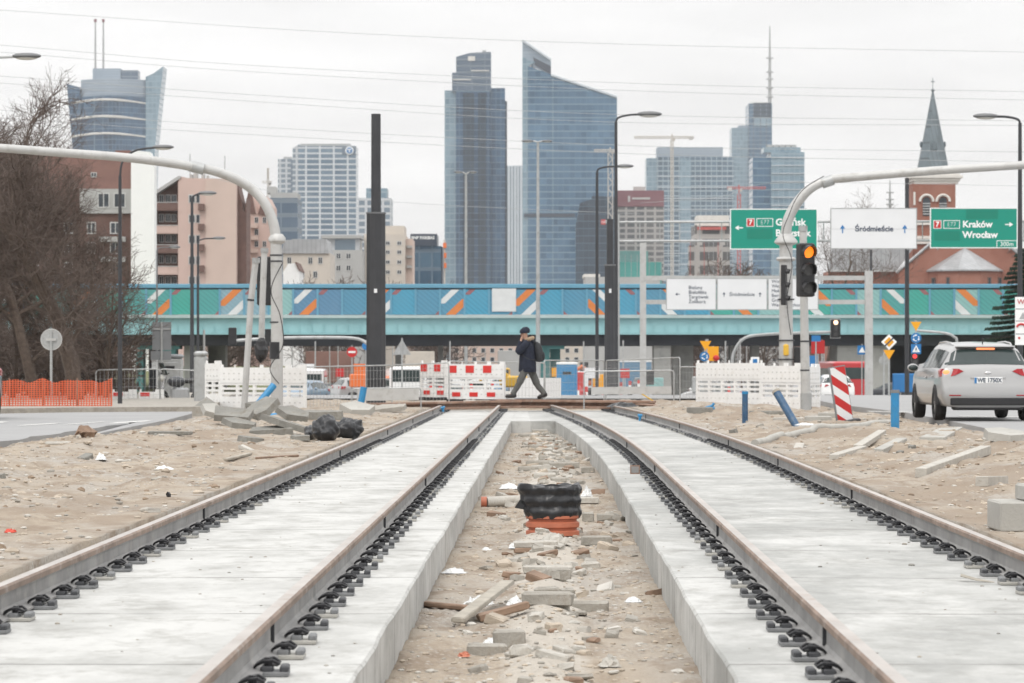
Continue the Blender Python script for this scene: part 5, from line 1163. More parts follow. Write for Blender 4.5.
# grassy banks beyond the bridge
def mound(name, x0, x1, y0, y1, zt, m):
    g = M(); n = 24; rg = random.Random(int(x0)); P = []
    for j in range(7):
        for i in range(n+1):
            u_, v = i/n, j/6; z = g0(y0)-.1+(zt-g0(y0))*math.sin(math.pi*min(1, v*.5))**.8*min(1, 6*min(u_, 1-u_))+rg.uniform(-.05,.05)
            g.v.append((x0+(x1-x0)*u_, y0+(y1-y0)*v, z))
    for j in range(6):
        for i in range(n): g.f.append((j*(n+1)+i, j*(n+1)+i+1, (j+1)*(n+1)+i+1, (j+1)*(n+1)+i)); g.m.append(0)
    struct(name, g, m, True)
mound('grass_bank_left', Xp(-150,255), Xp(290,255), 238, 330, .75, 'grass dull')
mound('grass_bank_right', Xp(896,255), Xp(1200,255), 225, 330, .6, 'grass dull')
# ---------------------------------------------------------------- cars
def lerp_tab(tab, y):
    for i in range(len(tab)-1):
        if y <= tab[i+1][0]:
            t = (y-tab[i][0])/(tab[i+1][0]-tab[i][0]); t = max(0, t)
            return [tab[i][j]+(tab[i+1][j]-tab[i][j])*t for j in range(1, len(tab[i]))]
    return list(tab[-1][1:])
ESTATE = [(0,.58,.80,.66),(.03,.66,.83,.70),(.07,.80,.86,.72),(.11,.97,.87,.72),(.15,1.02,.875,.715),(.40,1.32,.885,.60),(.50,1.40,.885,.575),(.9,1.435,.89,.58),(1.8,1.47,.89,.59),(2.5,1.46,.89,.59),(2.95,1.38,.89,.58),(3.35,1.16,.89,.66),(3.62,1.01,.885,.72),(4.0,.93,.87,.70),(4.3,.80,.82,.66),(4.43,.66,.76,.6),(4.5,.5,.66,.5)]
def ring(y, tab=ESTATE):
    zt, wd, wt = lerp_tab(tab, y); zb = .25; belt = min(.93, zt-.04); 
    P = [(0,zb),(wd*.7,zb),(wd*.93,zb+.03),(wd,zb+.20 if zt > .6 else zb+.12),(wd*1.0,min(.62,zt-.08)),(wd*.985,min(.80,zt-.06)),(wd*.955,belt),(wt+(.05 if zt > 1.1 else wd*.955-wt-.04)*1.0,zt-(.09 if zt > 1.1 else .018)),(wt*(.92 if zt>1.1 else 1.05),zt-.012 if zt > 1.1 else zt-.004),(wt*.5,zt),(0,zt+.008)]
    return P
def ring_pt(P, t):
    n = len(P)-1; i = min(int(t), n-1); f = t-i
    p0, p1, p2, p3 = P[max(i-1,0)], P[i], P[i+1], P[min(i+2,n)]
    return tuple(.5*((2*p1[k])+(p2[k]-p0[k])*f+(2*p0[k]-5*p1[k]+4*p2[k]-p3[k])*f*f*.6+(3*p1[k]-p0[k]-3*p2[k]+p3[k])*f**3*.6)+(0) if False else p1[k]+(p2[k]-p1[k])*f for k in (0,1))
def S(y, t, sgn=1, tab=ESTATE, off=0): 
    x, z = ring_pt(ring(y, tab), t); return Vector((sgn*x, y, z))
def patch(y0, y1, t0, t1, off, sgn, ny=6, nt_=5, tab=ESTATE, skew=0):
    g = M(); P = []
    for j in range(ny+1):
        for i in range(nt_+1):
            t = t0+(t1-t0)*i/nt_; y = y0+(y1-y0)*j/ny; y += skew*(i/nt_)*(1-j/ny*1.0)
            p = S(y, t, sgn, tab); a = S(y+.01, t, sgn, tab)-p; b = S(y, min(t+.05,9.99), sgn, tab)-S(y, t-.05 if t > .05 else t, sgn, tab)
            n = a.cross(b); n = n.normalized() if n.length > 1e-9 else Vector((0,0,1))
            if n.dot(Vector((p.x, (p.y-2.2)*.2, p.z-.5))) < 0: n = -n
            g.v.append(tuple(p+n*off))
    for j in range(ny):
        for i in range(nt_): g.f.append((j*(nt_+1)+i, j*(nt_+1)+i+1, (j+1)*(nt_+1)+i+1, (j+1)*(nt_+1)+i)); g.m.append(0)
    return g
def join(*gs):
    g = M()
    for a in gs: g.add(a.v, a.f)
    return g
def wheel(parent, x, y, r=.315, w_=.20):
    s_ = 1 if x > 0 else -1; seg = 28; g = M(); P = []
    prof = [(r*.62,-w_/2),(r*.93,-w_/2),(r,-w_*.32),(r,w_*.32),(r*.93,w_/2),(r*.62,w_/2)]
    for a, b in prof:
        for k in range(seg): t = 2*math.pi*k/seg; g.v.append((b, a*math.cos(t), a*math.sin(t)))
    for i in range(5):
        for k in range(seg): g.f.append((i*seg+k, i*seg+(k+1)%seg, (i+1)*seg+(k+1)%seg, (i+1)*seg+k)); g.m.append(0)
    o = part('wheel', g, 'tyre', parent, True, (x, y, r))
    g = M(); g.v = [(s_*w_*.30, r*.63*math.cos(2*math.pi*k/seg), r*.63*math.sin(2*math.pi*k/seg)) for k in range(seg)]+[(s_*w_*.12,0,0)]
    g.f = [(k, (k+1)%seg, seg) for k in range(seg)]; g.m = [1]*seg
    for k in range(5):
        a = 2*math.pi*k/5; q = Matrix.Rotation(a, 3, 'X'); g.box(tuple(q @ Vector((s_*w_*.34,0,r*.33))), (.03,.05,r*.6), q)
    g.box((s_*w_*.34,0,0), (.04,.1,.1)); part('rim', g, ['rim','black plastic'], o)
def estate(label, loc, rz, pm, lit=False, plate=None, group=None, detail=True, tab=ESTATE):
    rt = T('parked_car' if not lit else 'estate_car', label, 'car', loc, rz, group); g = M(); ny = 60; nt_ = 30; L = tab[-1][0]
    ysl = sorted(set([L*j/ny for j in range(ny+1)]+[.03,.07,.11,.15]))
    cols = [10*i/nt_ for i in range(nt_+1)]; n = len(cols)*2-2
    for y in ysl:
        g.v += [tuple(S(y, t, 1, tab)) for t in cols]+[tuple(S(y, t, -1, tab)) for t in reversed(cols[1:-1])]
    for j in range(len(ysl)-1):
        for i in range(n): g.f.append((j*n+i, j*n+(i+1)%n, (j+1)*n+(i+1)%n, (j+1)*n+i)); g.m.append(0)
    g.f += [tuple(range(n-1,-1,-1)), tuple((len(ysl)-1)*n+i for i in range(n))]; g.m += [0,0]
    body = part('body', g, pm, rt, 'all')
    part('rear_window', join(patch(.17,.405,7.15,10,.008,1,tab=tab), patch(.17,.405,7.15,10,.008,-1,tab=tab)), 'car glass', rt, True)
    part('windscreen', join(patch(2.98,3.55,7.2,10,.008,1,tab=tab), patch(2.98,3.55,7.2,10,.008,-1,tab=tab)), 'car glass', rt, True)
    for s_ in (1,-1):
        for y0, y1 in ((.55,1.12),(1.18,2.05),(2.11,2.95)): part('side_window', patch(y0,y1,6.12,6.9,.007,s_,tab=tab), 'car glass', rt, True)
        for y0 in (.78,3.55):
            seg = 20; g = M(); r = .375; g.v = [(s_*(.893 if y0 < 2 else .893), y0+r*math.cos(math.pi*k/seg), .30+r*math.sin(math.pi*k/seg)) for k in range(seg+1)]; g.v += [(v[0]*.93, v[1], v[2]) for v in g.v]
            g.f = [tuple(range(seg+1))]+[(k, k+1, k+seg+2, k+seg+1) for k in range(seg)]; g.m = [0]*(seg+1); part('wheel_arch', g, 'trim black', rt)
            wheel(rt, s_*.805, y0)
        m_ = part('mirror', M().ball((s_*1.0,2.98,.98), (.11,.07,.08), 12, 8), pm, rt, True); part('mirror_glass', M().ball((s_*1.0,2.94,.98), (.09,.04,.06), 10, 6), 'car glass', m_, True)
        tl = [(.45,.92),(.54,.965),(.84,.965),(.88,.92),(.87,.82),(.76,.80),(.60,.85)]
        g = M(); vs = []
        for yy in (0, 1):
            for xx, zz in tl:
                yb = .075 if zz < .9 else .10
                yb += max(0, xx-.70)*.35; vs.append((s_*min(xx,.893), yb-.012+yy*(.25 if xx > .8 else .02), zz))
        n_ = len(tl); g.v = vs; g.f = [tuple(range(n_)), tuple(range(2*n_-1,n_-1,-1))]+[(i,(i+1)%n_,(i+1)%n_+n_,i+n_) for i in range(n_)]; g.m = [0]*(n_+2)
        t_ = part('tail_lamp', g, 'tail red', rt)
        if lit: part('brake_glow', M().ball((s_*.77,.10,.90), (.065,.02,.045), 12, 8), 'tail lit', t_, True)
        part('headlight', M().ball((s_*.66,4.24,.68), (.16,.12,.08), 10, 6), 'lamp glass', rt, True)
    part('bumper_insert', M().cham((0,.045,.36), (1.45,.12,.17), .03), 'trim black', rt); part('under_skirt', M().cham((0,.16,.25), (1.3,.3,.10), .03), 'trim black', rt)
    part('front_bumper', M().cham((0,4.40,.38), (1.2,.16,.16), .04), 'trim black', rt)
    if detail:
        part('high_brake_light', M().cham((0,.39,1.335), (.34,.03,.035), .008), 'tail lit' if lit else 'tail red', rt)
        part('spoiler', M().cham((0,.44,1.375), (1.10,.20,.035), .015), pm, rt, True)
        part('wiper', M().tube([(.28,.225,1.09),(.0,.185,1.055),(-.05,.18,1.05)], .012, 5), 'black plastic', rt)
        part('plate_recess', M().cham((0,.075,.745), (.66,.03,.14), .01), 'trim black' if False else pm, rt)
        p = part('number_plate', M().cham((0,.05,.75), (.52,.02,.115), .004), 'letter white', rt); part('blue_strip', M().bb(-.258,-.215,.034,.0395,.696,.804), 'sign blue', p)
        if plate: text(p, plate, .115, .022, .035, .75, 'ink', 'CENTER', off=.002, sx=.86)
        part('badge', M().ball((0,.085,.885), (.065,.012,.032), 14, 8), 'chrome', rt, True)
        for s_ in (1,-1): part('roof_rail', M().tube([(s_*.545,.75,1.40),(s_*.55,.95,1.445),(s_*.555,1.6,1.475),(s_*.555,2.4,1.465),(s_*.55,2.6,1.42)], .016, 6), 'chrome', rt, True)
        for s_ in (1,-1): part('reflector', M().cham((s_*.62,.0,.475), (.22,.02,.02), .004), 'tail red', rt)
        part('aerial', M().tube([(0,.75,1.43),(0,.68,1.53)], .012, 5), 'black plastic', rt)
        for s_ in (1,-1): part('door_handle', M().cham((s_*.895,2.0,.80), (.03,.18,.03), .008), pm, rt); part('door_handle', M().cham((s_*.895,1.1,.82), (.03,.16,.03), .008), pm, rt)
    return rt
estate('silver estate car with lit brake lights on the right road', (8.79, 59.0, .01), R(0.5), 'silver paint', True, 'WE 1750X')
small = estate('white car with a dark tailgate behind the striped beacon', (Xp(838,165), 165, g0(165)+.01), 0, 'white paint', False, None, None, False)
def car2(label, px, Z, rz, pm, group=None, sc=None):
    c = clone(small, (Xp(px,Z), Z, g0(Z)+.015), rz, label, sc)
    for k in kids(c):
        if k.name.startswith(('body','mirror')) and pm != 'white paint':
            k.data = k.data.copy(); k.data.materials[0] = MT[pm]
    return c
car2('blue grey car facing us askew behind the left fence', 316, 182, R(165), 'bluegrey paint')
car2('silver car parked side on right of the blue grey one', 334, 172, R(-70), 'silver paint')
for px, Z, rz, pm, lb in ((300,190,20,'white paint','white car at the left among the traffic beyond the left white barrier'),(345,225,80,'dark paint','dark car side on beyond the silver car under the bridge'),(452,215,180,'dark paint','dark car coming towards us right above the striped barrier'),(478,255,178,'white paint','white oncoming car far under the bridge, left of the walker'),(500,300,180,'bluegrey paint','blue oncoming car at the far end of the street'),(585,205,100,'red paint','red car side on beyond the fence right of the walker'),(575,280,180,'white paint','white oncoming car beyond the red car'),(700,240,182,'white paint','white car between the concrete piers right of the black pole'),(745,215,90,'silver paint','silver car passing behind the white barrier'),(425,300,180,'silver paint','silver oncoming car left of the middle piers'),(405,260,185,'white paint','white oncoming car above the left end of the striped barrier'),(822,205,5,'silver paint','silver car left of the white car by the bus'),(640,320,180,'dark paint','dark car beyond the blue container'),(925,240,90,'dark paint','dark car passing in front of the right grassy bank')):
    car2(lb, px, Z, R(rz), pm)
# edge of a dark car at the far left
car2('dark car cut off by the left edge of the picture, on the left road', -41, 63, R(180), 'dark paint')
def boxveh(name, label, cat, px, Z, rz, W_, L, H, body, glass_z, group=None, cab=None):
    rt = T(name, label, cat, (Xp(px,Z), Z, g0(Z)+.01), R(rz), group)
    part('body', M().cham((0,L/2,(H+.4)/2), (W_,L,H-.4), .12), body, rt, True)
    part('rear_window', M().cham((0,.0,glass_z), (W_*.82,.05,H*.26), .03), 'car glass', rt); part('windscreen', M().cham((0,L,glass_z), (W_*.86,.05,H*.3), .03), 'car glass', rt)
    for s_ in (1,-1):
        part('side_windows', M().cham((s_*W_/2,L*.5,glass_z), (.04,L*.8,H*.22), .015), 'car glass', rt)
        for y in (L*.18, L*.82): wheel(rt, s_*(W_/2-.1), y, .42, .25)
        part('tail_lamp', M().cham((s_*W_*.43,-.01,.95), (.16,.05,.4), .02), 'tail red', rt)
    part('bumper', M().cham((0,-.03,.5), (W_*.96,.12,.25), .04), 'trim black', rt)
    return rt
boxveh('city_bus', 'red city bus seen from behind under the bridge at the right', 'bus', 852, 215, 2, 2.5, 11, 3.0, 'red paint', 2.2)
boxveh('city_bus', 'second red bus, farther away and left of the nearer one', 'bus', 830, 300, 2, 2.5, 11, 3.0, 'red paint', 2.2)
boxveh('delivery_van', 'white delivery van facing us above the left white barrier', 'van', 314, 235, 180, 2.0, 5, 2.5, 'white paint', 1.75)
boxveh('delivery_van', 'small white van above the low grey board of the left railing', 'van', 298, 250, 182, 2.0, 5, 2.4, 'white paint', 1.75)
boxveh('dump_truck', 'orange lorry behind the right side of the left black pole', 'lorry', 393, 230, 178, 2.2, 6, 2.0, 'orange paint', 1.5)
boxveh('delivery_van', 'white van just right of the orange lorry', 'van', 411, 175, 180, 2.0, 5, 2.1, 'white paint', 1.6)
# yellow excavator left of the walker
def excavator(label, px, Z, pm):
    rt = T('excavator', label, 'excavator', (Xp(px,Z), Z, g0(Z)))
    part('tracks', join(M().cham((-.9,0,.4), (.5,3,.8), .2), M().cham((.9,0,.4), (.5,3,.8), .2)), 'black plastic', rt)
    part('engine_house', M().cham((.3,0,1.35), (2.0,2.4,1.0), .15), pm, rt); c = part('cab', M().cham((-.7,-.2,1.75), (.9,1.3,1.5), .1), pm, rt); part('cab_window', M().cham((-.7,-.86,1.9), (.7,.04,.9), .03), 'car glass', c)
    part('boom', M().tube([(-.2,-.8,1.6),(-1.6,-1.2,2.6),(-2.6,-1.4,1.9)], [.22,.2,.16], 8), pm, rt); part('stick', M().tube([(-2.6,-1.4,1.9),(-2.9,-1.4,.8)], .13, 8), pm, rt); part('bucket', M().cham((-2.8,-1.4,.5), (.7,.6,.6), .12), 'rust', rt)
excavator('yellow excavator working left of the walking man', 513, 270, 'yellow paint')
excavator('orange excavator beyond the fences right of the walking man', 600, 270, 'orange paint')
# portable toilet, containers and site clutter
def cabin(name, label, cat, px, Z, W_, H, D, m, roof, door=True):
    rt = T(name, label, cat, (Xp(px,Z), Z, g0(Z)))
    part('cabin_wall', M().cham((0,D/2,H/2), (W_,D,H), .04), m, rt); part('cabin_roof', M().cham((0,D/2,H+.06), (W_*1.04,D*1.04,.14), .05), roof, rt)
    if door: d = part('door', M().cham((0,-.02,H*.48), (min(.8,W_*.7),.04,H*.86), .01), m, rt); part('door_vent', M().bb(-min(.5,W_*.4)/2,min(.5,W_*.4)/2,-.06,-.045,H*.75,H*.82), 'black plastic', d)
    return rt
cabin('portable_toilet', 'bright blue portable toilet with a white roof', 'portable toilet', 567, 170, 1.1, 2.1, 1.1, 'blue plastic', 'letter white')
cabin('site_container', 'tall blue grey container beside the right concrete piers', 'container', 631, 330, 4.2, 3.0, 2.4, 'panel grey blue', 'letter white', False)
cabin('site_container', 'white site hut far under the bridge behind the walker', 'container', 470, 340, 5, 2.7, 2.4, 'letter white', 'sign grey')
cabin('site_container', 'grey junction cabinet standing left of the white barrier', 'cabinet', 170, 94, .7, 1.2, .5, 'galvanised', 'sign grey'); cabin('site_container', 'dull grey cabinet beside the left white barrier', 'cabinet', 200, 82, .32, 1.25, .5, 'galvanised', 'galvanised', False)
g = M().bb(-.62,.62,-.02,.02,0,.55); solo('white_board', g, 'sign white', 'white board leaning on the fence behind the walking man legs', 'board', bp(539,397.5,90)); 
for i, (px, Z, w_, h, m_, lb) in enumerate(((440,260,2.0,.9,'white plastic','white tank far behind the left half of the striped barrier'),(579,240,1.4,1.4,'sign white','white banner beyond the portable toilet'),(600,232,1.0,1.2,'sign yellow','yellow board between the far lamp posts'),(573,222,1.5,1.4,'sign red','red board at the foot of the far clutter'),(655,225,1.2,1.0,'panel pale teal','pale green bin by the concrete pier'),(700,200,1.0,1.0,'galvanised','grey board behind the left end of the white barrier'),(358,170,.9,.7,'orange paint','orange site board left of the left black pole'),(330,330,5,3.2,'roof red','brick red kiosk far under the bridge at the left'),(420,330,3,3.2,'pale render','pale kiosk far under the bridge'),(520,360,5,3.4,'grey render','grey kiosk far under the bridge in the middle'),(930,222,5.2,1.3,'sign blue','blue hoarding with graffiti beyond the silver car'))):
    rt = T('site_board', lb, 'board', (Xp(px,Z), Z, g0(Z))); part('board_face', M().cham((0,0,h/2+.9), (w_,.3,h), .05), m_, rt); part('board_legs', join(M().bb(-w_*.4,-w_*.4+.08,0,.08,0,1), M().bb(w_*.4-.08,w_*.4,0,.08,0,1)), 'galvanised', rt)
for k, (n_, y0_, y1_) in enumerate(((34,205,420),)):
    rg = random.Random(77); g = M(); g.tube([(0,0,0),(0,0,4.6)], .06, 6); me = g.mesh('street_post', 'galvanised')
    for i in range(n_):
        Z = rg.uniform(y0_, y1_); px = rg.uniform(270, 830); z = g0(Z)
        solo('street_post', me, None, 'thin grey post along the far street under the bridge', 'post', (Xp(px,Z), Z, z), group='thin posts along the far street')
    g = M(); g.bb(-.12,.12,-.03,.03,.25,1.3); me = M(); me.bb(-.12,.12,-.03,.03,.25,.6); me.bb(-.12,.12,-.03,.03,.6,.95,1); me.bb(-.12,.12,-.03,.03,.95,1.3); me.cham((0,0,.1),(.45,.45,.2),.04,mi=2); me = me.mesh('traffic_baffle', ['red plastic','letter white','black plastic'])
    for i in range(30):
        Z = 185+i*4.0+rg.uniform(-1,1); px = [430+i*2.6, 575+i*2.2, 330+i*1.8, 740-i*1.5][i % 4]; solo('traffic_baffle', me, None, 'small red and white upright marker lining the works under the bridge', 'marker', (Xp(px,Z), Z, g0(Z)), group='red and white markers in the works')
    HM = [('sign white',(1.4,1.0)),('sign yellow',(1.0,1.0)),('sign red',(.9,.9)),('sign blue',(.9,.9)),('orange paint',(1.6,1.0)),('black plastic',(1.1,1.4)),('panel white',(1.8,.8))]
    spots = [(308,250,0,'white plate low left of the no entry sign'),(340,240,2,'red plate near the no entry sign'),(362,215,4,'orange plate left of the left black pole foot'),(388,230,6,'pale plate between black pole and orange lorry'),(415,250,0,'white plate above the left part of the striped barrier'),(436,235,1,'yellow plate over the striped barrier'),(452,270,3,'blue plate over the striped barrier'),(466,205,5,'dark plate over the right end of the striped barrier'),(484,240,2,'red plate left of the walker'),(497,222,6,'pale plate left of the walker'),(556,250,1,'yellow plate right of the teal pier'),(584,300,5,'dark plate right of the portable toilet'),(592,210,0,'white plate by the shorter lamp post'),(625,215,2,'red plate right of the right black pole'),(648,205,5,'dark plate at the gantry post'),(720,190,4,'orange plate above the white barrier'),(733,230,5,'dark plate above the white barrier'),(768,210,6,'pale plate left of the right mast'),(812,180,3,'blue plate right of the signal pole'),(818,150,2,'red plate right of the signal pole')]
    for px, Z, mi, lb in spots:
        mm, (w_, h_) = HM[mi]; rt = T('roadwork_sign', lb, 'road sign', (Xp(px,Z), Z, g0(Z))); part('sign_post', M().tube([(0,.03,0),(0,.03,2.0+(px % 3)*.3)], .04, 6), 'galvanised', rt); part('sign_plate', M().cham((0,0,1.9+(px % 3)*.3), (w_*.7,.04,h_*.7), .02), mm, rt)
# parked motorcycle
rt = T('motorcycle', 'dark motorcycle parked left of the left white barrier', 'motorcycle', bp(180,409.5,90), R(25))
for x in (-.62,.62):
    g = M().tube([(x+.26*math.cos(t*.4488),0,.28+.26*math.sin(t*.4488)) for t in range(15)], .055, 8); w_ = part('wheel', g, 'tyre', rt, True); part('rim', M().disc((x,.02,.28), .17, .04, 16), 'rim', w_)
part('tank', M().ball((-.1,0,.78), (.28,.15,.16), 12, 8), 'dark paint', rt, True); part('seat', M().ball((.35,0,.80), (.36,.14,.08), 12, 8), 'black plastic', rt, True); part('engine', M().cham((0,0,.45), (.5,.3,.35), .06), 'rim', rt)
part('fork', M().tube([(-.62,0,.28),(-.42,0,.95)], .04, 6), 'chrome', rt); part('handlebar', M().tube([(-.45,-.35,1.02),(-.4,0,.98),(-.45,.35,1.02)], .02, 6), 'black plastic', rt); part('headlight', M().ball((-.55,0,.88), .10, 10, 8), 'lamp glass', rt, True); part('windshield', M().cham((-.5,0,1.15), (.04,.35,.35), .02, RZ(0,-.4)), 'car glass', rt)
# ---------------------------------------------------------------- the walking man
Zw = 82.4; px0 = 527.5; fz = Zp(398.2, Zw); WL = (Xp(px0,Zw), Zw, fz); K = Zw/F
def pp(px, py, y=0): return ((px-px0)*K, y, (398.2-py)*K)
me_w = T('person', 'man in navy parka and beanie walking left with a phone at his ear', 'person', WL)
V = []; E = []; RD = []
def jn(p, r, par=None):
    V.append(p); RD.append(r); 
    if par is not None: E.append((par, len(V)-1))
    return len(V)-1
pel = jn((.02,0,.93), .13); sp1 = jn((.01,0,1.12), .13, pel); ch = jn((-.01,0,1.33), .15, sp1); nk = jn((-.045,0,1.49), .06, ch); hd0 = jn((-.07,0,1.58), .075, nk); hd1 = jn((-.085,0,1.67), .095, hd0); hd2 = jn((-.08,0,1.75), .07, hd1)
for s_, kn, an, to in ((-1, pp(519,383.5,-.10), pp(513.2,394,-.1), pp(506,396.6,-.11)), (1, pp(537.5,385,.10), pp(544.5,394,.1), pp(538.8,397.2,.11))):
    h = jn((.02, s_*.09, .90), .095, pel); k = jn(kn, .062, h); a = jn(an, .042, k); t = jn(to, .035, a)
hands = []
for s_, elb, wr in ((-1, (-.235,-.20,1.20), (-.165,-.13,1.49)), (1, (.06,.24,1.12), (-.04,.26,.90))):
    sh = jn((.0, s_*.17, 1.42), .065, ch); e = jn(elb, .045, sh); w_ = jn(wr, .03, e); hands.append((s_, elb, wr, w_))
for s_, elb, wr, w_ in hands:
    d = (Vector(wr)-Vector(elb)).normalized(); side = Vector((0,1,0)) if s_ < 0 else Vector((1,0,0)); side = (side-d*side.dot(d)).normalized(); inn = d.cross(side)
    palm = jn(tuple(Vector(wr)+d*.07), .032, w_)
    for k, (off, L) in enumerate(((-.027,.065),(-.009,.075),(.009,.07),(.027,.055))):
        b_ = Vector(wr)+d*.10+side*off; f1 = jn(tuple(b_), .009, palm); f2 = jn(tuple(b_+d*L*.5+inn*.008), .008, f1); f3 = jn(tuple(b_+d*L*.85+inn*.03), .007, f2)
    t1 = jn(tuple(Vector(wr)+d*.045-side*.035), .011, palm); t2 = jn(tuple(Vector(wr)+d*.08-side*.055), .009, t1)
part('body', skin(V, E, RD, pel, 2), 'skin', me_w)
me_w_body = [k for k in kids(me_w)][0]; me_w_body.data.materials.clear(); me_w_body.data.materials.append(MT['skin'])
fg_ = M().ball((-.165,0,1.645), (.022,.02,.03), 8, 6); part('nose', fg_, 'skin', me_w_body, True)
for s_ in (-1,1): part('eye', M().ball((-.158,s_*.032,1.675), .012, 8, 6), 'ink', me_w_body, True); part('ear', M().ball((-.07,s_*.088,1.65), (.022,.012,.032), 8, 6), 'skin', me_w_body, True)
part('mouth', M().ball((-.160,0,1.605), (.008,.025,.006), 8, 5), 'sign red', me_w_body, True)
g = M().ell([(.0,0,.67,.215,.215),(.0,0,.70,.23,.225),(.0,0,.95,.22,.225),(-.0,0,1.10,.21,.215),(-.01,0,1.30,.21,.235),(-.01,0,1.40,.17,.225),(-.02,0,1.47,.12,.15),(-.04,0,1.53,.085,.095)], 24)
part('parka', g, 'navy cloth', me_w, True)
part('sleeve', M().tube(curve_pts([(-.0,-.17,1.43),(-.10,-.22,1.33),(-.235,-.20,1.19),(-.205,-.165,1.33),(-.175,-.135,1.46)], 5), [.10]*5+[.095]*5+[.08]*5+[.065]*6, 14), 'navy cloth', me_w, True)
part('sleeve', M().tube(curve_pts([(.0,.17,1.43),(.03,.23,1.30),(.06,.24,1.12),(-.03,.26,.93)], 5), [.10]*5+[.09]*5+[.08]*6, 14), 'navy cloth', me_w, True)
g = M().tube([( .035+.10*math.cos(t*.5236), .125*math.sin(t*.5236), 1.515+.035*math.cos(t*.5236)) for t in range(13)], .055, 10); part('fur_hood', g, 'fur', me_w, True)
part('hood_bag', M().ball((.09,0,1.47), (.10,.13,.09), 14, 10), 'navy cloth', me_w, True)
g = M().ell([(-.075,0,1.675,.125,.110),(-.07,0,1.71,.135,.116),(-.062,0,1.765,.125,.11),(-.05,0,1.81,.09,.08),(-.045,0,1.84,.035,.03)], 20); part('beanie', g, 'navy cloth', me_w, True)
for s_, kn, an in ((-1, pp(519,383.5,-.10), pp(512.6,394.5,-.1)), (1, pp(537.5,385,.10), pp(544.5,394,.1))):
    part('trouser_leg', M().tube(curve_pts([(.02,s_*.09,.92),tuple((Vector((.02,s_*.09,.90))+Vector(kn))/2),kn,tuple((Vector(an)+Vector(kn))/2),an], 4), [.115]*4+[.098]*4+[.080]*4+[.072]*5, 14), 'trouser cloth', me_w, True)
for a, b_ in ((pp(514.5,395.6,-.1), pp(506.5,396.3,-.11)), (pp(545.5,394.6,.1), pp(538.6,397.2,.11))):
    a, b_ = Vector(a), Vector(b_); part('shoe', M().tube([a+Vector((.05,0,.0)), a, a.lerp(b_,.55), b_, b_+(b_-a).normalized()*.035], [.035,.06,.055,.045,.02], 12), 'shoe leather', me_w, True)
rt = T('backpack', 'black backpack on the back of the walking man', 'backpack', WL)
part('pack_bag', M().ell([(.30,0,.93,.06,.12),(.31,0,.97,.10,.15),(.30,0,1.15,.115,.16),(.27,0,1.32,.10,.15),(.24,0,1.42,.07,.12),(.22,0,1.46,.03,.06)], 18), 'charcoal cloth', rt, True); part('front_pocket', M().ball((.40,0,1.08), (.05,.11,.12), 12, 8), 'charcoal cloth', rt, True)
for s_ in (-1,1): part('shoulder_strap', M().tube(curve_pts([(.22,s_*.12,1.42),(.08,s_*.13,1.50),(-.12,s_*.14,1.40),(-.19,s_*.14,1.20),(.0,s_*.21,1.02),(.22,s_*.14,.98)], 4), .016, 6), 'charcoal cloth', rt, True)
solo('mobile_phone', M().cham((0,0,0), (.012,.07,.145), .004, RZ(0,-.25)), 'black plastic', 'dark mobile phone held to the face of the walking man', 'phone', (WL[0]-.15, WL[1]-.10, WL[2]+1.605))
# ---------------------------------------------------------------- trees
def bare_tree(label, px, Z, ybase, H, r0, seed, spread=.5, nb=9, depth=4, name='bare_tree', lean=0, group=None, fork=.25, mk=('bark','twig'), dens=1.0, minr=.006, lf=1.0, rf=1.0):
    rg = random.Random(seed); o = (Xp(px,Z), Z, Zp(ybase,Z)); rt = T(name, label, 'tree', o, group=group); tr = M(); cr = M(); cnt = [0]
    def grow(p, d, L, r, lv):
        n = 5 if lv < 2 else 3; P = [p]; dd = d.copy()
        for i in range(n):
            w_ = .13+.06*lv; dd = (dd+Vector((rg.gauss(0,w_), rg.gauss(0,w_), rg.gauss(0,w_)+.05))).normalized(); P.append(P[-1]+dd*L/n)
        rs = [max(minr, r*(1-.62*i/n)) for i in range(n+1)]
        (tr if lv == 0 else cr).tube(P, rs, 8 if lv == 0 else (5 if lv == 1 else 3), cap=False, mi=0 if lv < 2 else 1)
        if lv >= depth: return
        k = int((nb if lv == 0 else nb*(.75 if lv == 1 else .62))*dens)
        for i in range(k):
            t = rg.uniform(fork if lv == 0 else .12, 1.0); q = t*n; a = min(int(q), n-1); pos = P[a].lerp(P[a+1], q-a)
            dr = (P[a+1]-P[a]).normalized(); az = rg.uniform(0, 2*math.pi); per = dr.orthogonal().normalized(); per = Quaternion(dr, az) @ per
            nd = (dr*rg.uniform(.45,.9)+per*rg.uniform(spread,spread+.55)+Vector((0,0,.12))).normalized()
            grow(pos, nd, L*rg.uniform(.42,.68)*(1.15-.35*t)*(lf if lv == 0 else 1), max(minr, r*rg.uniform(.32,.5)*(rf if lv == 0 else 1)), lv+1)
    grow(Vector((0,0,-.2)), Vector((lean,0,1)).normalized(), H*.72, r0, 0)
    part('trunk', tr, [mk[0],mk[1]], rt, True); part('crown', cr, [mk[0],mk[1]], rt)
    return rt
bare_tree('large bare tree with the thickest trunk, behind the orange netting', 78, 85, 411, 9.2, .24, 35, .34, 15, 4, dens=.95, minr=.004, fork=.22, lean=.09, lf=.86, rf=.65)
bare_tree('bare tree leaning left of the thickest one, behind the round grey sign', 40, 89, 410.5, 8.4, .19, 12, .36, 14, 4, lf=.8, rf=.7, lean=-.04, dens=.98, minr=.0035, fork=.2)
bare_tree('bare tree at the far left edge of the picture', -6, 91, 410, 8.8, .17, 15, .36, 14, 4, lf=.8, rf=.7, dens=.98, minr=.0035, fork=.2)
bare_tree('thin bare sapling between the trees and the dark lamp post', 105, 92, 410, 5.0, .07, 16, .45, 11, 3, lean=.12, minr=.006)
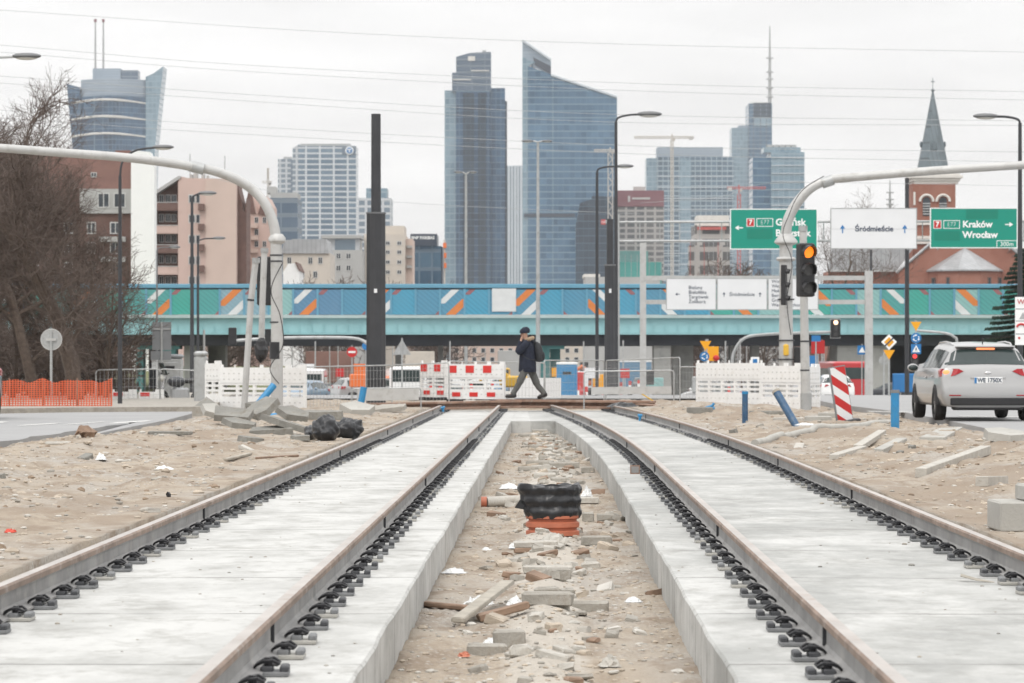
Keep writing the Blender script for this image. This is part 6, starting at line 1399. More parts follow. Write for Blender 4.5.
bare_tree('tall bare tree rising above the white sign, right of the office block', 818, 300, 395, 18.5, .2, 23, .45, 9, 4, minr=.012)
for i, (px, Z, H, lb) in enumerate(((724,330,13,'brown bare tree low left of the green Gdańsk sign, first of four'),(742,320,13.5,'brown bare tree directly below the green Gdańsk sign'),(762,330,13.5,'brown bare tree below the right half of the green Gdańsk sign'),(708,345,11.5,'lower brown bare tree beside the construction scaffolding'),(334,350,13,'round bare shrub tree in front of the cream houses'),(350,345,12.5,'bare tree right of the round one in front of the cream houses'),(428,360,13,'small bare tree below the dark bank building'),(318,360,11,'small bare tree behind the blue parapet, left of the round one'),(441,352,11,'small bare tree at the foot of the left glass tower'),(222,300,9,'bare tree under the bridge beyond the left white barrier'))):
    bare_tree(lb, px, Z, 396, H, .16, 40+i, .6, 12, 3, dens=1.15, minr=.028, group=None)
bare_tree('bare branches at the left beyond the bridge, behind the big bare trees', 20, 130, 402, 8.5, .2, 61, .7, 13, 4, minr=.012)
for i, (px, Z, H, lb) in enumerate(((12,92,4.4,'low twiggy tree between the left edge and the round grey sign'),(58,95,4.2,'low twiggy tree just behind the thickest trunk, to its left'),(93,94,4.2,'low twiggy tree right of the thickest trunk'),(30,98,4.6,'low twiggy tree behind the round grey sign'))): bare_tree(lb, px, Z, 408, H, .07, 70+i, .45, 13, 3, dens=1.2, minr=.004, fork=.08)
# hedge mass behind the left trees
def bushmass(name, label, px, Z, ybase, W_, D, H, n, m, seed, size=.12):
    rg = random.Random(seed); g = M(); 
    for _ in range(n):
        x = rg.uniform(-W_/2, W_/2); y = rg.uniform(0, D); top = H*(.55+.45*vn(np.array([x*.6+seed]), np.array([y*.6]), 2)[0]); z = top*rg.random()**.7; a = rg.uniform(0,6.28); b = rg.uniform(-1,1); s_ = size*rg.uniform(.5,1.3)
        u_ = Vector((math.cos(a), math.sin(a)*.6, b)).normalized()*s_; v = Vector((-math.sin(a), math.cos(a), rg.uniform(-1,1))).normalized()*s_*.45; p = Vector((x,y,z))
        g.add([p-u_, p+v, p+u_, p-v], [(0,1,2,3)])
    o = (Xp(px,Z), Z, Zp(ybase,Z)); rt = T(name, label, 'hedge', o); part('foliage', g, m, rt); part('stems', join(*[M().tube([(i*W_/8-W_/2.2,D/2,0),(i*W_/8-W_/2.2+.1,D/2,H*.7)], .03, 5) for i in range(8)]), 'bark', rt)
bushmass('hedge', 'dark leafless hedge behind the bare trees at the left', 40, 96, 408, 5.6, 2.5, 2.2, 5000, 'twig', 3, .10)
# spruce at the right
def spruce(label, px, Z, ybase, H, Rr, seed):
    rg = random.Random(seed); o = (Xp(px,Z), Z, Zp(ybase,Z)); rt = T('spruce_tree', label, 'tree', o); part('trunk', M().tube([(0,0,0),(0,0,H)], [.16,.02], 8), 'bark', rt, True); g = M(); st = M()
    z = H*.06
    while z < H*.98:
        f = 1-z/H; L = Rr*(f**.75)*rg.uniform(.8,1.1)+.12; nb = 9
        for k in range(nb):
            a = 2*math.pi*k/nb+rg.uniform(-.35,.35); l = L*rg.uniform(.65,1.15); d = Vector((math.cos(a), math.sin(a), 0)); P = [Vector((0,0,z))+d*l*t+Vector((0,0,-.22*l*t+ .10*l*t*t)) for t in (0,.33,.66,1)]
            st.tube(P, [.03,.02,.012,.006], 4, cap=False)
            for j in range(int(14+44*l)):
                t = rg.uniform(.12,1.02); q = Vector((0,0,z))+d*l*t+Vector((0,0,-.22*l*t+.10*l*t*t)); w_ = .30*l*(1.1-t)+.07
                side = Vector((-d.y, d.x, 0))*rg.uniform(-1,1); tip = q+side*w_+d*.10+Vector((0,0,-rg.uniform(.02,.16))); e = Vector((0,0,rg.uniform(.02,.05)))+d*.03
                g.add([q+e, tip, q-e-Vector((0,0,.03))], [(0,1,2)]); 
        z += .17+.10*f
    part('branches', st, 'bark', rt); part('needles', g, 'needles', rt)
spruce('dark green spruce at the right edge in front of the bridge', 1025, 135, 402, 6.6, 2.5, 5)
# ---------------------------------------------------------------- overhead wires
for k, W_ in enumerate(([(0,10),(330,32),(640,44.6),(1024,52)],[(0,45),(256,65.6),(640,83.5),(1024,91.6)],[(0,52),(256,72),(640,91),(1024,100)],[(0,76),(256,95),(600,114),(1024,121)],[(0,83),(256,101.6),(600,121.7),(1024,125.5)],[(0,110),(256,127),(640,146),(1024,152)],[(0,118),(256,135),(640,154),(1024,162)],[(150,160),(250,187),(330,197),(460,206),(640,214)],[(640,203),(720,197),(780,183),(1024,186)])):
    Zc = 150; rs = [-300 if W_[0][0] == 0 else None]; P = [Vector(PZ(x, y, Zc)) for x, y in W_]
    if W_[0][0] == 0: P = [P[0]+(P[0]-P[1])*2]+P+[P[-1]+(P[-1]-P[-2])*1.2]
    solo('overhead_wire', M().tube(curve_pts(P, 8), .010 if k < 7 else .008, 4, cap=False), 'galvanised', 'thin overhead wire sagging across the pale sky' if k < 7 else ('short span wire running left of the left glass tower' if k == 7 else 'span wire in front of the right office towers'), 'wire', (0,0,0), group='overhead wires across the sky' if k < 7 else None)
# ---------------------------------------------------------------- the city
class Bd:
    """a building laid out at its own distance: x0..x1 across, storeys up from street level"""
    def __init__(s, name, label, cat, pc, Z, rz=0):
        s.Z = Z; s.u = Z/F; s.pc = pc; s.o = Vector((Xp(pc,Z), Z, g0(Z))); s.rt = T(name, label, cat, tuple(s.o), rz)
    def x(s, px): return (px-s.pc)*s.u
    def z(s, py): return Zp(py, s.Z)-s.o.z
    def box(s, nm, x0, x1, yt, yb, m, y0=0, d=20, parent=None, label=None):
        zb = 0 if yb is None else s.z(yb)
        return part(nm, M().bb(s.x(x0), s.x(x1), y0, y0+d, zb, s.z(yt)), m, parent or s.rt)
    def poly(s, nm, P, m, y0=0, d=20, parent=None):
        return part(nm, M().prism([(s.x(a), 0 if b is None else s.z(b)) for a, b in P], y0, y0+d), m, parent or s.rt)
    def windows(s, xs, ys, w, h, y0=0, m='window dark', fr='window frame', parent=None, nm='window', bars=True):
        for px in xs:
            for py in ys:
                a, b, c, d = s.x(px), s.x(px+w), s.z(py+h), s.z(py); t = min(.10, (b-a)*.12)
                f = part(nm, join(M().bb(a,b,y0-.07,y0-.003,c,c+t), M().bb(a,b,y0-.07,y0-.003,d-t,d), M().bb(a,a+t,y0-.07,y0-.003,c+t,d-t), M().bb(b-t,b,y0-.07,y0-.003,c+t,d-t), *([M().bb((a+b)/2-t*.4,(a+b)/2+t*.4,y0-.07,y0-.003,c+t,d-t)] if bars else [])), fr, parent or s.rt)
                part('pane', M().bb(a+t,b-t,y0-.03,y0-.004,c+t,d-t), m, f)
# far west tower: a barrel of glass between two sails
b = Bd('glass_skyscraper', 'curved blue glass tower with two roof masts and flared wings at the far left', 'skyscraper', 115, 2386)
u = b.u; g = M(); n = 28
def barrel(y_t, y_b, f, m, nm, d=14, k=8, x0=None):
    g = M(); rows = 10; n = 20
    for j in range(rows+1):
        py = y_b+(y_t-y_b)*j/rows; xl, xr = f(py)
        for i in range(n+1):
            q = i/n; xx = xl+(xr-xl)*q; g.v.append((b.x(xx), -k*math.sin(math.pi*q), b.z(py)))
    L = n+1; B = len(g.v)
    g.v += [(v[0], 30.0, v[2]) for v in g.v[:B]]
    for j in range(rows):
        for i in range(n): g.f.append((j*L+i, j*L+i+1, (j+1)*L+i+1, (j+1)*L+i)); g.m.append(0); g.f.append((B+j*L+i+1, B+j*L+i, B+(j+1)*L+i, B+(j+1)*L+i+1)); g.m.append(0)
        for i in (0, n): g.f.append((j*L+i, (j+1)*L+i, B+(j+1)*L+i, B+j*L+i)); g.m.append(0)
    for i in range(n): g.f.append((rows*L+i, rows*L+i+1, B+rows*L+i+1, B+rows*L+i)); g.m.append(0)
    return part(nm, g, m, b.rt)
barrel(97, 400, lambda y: (80-(0)+(0), 148), 'tower glass blue', 'glass_body', k=16)
for k_, y in enumerate((101.5,118,135)):
    part('floor_band', M().tube([(b.x(71.5+(80-71.5)*0+i*(146-71.5)/16), -17.5*math.sin(math.pi*i/16)-.8, b.z(y+2.2*(1-math.sin(math.pi*(i/16)))*.9)) for i in range(17)], .9, 5), 'white stone', b.rt)
barrel(80, 97, lambda y: (81, 146), 'louvre grey', 'plant_storey', k=12)
b.box('roof_block', 92, 120, 68, 80, 'louvre grey', 4, 18); b.box('roof_block', 120, 137, 69.5, 80, 'dark blue band', 6, 14)
g = M()
part('west_wing', join(M().prism([(b.x(67),b.z(84)),(b.x(80),b.z(87.5)),(b.x(81),b.z(97)),(b.x(82),b.z(200)),(b.x(82),0),(b.x(78),0),(b.x(73),b.z(150)),(b.x(69),b.z(105))][::-1], -2, 24)), 'tower glass blue', b.rt)
part('east_wing', M().prism([(b.x(146),b.z(77)),(b.x(154),b.z(73.5)),(b.x(163.5),b.z(66.5)),(b.x(159),b.z(110)),(b.x(155),b.z(150)),(b.x(150),0),(b.x(146),0)][::-1], -2, 24), 'tower glass pale', b.rt)
for px, yt in ((94,18),(102,19)): part('roof_mast', M().tube([(b.x(px),8,b.z(70)),(b.x(px),8,b.z(45)),(b.x(px),8,b.z(yt))], [.85,.75,.5], 6), 'galvanised', b.rt)
for px in (94,102): part('mast_tip', M().tube([(b.x(px),8,b.z(21)),(b.x(px),8,b.z(18))], 1.1, 6), 'hoarding red', b.rt)
# central west tower
b = Bd('glass_skyscraper', 'narrow dark blue glass tower with a stepped dark crown, left of the slanted one', 'skyscraper', 475, 2000)
b.box('west_bay', 444.5, 456, 90, None, 'tower glass pale', 3, 30); b.box('centre_bay', 456, 490, 91, None, 'tower glass blue', 0, 34); b.box('east_bay', 490, 505, 87.5, None, 'tower glass blue', 4, 28)
b.box('crown', 452, 491, 72.5, 91, 'dark blue band', 1, 26); b.poly('crown_top', [(456,72.5),(456,56.5),(470,52.5),(491,51.5),(491,72.5)][::-1], 'dark blue band', 2, 22)
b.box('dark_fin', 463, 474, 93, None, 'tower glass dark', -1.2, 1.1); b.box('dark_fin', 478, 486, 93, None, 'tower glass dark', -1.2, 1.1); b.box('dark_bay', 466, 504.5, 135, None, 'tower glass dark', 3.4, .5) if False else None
for a_, y in ((453,79),(471,70)): b.box('crown_line', a_, a_+18, y, y+1, 'white stone', .4, .55)
text(b.rt, 'TOWER', 5*b.u, b.x(467), 1.9, b.z(58), 'letter white') if False else None
b.box('roof_sign', 468, 475, 56, 60.5, 'white stone', 1.4, .5); b.box('roof_rig', 482, 486, 49, 51.5, 'galvanised', 8, 2)
b.box('lower_dark_bay', 505, 507, 100, None, 'tower glass dark', 8, 20)  # narrow bay of dark glass along the east edge
# slim striped tower between
b = Bd('striped_skyscraper', 'slim white striped tower between the two large glass towers', 'skyscraper', 514, 2500)
for i in range(6): b.box('facade_rib', 505+i*3, 507+i*3, 165.5, None, 'pale metal', -.8-.6*(i%2), 1.4)
b.box('tower_body', 504, 523, 166, None, 'slim white', 0, 25)
# slanted tower
b = Bd('glass_skyscraper', 'widest glass tower whose roof slants down to the right from a pointed corner', 'skyscraper', 570, 1900)
b.poly('glass_body', [(528,None),(617,None),(617,97),(552,75),(534,68),(528,66)], 'tower glass slate', 0, 45)
b.poly('west_edge', [(522.5,None),(528,None),(528,66),(536,62),(528,60),(522.5,56)], 'tower glass pale', .8, 40)
b.poly('roof_sail', [(522.5,56),(522.5,40.5),(551,60),(551,75),(534,66.5)], 'louvre grey', 1.5, 2.5)
b.poly('roof_recess', [(535,65),(533,57),(551,66),(551,74.5)], 'dark cladding', 1.0, .45)
for a_, c_ in (((522.5,40.5),(551,60)),((551,75),(617,97))): part('roof_edge', M().tube([(b.x(a_[0]),-.3,b.z(a_[1])),(b.x(c_[0]),-.3,b.z(c_[1]))], .8, 5), 'pale metal', b.rt)
b.box('service_band', 524, 575, 213.5, 217, 'dark cladding', -.3, .28)
# bay lines
b.box('facade_joint', 552.6, 553.4, 76, None, 'tower glass pale', -.25, .22)
# dark facade zone with the bank sign, built as a separate block
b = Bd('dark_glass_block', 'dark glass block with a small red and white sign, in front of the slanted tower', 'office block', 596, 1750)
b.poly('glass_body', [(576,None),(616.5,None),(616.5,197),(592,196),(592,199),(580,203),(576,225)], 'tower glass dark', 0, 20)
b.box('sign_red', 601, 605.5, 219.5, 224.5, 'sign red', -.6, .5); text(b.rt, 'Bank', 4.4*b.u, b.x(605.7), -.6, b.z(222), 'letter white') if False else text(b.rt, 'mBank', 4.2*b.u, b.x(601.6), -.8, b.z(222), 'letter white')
# white grid tower at the left
b = Bd('office_tower', 'white gridded office tower with a round logo near its top right corner', 'office tower', 324, 2050)
b.box('tower_body', 299, 356, 146, None, 'white grid', 0, 30); b.poly('corner_wing', [(292.5,None),(299,None),(299,144),(292.5,148)], 'white grid fine', 1, 26)
b.box('roof_storey', 300, 350, 143.5, 146, 'galvanised', 2, 20); b.box('logo_panel', 342, 355.5, 146.5, 154.5, 'dark blue band', -.5, .45)
part('round_logo', M().disc((b.x(349.5),-.55,b.z(150.6)), 4.2*b.u, .3, 24), 'letter white', b.rt); g = M(); part('logo_mark', M().disc((b.x(349.5),-.9,b.z(150.6)), 3.0*b.u, .3, 24), 'sign blue', b.rt); part('logo_letter', join(M().bb(b.x(347.6),b.x(351.4),-1.4,-1.25,b.z(150),b.z(149)), M().bb(b.x(349),b.x(350),-1.4,-1.25,b.z(152.6),b.z(150.1))), 'letter white', b.rt)
b = Bd('office_tower', 'lower white gridded wing with dark corner behind the logo tower', 'office tower', 286, 2150)
b.box('tower_body', 278, 296, 159, None, 'white grid fine', 0, 25); b.box('roof_storey', 283, 291, 156.5, 159, 'galvanised', 3, 12); b.box('dark_corner', 291, 297, 160, None, 'dark blue band', -1, .9)
b = Bd('office_block', 'dark blue banded block low beside the white gridded tower', 'office block', 284, 900); b.box('glass_body', 268, 297.5, 198, None, 'dark blue band', 0, 20); b.box('roof_storey', 270, 297, 192.5, 198, 'grey render', 1, 14)
b.box('rooftop_unit', 266, 275, 186, 192.5, 'grey render', 3, 8)
b = Bd('office_tower', 'pale distant tower behind the left black pole', 'office tower', 374, 1600); b.box('tower_body', 358, 391, 198, None, 'white grid fine', 0, 25); b.box('roof_storey', 366, 387, 188, 198, 'tower glass pale', 2, 18)
# low cream houses
b = Bd('cream_house', 'cream house with a long grey roof left of the round bare shrub tree', 'house', 315, 430)
b.box('house_wall', 283, 330, 253, None, 'pale render', 0, 12); b.poly('roof', [(281,253.5),(329,253.5),(326,239),(285,240)], 'zinc roof', -.3, 12); b.box('roof_terrace', 290, 322, 238, 241, 'grey render', 4, 8); b.windows((287,308,318),(257,),4.6,7); b.windows((287,300,313),(271,),4.6,7)
b = Bd('cream_house', 'pale building with a glazed roof storey behind the round bare shrub tree', 'house', 342, 460)
b.box('house_wall', 322, 362, 250, None, 'grey render', 0, 12); b.box('glazed_storey', 323, 359, 238, 249.5, 'white grid fine', 2, 8); b.box('flat_roof', 321, 361, 235, 238, 'grey render', 1, 10); b.windows((326,336,346),(253,265),5,6)
b = Bd('apartment_block', 'cream apartment block with square windows right of the left black pole', 'apartment block', 392, 470)
b.box('block_wall', 364, 405, 234, None, 'pale render', 0, 14); b.box('stair_head', 384, 404, 225.5, 234, 'pale render', 1, 10); b.box('side_wing', 405, 412, 238, None, 'pink pale render', 3, 10); b.windows((385.5,397),(241,250,260,270),4.6,4.2)
for py in (245,255,265): b.box('balcony', 406, 411.5, py, py+2.5, 'grey render', 2, .95)
b = Bd('bank_building', 'dark glass building with the white letters BNP PARIBAS along its top', 'office block', 427, 600)
b.box('glass_body', 411.5, 441, 246, None, 'bnp glass', 0, 16); b.box('sign_storey', 410.5, 437, 234, 246, 'dark cladding', -.6, 14); text(b.rt, 'BNP PARIBAS', 4.3*b.u, b.x(411.5), -.7, b.z(238), 'letter white', off=.02, sx=.92)
b.box('side_glass', 437, 442.5, 246.5, None, 'dark cladding', .5, 12)
b = Bd('construction_hoist', 'orange hoist tower at the foot of the left glass tower', 'hoist', 444.5, 640); b.box('hoist_mast', 443.6, 445.4, 240, None, 'crane grey', 0, .5)
for py in (243,253,263): b.box('hoist_cage', 443, 446.5, py, py+5, 'orange paint', -.6, .55)
b = Bd('white_gable_house', 'small white gabled house just right of the left mast', 'house', 291, 380); b.poly('gable_wall', [(283,None),(299,None),(299,271),(295,263),(288,264),(283,272)], 'white plastic', 0, 8); b.poly('roof', [(299,271),(300.5,271),(296.5,262),(295,262.5)], 'brown wall', -.3, 8.5)
# the pink block
b = Bd('pink_apartment_block', 'pink rendered apartment block with brown balconies at the left', 'apartment block', 205, 380)
b.poly('gable_wall', [(178,None),(236,None),(236,179),(188,178),(181,176.5),(178,178)], 'pink render', 0, 9); b.box('pale_strip', 205.5, 236.2, 179.4, None, 'pink pale render', -.06, .05)
b.poly('balcony_recess', [(155.5,None),(178,None),(178,178),(155.5,191)], 'brown wall', 1.6, 9); b.poly('roof_slope', [(153.5,192),(178.5,176),(181,176),(181,178),(155.5,194.5)], 'grey render', -.2, 9); b.box('corner_pier', 154, 156, 191.5, None, 'grey render', 0, 9)
for i, py in enumerate((202,225,244.5,266)): 
    p = part('balcony', join(M().bb(b.x(156.2),b.x(177.8),.0,.15,b.z(py+7.5),b.z(py)), M().bb(b.x(156),b.x(178),.0,1.6,b.z(py+8.6),b.z(py+7.6))), 'brown wall' if i % 2 == 0 else 'pink render', b.rt); part('balcony_rail', M().bb(b.x(156),b.x(178),-.06,-.01,b.z(py+.6),b.z(py)), 'window frame', p)
b.windows((157.5,164,170),(194,213.5,234,255,276),5.2,8,1.55)
b.windows((188.5,),(194.5,214.5,235,256,276),7,8.6,0); b.windows((196,),(194.5,214.5,235,256,276),4,8.6,0,bars=False)
for py in (204,224,244.5,265.5): b.box('loggia', 198.6, 204.4, py, py+6.5, 'brown wall', -.7, .65)
for px, w_, yt in ((187,3,173),(191,4,171.5),(199,3,172),(204,2,174)): b.box('chimney', px, px+w_, yt, 179, 'grey render', 3, 1)
part('roof_aerial', M().tube([(b.x(187.5),3,b.z(173)),(b.x(187.5),3,b.z(152))], .06, 5), 'galvanised', b.rt); part('roof_aerial', M().tube([(b.x(222.5),3,b.z(179)),(b.x(222.5),3,b.z(154))], .06, 5), 'galvanised', b.rt)
b.poly('brown_gable', [(236,None),(245,None),(245,197),(243,212),(236,184)], 'brown wall', 2, 6)
b = Bd('pink_stepped_block', 'pink stepped block with steep gables behind the left mast', 'apartment block', 257, 395)
b.poly('block_wall', [(244,None),(271,None),(271,206),(266,196),(262,206),(258,214),(253,196),(249,190),(244,212)], 'pink render', 0, 10)
for a_, c_ in ((244,212),(258,214)): b.poly('steep_roof', [(a_,c_),(a_+5,c_-23 if a_ == 244 else c_-18),(a_+7,c_-22 if a_ == 244 else c_-17),(a_+12,c_+2)], 'brown wall', -.2, .15)
b.windows((246,254.5),(217,229,241,258,270),4,6.2,0); b.windows((262.5,),(217,241,270),4,6.2,0)
for py in (224,236,249): b.box('balcony', 251, 258, py, py+4, 'pink pale render', -.9, .85)
# the brick block at the left, and what stands behind it
b = Bd('brick_apartment_block', 'dark brick apartment block under a red roof behind the bare trees', 'apartment block', 70, 300)
b.box('brick_wall', -60, 133, 190, None, 'brown brick', 0, 12); b.poly('roof', [(-62,191),(80,191),(82,190),(134,190),(132,154),(-62,146)], 'roof red', .6, 11); b.box('dormer_wall', 80, 132.5, 189, 213.5, 'grey render', -.25, .8)
b.windows((98,114),(193,),12,15,-.25); b.windows((110,),(222,242,262),11,12,0); b.windows((64,87),(222,242,262),9,12,0); b.windows((8,30),(205,225,245,265),9,11,0); b.windows((90,),(172,),6,5,.55)
for py in (236,256): b.box('balcony', 100, 126, py+1, py+6, 'grey render', -1.0, .95)
b.box('chimney', 110, 125, 147.5, 155, 'roof red', 4, 2); b.box('end_wall', 132.9, 136, 178, None, 'brown wall', 0.5, 10)
b2 = Bd('white_block', 'blank white rendered gable building between the brick block and the pink one', 'building', 144, 296); b2.poly('white_wall', [(131,None),(154.3,None),(154.3,166),(150,152),(133,150),(131,152)], 'letter white', 0, 2)
b = Bd('tan_block', 'tan block of flats at the far left edge behind the trees', 'apartment block', -10, 380); b.box('block_wall', -60, 24, 158, None, 'brown wall', 0, 14); b.windows((2,12),(170,185,200,215,230),5,6,0)
# right hand group
b = Bd('construction_building', 'unfinished concrete tower under a dark red banner, right of the black poles', 'building', 641, 2000)
b.box('concrete_floors', 618, 664, 207, None, 'concrete floors', 0, 24); b.box('red_banner', 617.5, 664, 190.5, 206.5, 'hoarding red', -.6, 20)
text(b.rt, 'TOWAROWA', 3.6*b.u, b.x(641), -.75, b.z(198.5), 'letter white', 'CENTER') if False else part('banner_mark', join(M().bb(b.x(628),b.x(630),-.8,-.65,b.z(202),b.z(196)), M().bb(b.x(632),b.x(650),-.8,-.65,b.z(199.5),b.z(197.5))), 'concrete pale', b.rt)
b.box('safety_net', 618, 648, 251, None, 'net teal', -2.0, 1.2); b.box('core_wall', 634, 646, 186, 191, 'concrete pale', 6, 8); 
b = Bd('office_tower', 'broad glass office tower with a flat grey top and white floor lines', 'office tower', 690, 2500)
b.box('glass_body', 657, 734, 157, None, 'office glass', 0, 35); b.box('west_side', 646.5, 657, 158, None, 'tower glass pale', 1.5, 28); b.box('plant_storey', 657.5, 723, 147, 157, 'louvre grey', 1, 26); b.box('glass_strip', 680, 691, 158, None, 'tower glass pale', -.5, .45)
for k in range(9): b.box('floor_line', 657.5, 733.5, 176+k*11, 176.8+k*11, 'pale metal', -.8, .3)
b = Bd('spire_skyscraper', 'tallest slender skyscraper with a lattice spire, behind the green sign', 'skyscraper', 752, 2960)
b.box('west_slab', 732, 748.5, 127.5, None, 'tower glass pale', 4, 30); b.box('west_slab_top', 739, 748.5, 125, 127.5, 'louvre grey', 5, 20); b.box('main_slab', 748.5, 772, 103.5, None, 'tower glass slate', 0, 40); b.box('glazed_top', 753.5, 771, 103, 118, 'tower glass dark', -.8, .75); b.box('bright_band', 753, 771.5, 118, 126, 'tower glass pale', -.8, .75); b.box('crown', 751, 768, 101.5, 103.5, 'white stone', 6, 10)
for px in (748.5,753,760,766): b.box('facade_fin', px, px+.8, 104, None, 'dark blue band', -1.2, 1.1)
sp = part('spire', M().tube([(b.x(770.3),6,b.z(104)),(b.x(770.3),6,b.z(70)),(b.x(770.3),6,b.z(45)),(b.x(770.3),6,b.z(25.5))], [1.9,1.5,1.0,.55], 6), 'galvanised', b.rt)
for py in (97,88,79,72,58): part('spire_ring', M().tube([(b.x(770.3),6,b.z(py)),(b.x(770.3),6,b.z(py-1))], 3.4, 8), 'galvanised', sp)
b = Bd('office_tower', 'pale glass office tower with rounded top units, behind the bend of the right mast', 'office tower', 780, 1800)
b.box('glass_body', 771, 804.5, 152, None, 'tower glass pale', 0, 30); b.box('side_wing', 753, 771, 157, None, 'tower glass slate', 2, 28); b.box('roof_storey', 764, 801, 147, 152, 'tower glass pale', 2, 18)
for k in range(5): b.box('roof_unit', 768+k*6, 773+k*6, 144.2, 147, 'galvanised', 4, 10)
for k in range(10): b.box('floor_line', 771.3, 804.3, 157+k*8, 157.8+k*8, 'pale metal', -.6, .3)
b = Bd('scaffolded_building', 'white and red scaffolded building site left of the green Gdańsk sign', 'building', 712, 850)
b.box('concrete_floors', 695, 730, 225, None, 'concrete floors', 0, 18); b.box('white_hoarding', 697, 729, 215.5, 226, 'white stone', -.5, 12); b.box('red_band', 697, 726, 227, 230, 'crane red', -1.1, .5); b.box('lower_floors', 688, 728, 246, None, 'concrete floors', -5, 4.8)
for k in range(9): b.box('scaffold_pole', 689+k*4.6, 689.4+k*4.6, 240, None, 'crane red' if k % 3 == 0 else 'galvanised', -5.4, .3)
b = Bd('long_shed', 'low white shed roof just above the bridge, right of the black poles', 'shed', 640, 420); b.box('shed_wall', 585, 660, 277, None, 'grey render', 0, 10); b.box('flat_roof', 584, 600, 274, 277, 'white stone', 0, 10)
b = Bd('glass_pavilion', 'teal netted scaffold block low behind the bridge', 'building', 640, 560); b.box('netted_wall', 619, 662, 262, None, 'net teal', 0, 8)
for k in range(8): b.box('scaffold_pole', 619+k*6, 619.4+k*6, 255, None, 'galvanised', -.4, .2)
def crane(label, px, Z, yt, yj, x0, x1, m='crane grey', w_=2.2, cab=True):
    b = Bd('tower_crane', label, 'crane', px, Z); u = b.u; g = M(); h = b.z(yt); a = w_*u/2; r = .25*u if .25*u > .12 else .12; n = max(6, int(h/(w_*u*1.3)))
    for sx, sy in ((-a,-a),(a,-a),(a,a),(-a,a)): g.tube([(sx,sy,0),(sx,sy,h)], r*1.25, 4)
    for k in range(n):
        s_ = 1 if k % 2 else -1; g.tube([(-a*s_,-a,h*k/n),(a*s_,-a,h*(k+1)/n)], r, 3); g.tube([(-a*s_,a,h*k/n),(a*s_,a,h*(k+1)/n)], r, 3)
    part('mast', g, m, b.rt); g = M(); z = b.z(yj); X0, X1 = b.x(x0), b.x(x1)
    for zz in (z-.9*u, z+.9*u): g.tube([(X0,0,zz),(X1,0,zz)], r*1.2, 4)
    n = int((X1-X0)/(2.4*u)); 
    for k in range(n): s_ = 1 if k % 2 else -1; g.tube([(X0+(X1-X0)*k/n,0,z-.9*u*s_),(X0+(X1-X0)*(k+1)/n,0,z+.9*u*s_)], r, 3)
    part('jib', g, m, b.rt); part('counterweight', M().bb(X1-5*u,X1-1*u,-1*u,1*u,z-2.6*u,z+.6*u) if abs(x1-px) < abs(x0-px) else M().bb(X0+1*u,X0+5*u,-1*u,1*u,z-2.6*u,z+.6*u), 'concrete pale', b.rt)
    part('tower_head', M().tube([(0,0,h),(0,0,z+3.2*u)], r*2, 5), m, b.rt); part('cab', M().bb(.8*u,3*u,-1*u,1*u,z-3.6*u,z-1*u), 'crane grey', b.rt)
crane('tall crane with a long pale jib in front of the broad glass office tower', 672, 1000, 140, 137.3, 634, 694)
crane('pale crane mast rising above the right black pole', 610.3, 1150, 153, 150.5, 594, 617, w_=4.5)
crane('low reddish crane in front of the tallest skyscraper', 739, 1300, 194, 188, 727, 766, 'crane red', 3)
crane('tiny crane far left of the white gridded tower', 268, 1500, 168, 182, 262, 272, w_=1.6)
b = Bd('lattice_mast', 'thin lattice aerial standing between the green signs beside the church tower', 'aerial mast', 890, 900); part('mast', M().tube([(0,0,0),(0,0,b.z(205)),(0,0,b.z(180))], [.5,.4,.15], 5), 'galvanised', b.rt)
for py in (205,200,193): part('platform', M().tube([(0,0,b.z(py)),(0,0,b.z(py-1))], 1.1, 8), 'galvanised', b.rt)
# the church
Zc = 420; b = Bd('brick_church', 'red brick church with a slate spire, white arches and a low zinc roof', 'church', 934, Zc); u = b.u
b.box('tower_wall', 913, 955.5, 183, None, 'church brick', 0, 5.6)
g = M(); [g.box((b.x(936.4),2.8,b.z(y)), (w_*u,w_*u*.98,h*u), mi=0) for y, w_, h in ((182.3,44,2.6),(179.6,47.5,2.6),(176.8,52,2.6),(174.6,47,1.9))]; part('cornice', g, 'white stone', b.rt)
g = M(); zb, zt = b.z(173.6), b.z(90); cx, cy = b.x(935.6), 2.8; rr_ = 17.6*u
g.v = [(cx+rr_*math.cos(R(22.5+45*k)), cy+rr_*math.sin(R(22.5+45*k)), zb) for k in range(8)]+[(cx+.9*u*math.cos(R(22.5+45*k)), cy+.9*u*math.sin(R(22.5+45*k)), zt) for k in range(8)]
g.f = [(k,(k+1)%8,(k+1)%8+8,k+8) for k in range(8)]+[tuple(range(8,16))]; g.m = [0]*9; spire = part('spire', g, 'spire slate', b.rt)
for dx in (-11.8, 11.8): part('spire_dormer', M().ball((cx+dx*u,cy,b.z(143)), (1.5*u,1.3*u,3.2*u), 10, 8), 'spire slate', spire, True)
part('spire_dormer', M().prism([(cx-2.6*u,b.z(149)),(cx+2.6*u,b.z(149)),(cx+2.6*u,b.z(144)),(cx,b.z(140)),(cx-2.6*u,b.z(144))], cy-12.5*u, cy-8*u), 'spire slate', spire)
part('ball', M().ball((cx,cy,b.z(88.5)), 1.8*u, 12, 8), 'spire slate', b.rt, True); part('cross', join(M().bb(cx-.25*u,cx+.25*u,cy-.05,cy+.05,b.z(88),b.z(76)), M().bb(cx-1.9*u,cx+1.9*u,cy-.05,cy+.05,b.z(80.2),b.z(79.4))), 'spire slate', b.rt)
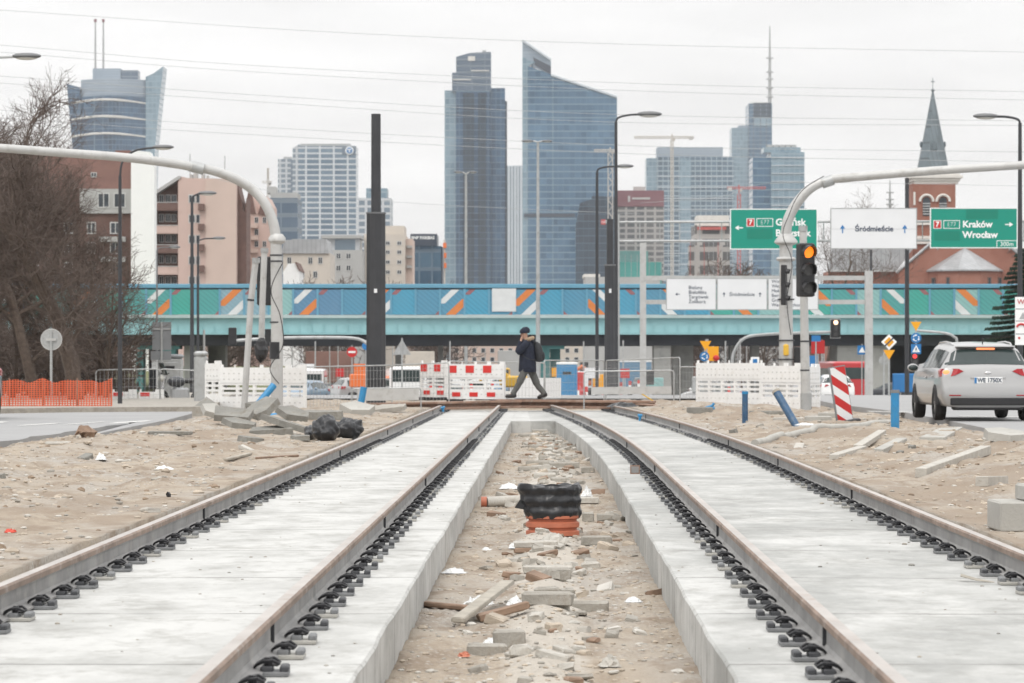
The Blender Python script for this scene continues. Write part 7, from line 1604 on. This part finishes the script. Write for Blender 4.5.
for px in (926.5, 943):
    P = [(b.x(px)+6.6*u*math.cos(R(180-i*15)), -.15, b.z(201.5)+6.6*u*math.sin(R(180-i*15))) for i in range(13)]; part('white_arch', M().tube(P, 1.35*u, 6), 'white stone', b.rt)
    part('belfry_opening', M().prism([(b.x(px)-3.8*u,b.z(216)),(b.x(px)+3.8*u,b.z(216)),(b.x(px)+3.8*u,b.z(201))]+[(b.x(px)+3.8*u*math.cos(R(i*20)), b.z(201)+3.8*u*math.sin(R(i*20))) for i in range(1,9)]+[(b.x(px)-3.8*u,b.z(201))], -.05, -.004), 'window dark', b.rt)
    for k in range(5): b.box('louvre', px-3.8, px+3.8, 203+k*2.6, 204.1+k*2.6, 'galvanised', -.16, .1)
b.box('white_corner', 913.4, 915.4, 192, 205, 'white stone', -.1, .09)
for y in (222,236,241): b.box('string_course', 912.5, 956, y, y+3, 'white stone', -.25, .24)
b.poly('nave_roof', [(826.5,271),(895,271),(912,248),(912,243),(832,243)], 'zinc roof', -2, 1.6); b.box('nave_wall', 828, 912, 271.4, None, 'church brick', -1.5, 8); b.box('nave_gutter', 826, 893, 270.4, 272.2, 'pale steel', -2.4, .35)
b.poly('transept_gable', [(892,None),(1040,None),(1040,279),(1001,243),(930,243),(896,272)], 'church brick', -3.5, 3)
for a_, c_ in (((893,273.5),(932,240)),((998,240),(1042,281))): part('gable_coping', M().tube([(b.x(a_[0]),-3.6,b.z(a_[1])),(b.x(c_[0]),-3.6,b.z(c_[1]))], 1.5*u, 6), 'zinc roof', b.rt)
for k in range(7): 
    part('gable_arcade', M().tube([(b.x(903+k*5)+2*u*math.cos(R(180-i*30)), -3.6, b.z(268.5-k*4.4)+2*u*math.sin(R(180-i*30))) for i in range(7)], .45*u, 5), 'brown wall', b.rt)
    part('gable_arcade', M().tube([(b.x(1001+k*4.4)+2*u*math.cos(R(180-i*30)), -3.6, b.z(250+k*4.2)+2*u*math.sin(R(180-i*30))) for i in range(7)], .45*u, 5), 'brown wall', b.rt)
# polygonal apse
rx, ry = 36*u, 4.5; ax = b.x(961); P8 = [(ax+rx*math.cos(R(180+a_)), -3.5+ry*math.sin(R(180+a_))) for a_ in (0,36,72,108,144,180)]
g = M(); g.v = [(x,y,0) for x, y in P8]+[(x,y,b.z(271)) for x, y in P8]; g.f = [(i,i+1,i+7,i+6) for i in range(5)]; g.m = [0]*5; part('apse_wall', g, 'church brick', b.rt)
P9 = [(ax+(x-ax)*1.06, -3.5+(y+3.5)*1.1) for x, y in P8]; g = M(); g.v = [(x,y,b.z(271.2)) for x, y in P9]+[(ax-.0,-3.5,b.z(248.5))]+[(x,y,b.z(272.6)) for x, y in P9]; g.f = [(i,i+1,6) for i in range(5)]+[(i+7,i+8,i+1,i) for i in range(5)]; g.m = [0]*5+[0]*5; part('apse_roof', g, 'zinc roof', b.rt)
for px in (929,942,961,980,992): b.windows((px-3.4,),(278.5,),6.8,8,-3.5-ry*math.sqrt(max(0,1-((px-961)*u/rx)**2))*.93-.02, fr='brown wall')
b = Bd('brick_house', 'brick parish house at the right edge behind the spruce', 'house', 1030, 440); b.box('house_wall', 1003, 1080, 262, None, 'church brick', 0, 10); b.poly('roof', [(1000,263),(1083,263),(1070,247),(1012,249)], 'zinc roof', -.3, 10)
# houses that close the street under the bridge
for i, (px, w_, Z, yt, m_, lb) in enumerate(((-100,120,520,300,'brown wall','brown block of flats far left beyond the bridge'),(160,90,430,320,'pale render','pale row of houses under the bridge at the left'),(240,60,430,330,'brick','')
    ,(300,90,560,300,'grey render','grey row seen under the bridge beyond the vans'),(400,90,600,305,'pale render','pale row seen under the bridge beyond the striped barrier'),(490,80,640,300,'pink pale render','pinkish row seen under the bridge left of the walker'),(570,90,700,310,'pale render','pale row seen under the bridge right of the walker'),(660,90,620,305,'brown wall','brown row behind the concrete piers'),(750,90,520,310,'grey render','grey row seen above the white barrier'),(840,80,500,320,'brown brick','brick row beyond the red buses'))):
    if not lb: continue
    b = Bd('street_house', lb, 'house', px, Z); b.box('house_wall', px-w_/2, px+w_/2, yt, None, m_, 0, 14); b.box('flat_roof', px-w_/2-1, px+w_/2+1, yt-1.5, yt, 'grey render', -.4, 14); b.windows([px-w_/2+4+k*9 for k in range(int(w_/9))], (338,348,357), 4.6, 5, 0, bars=False)
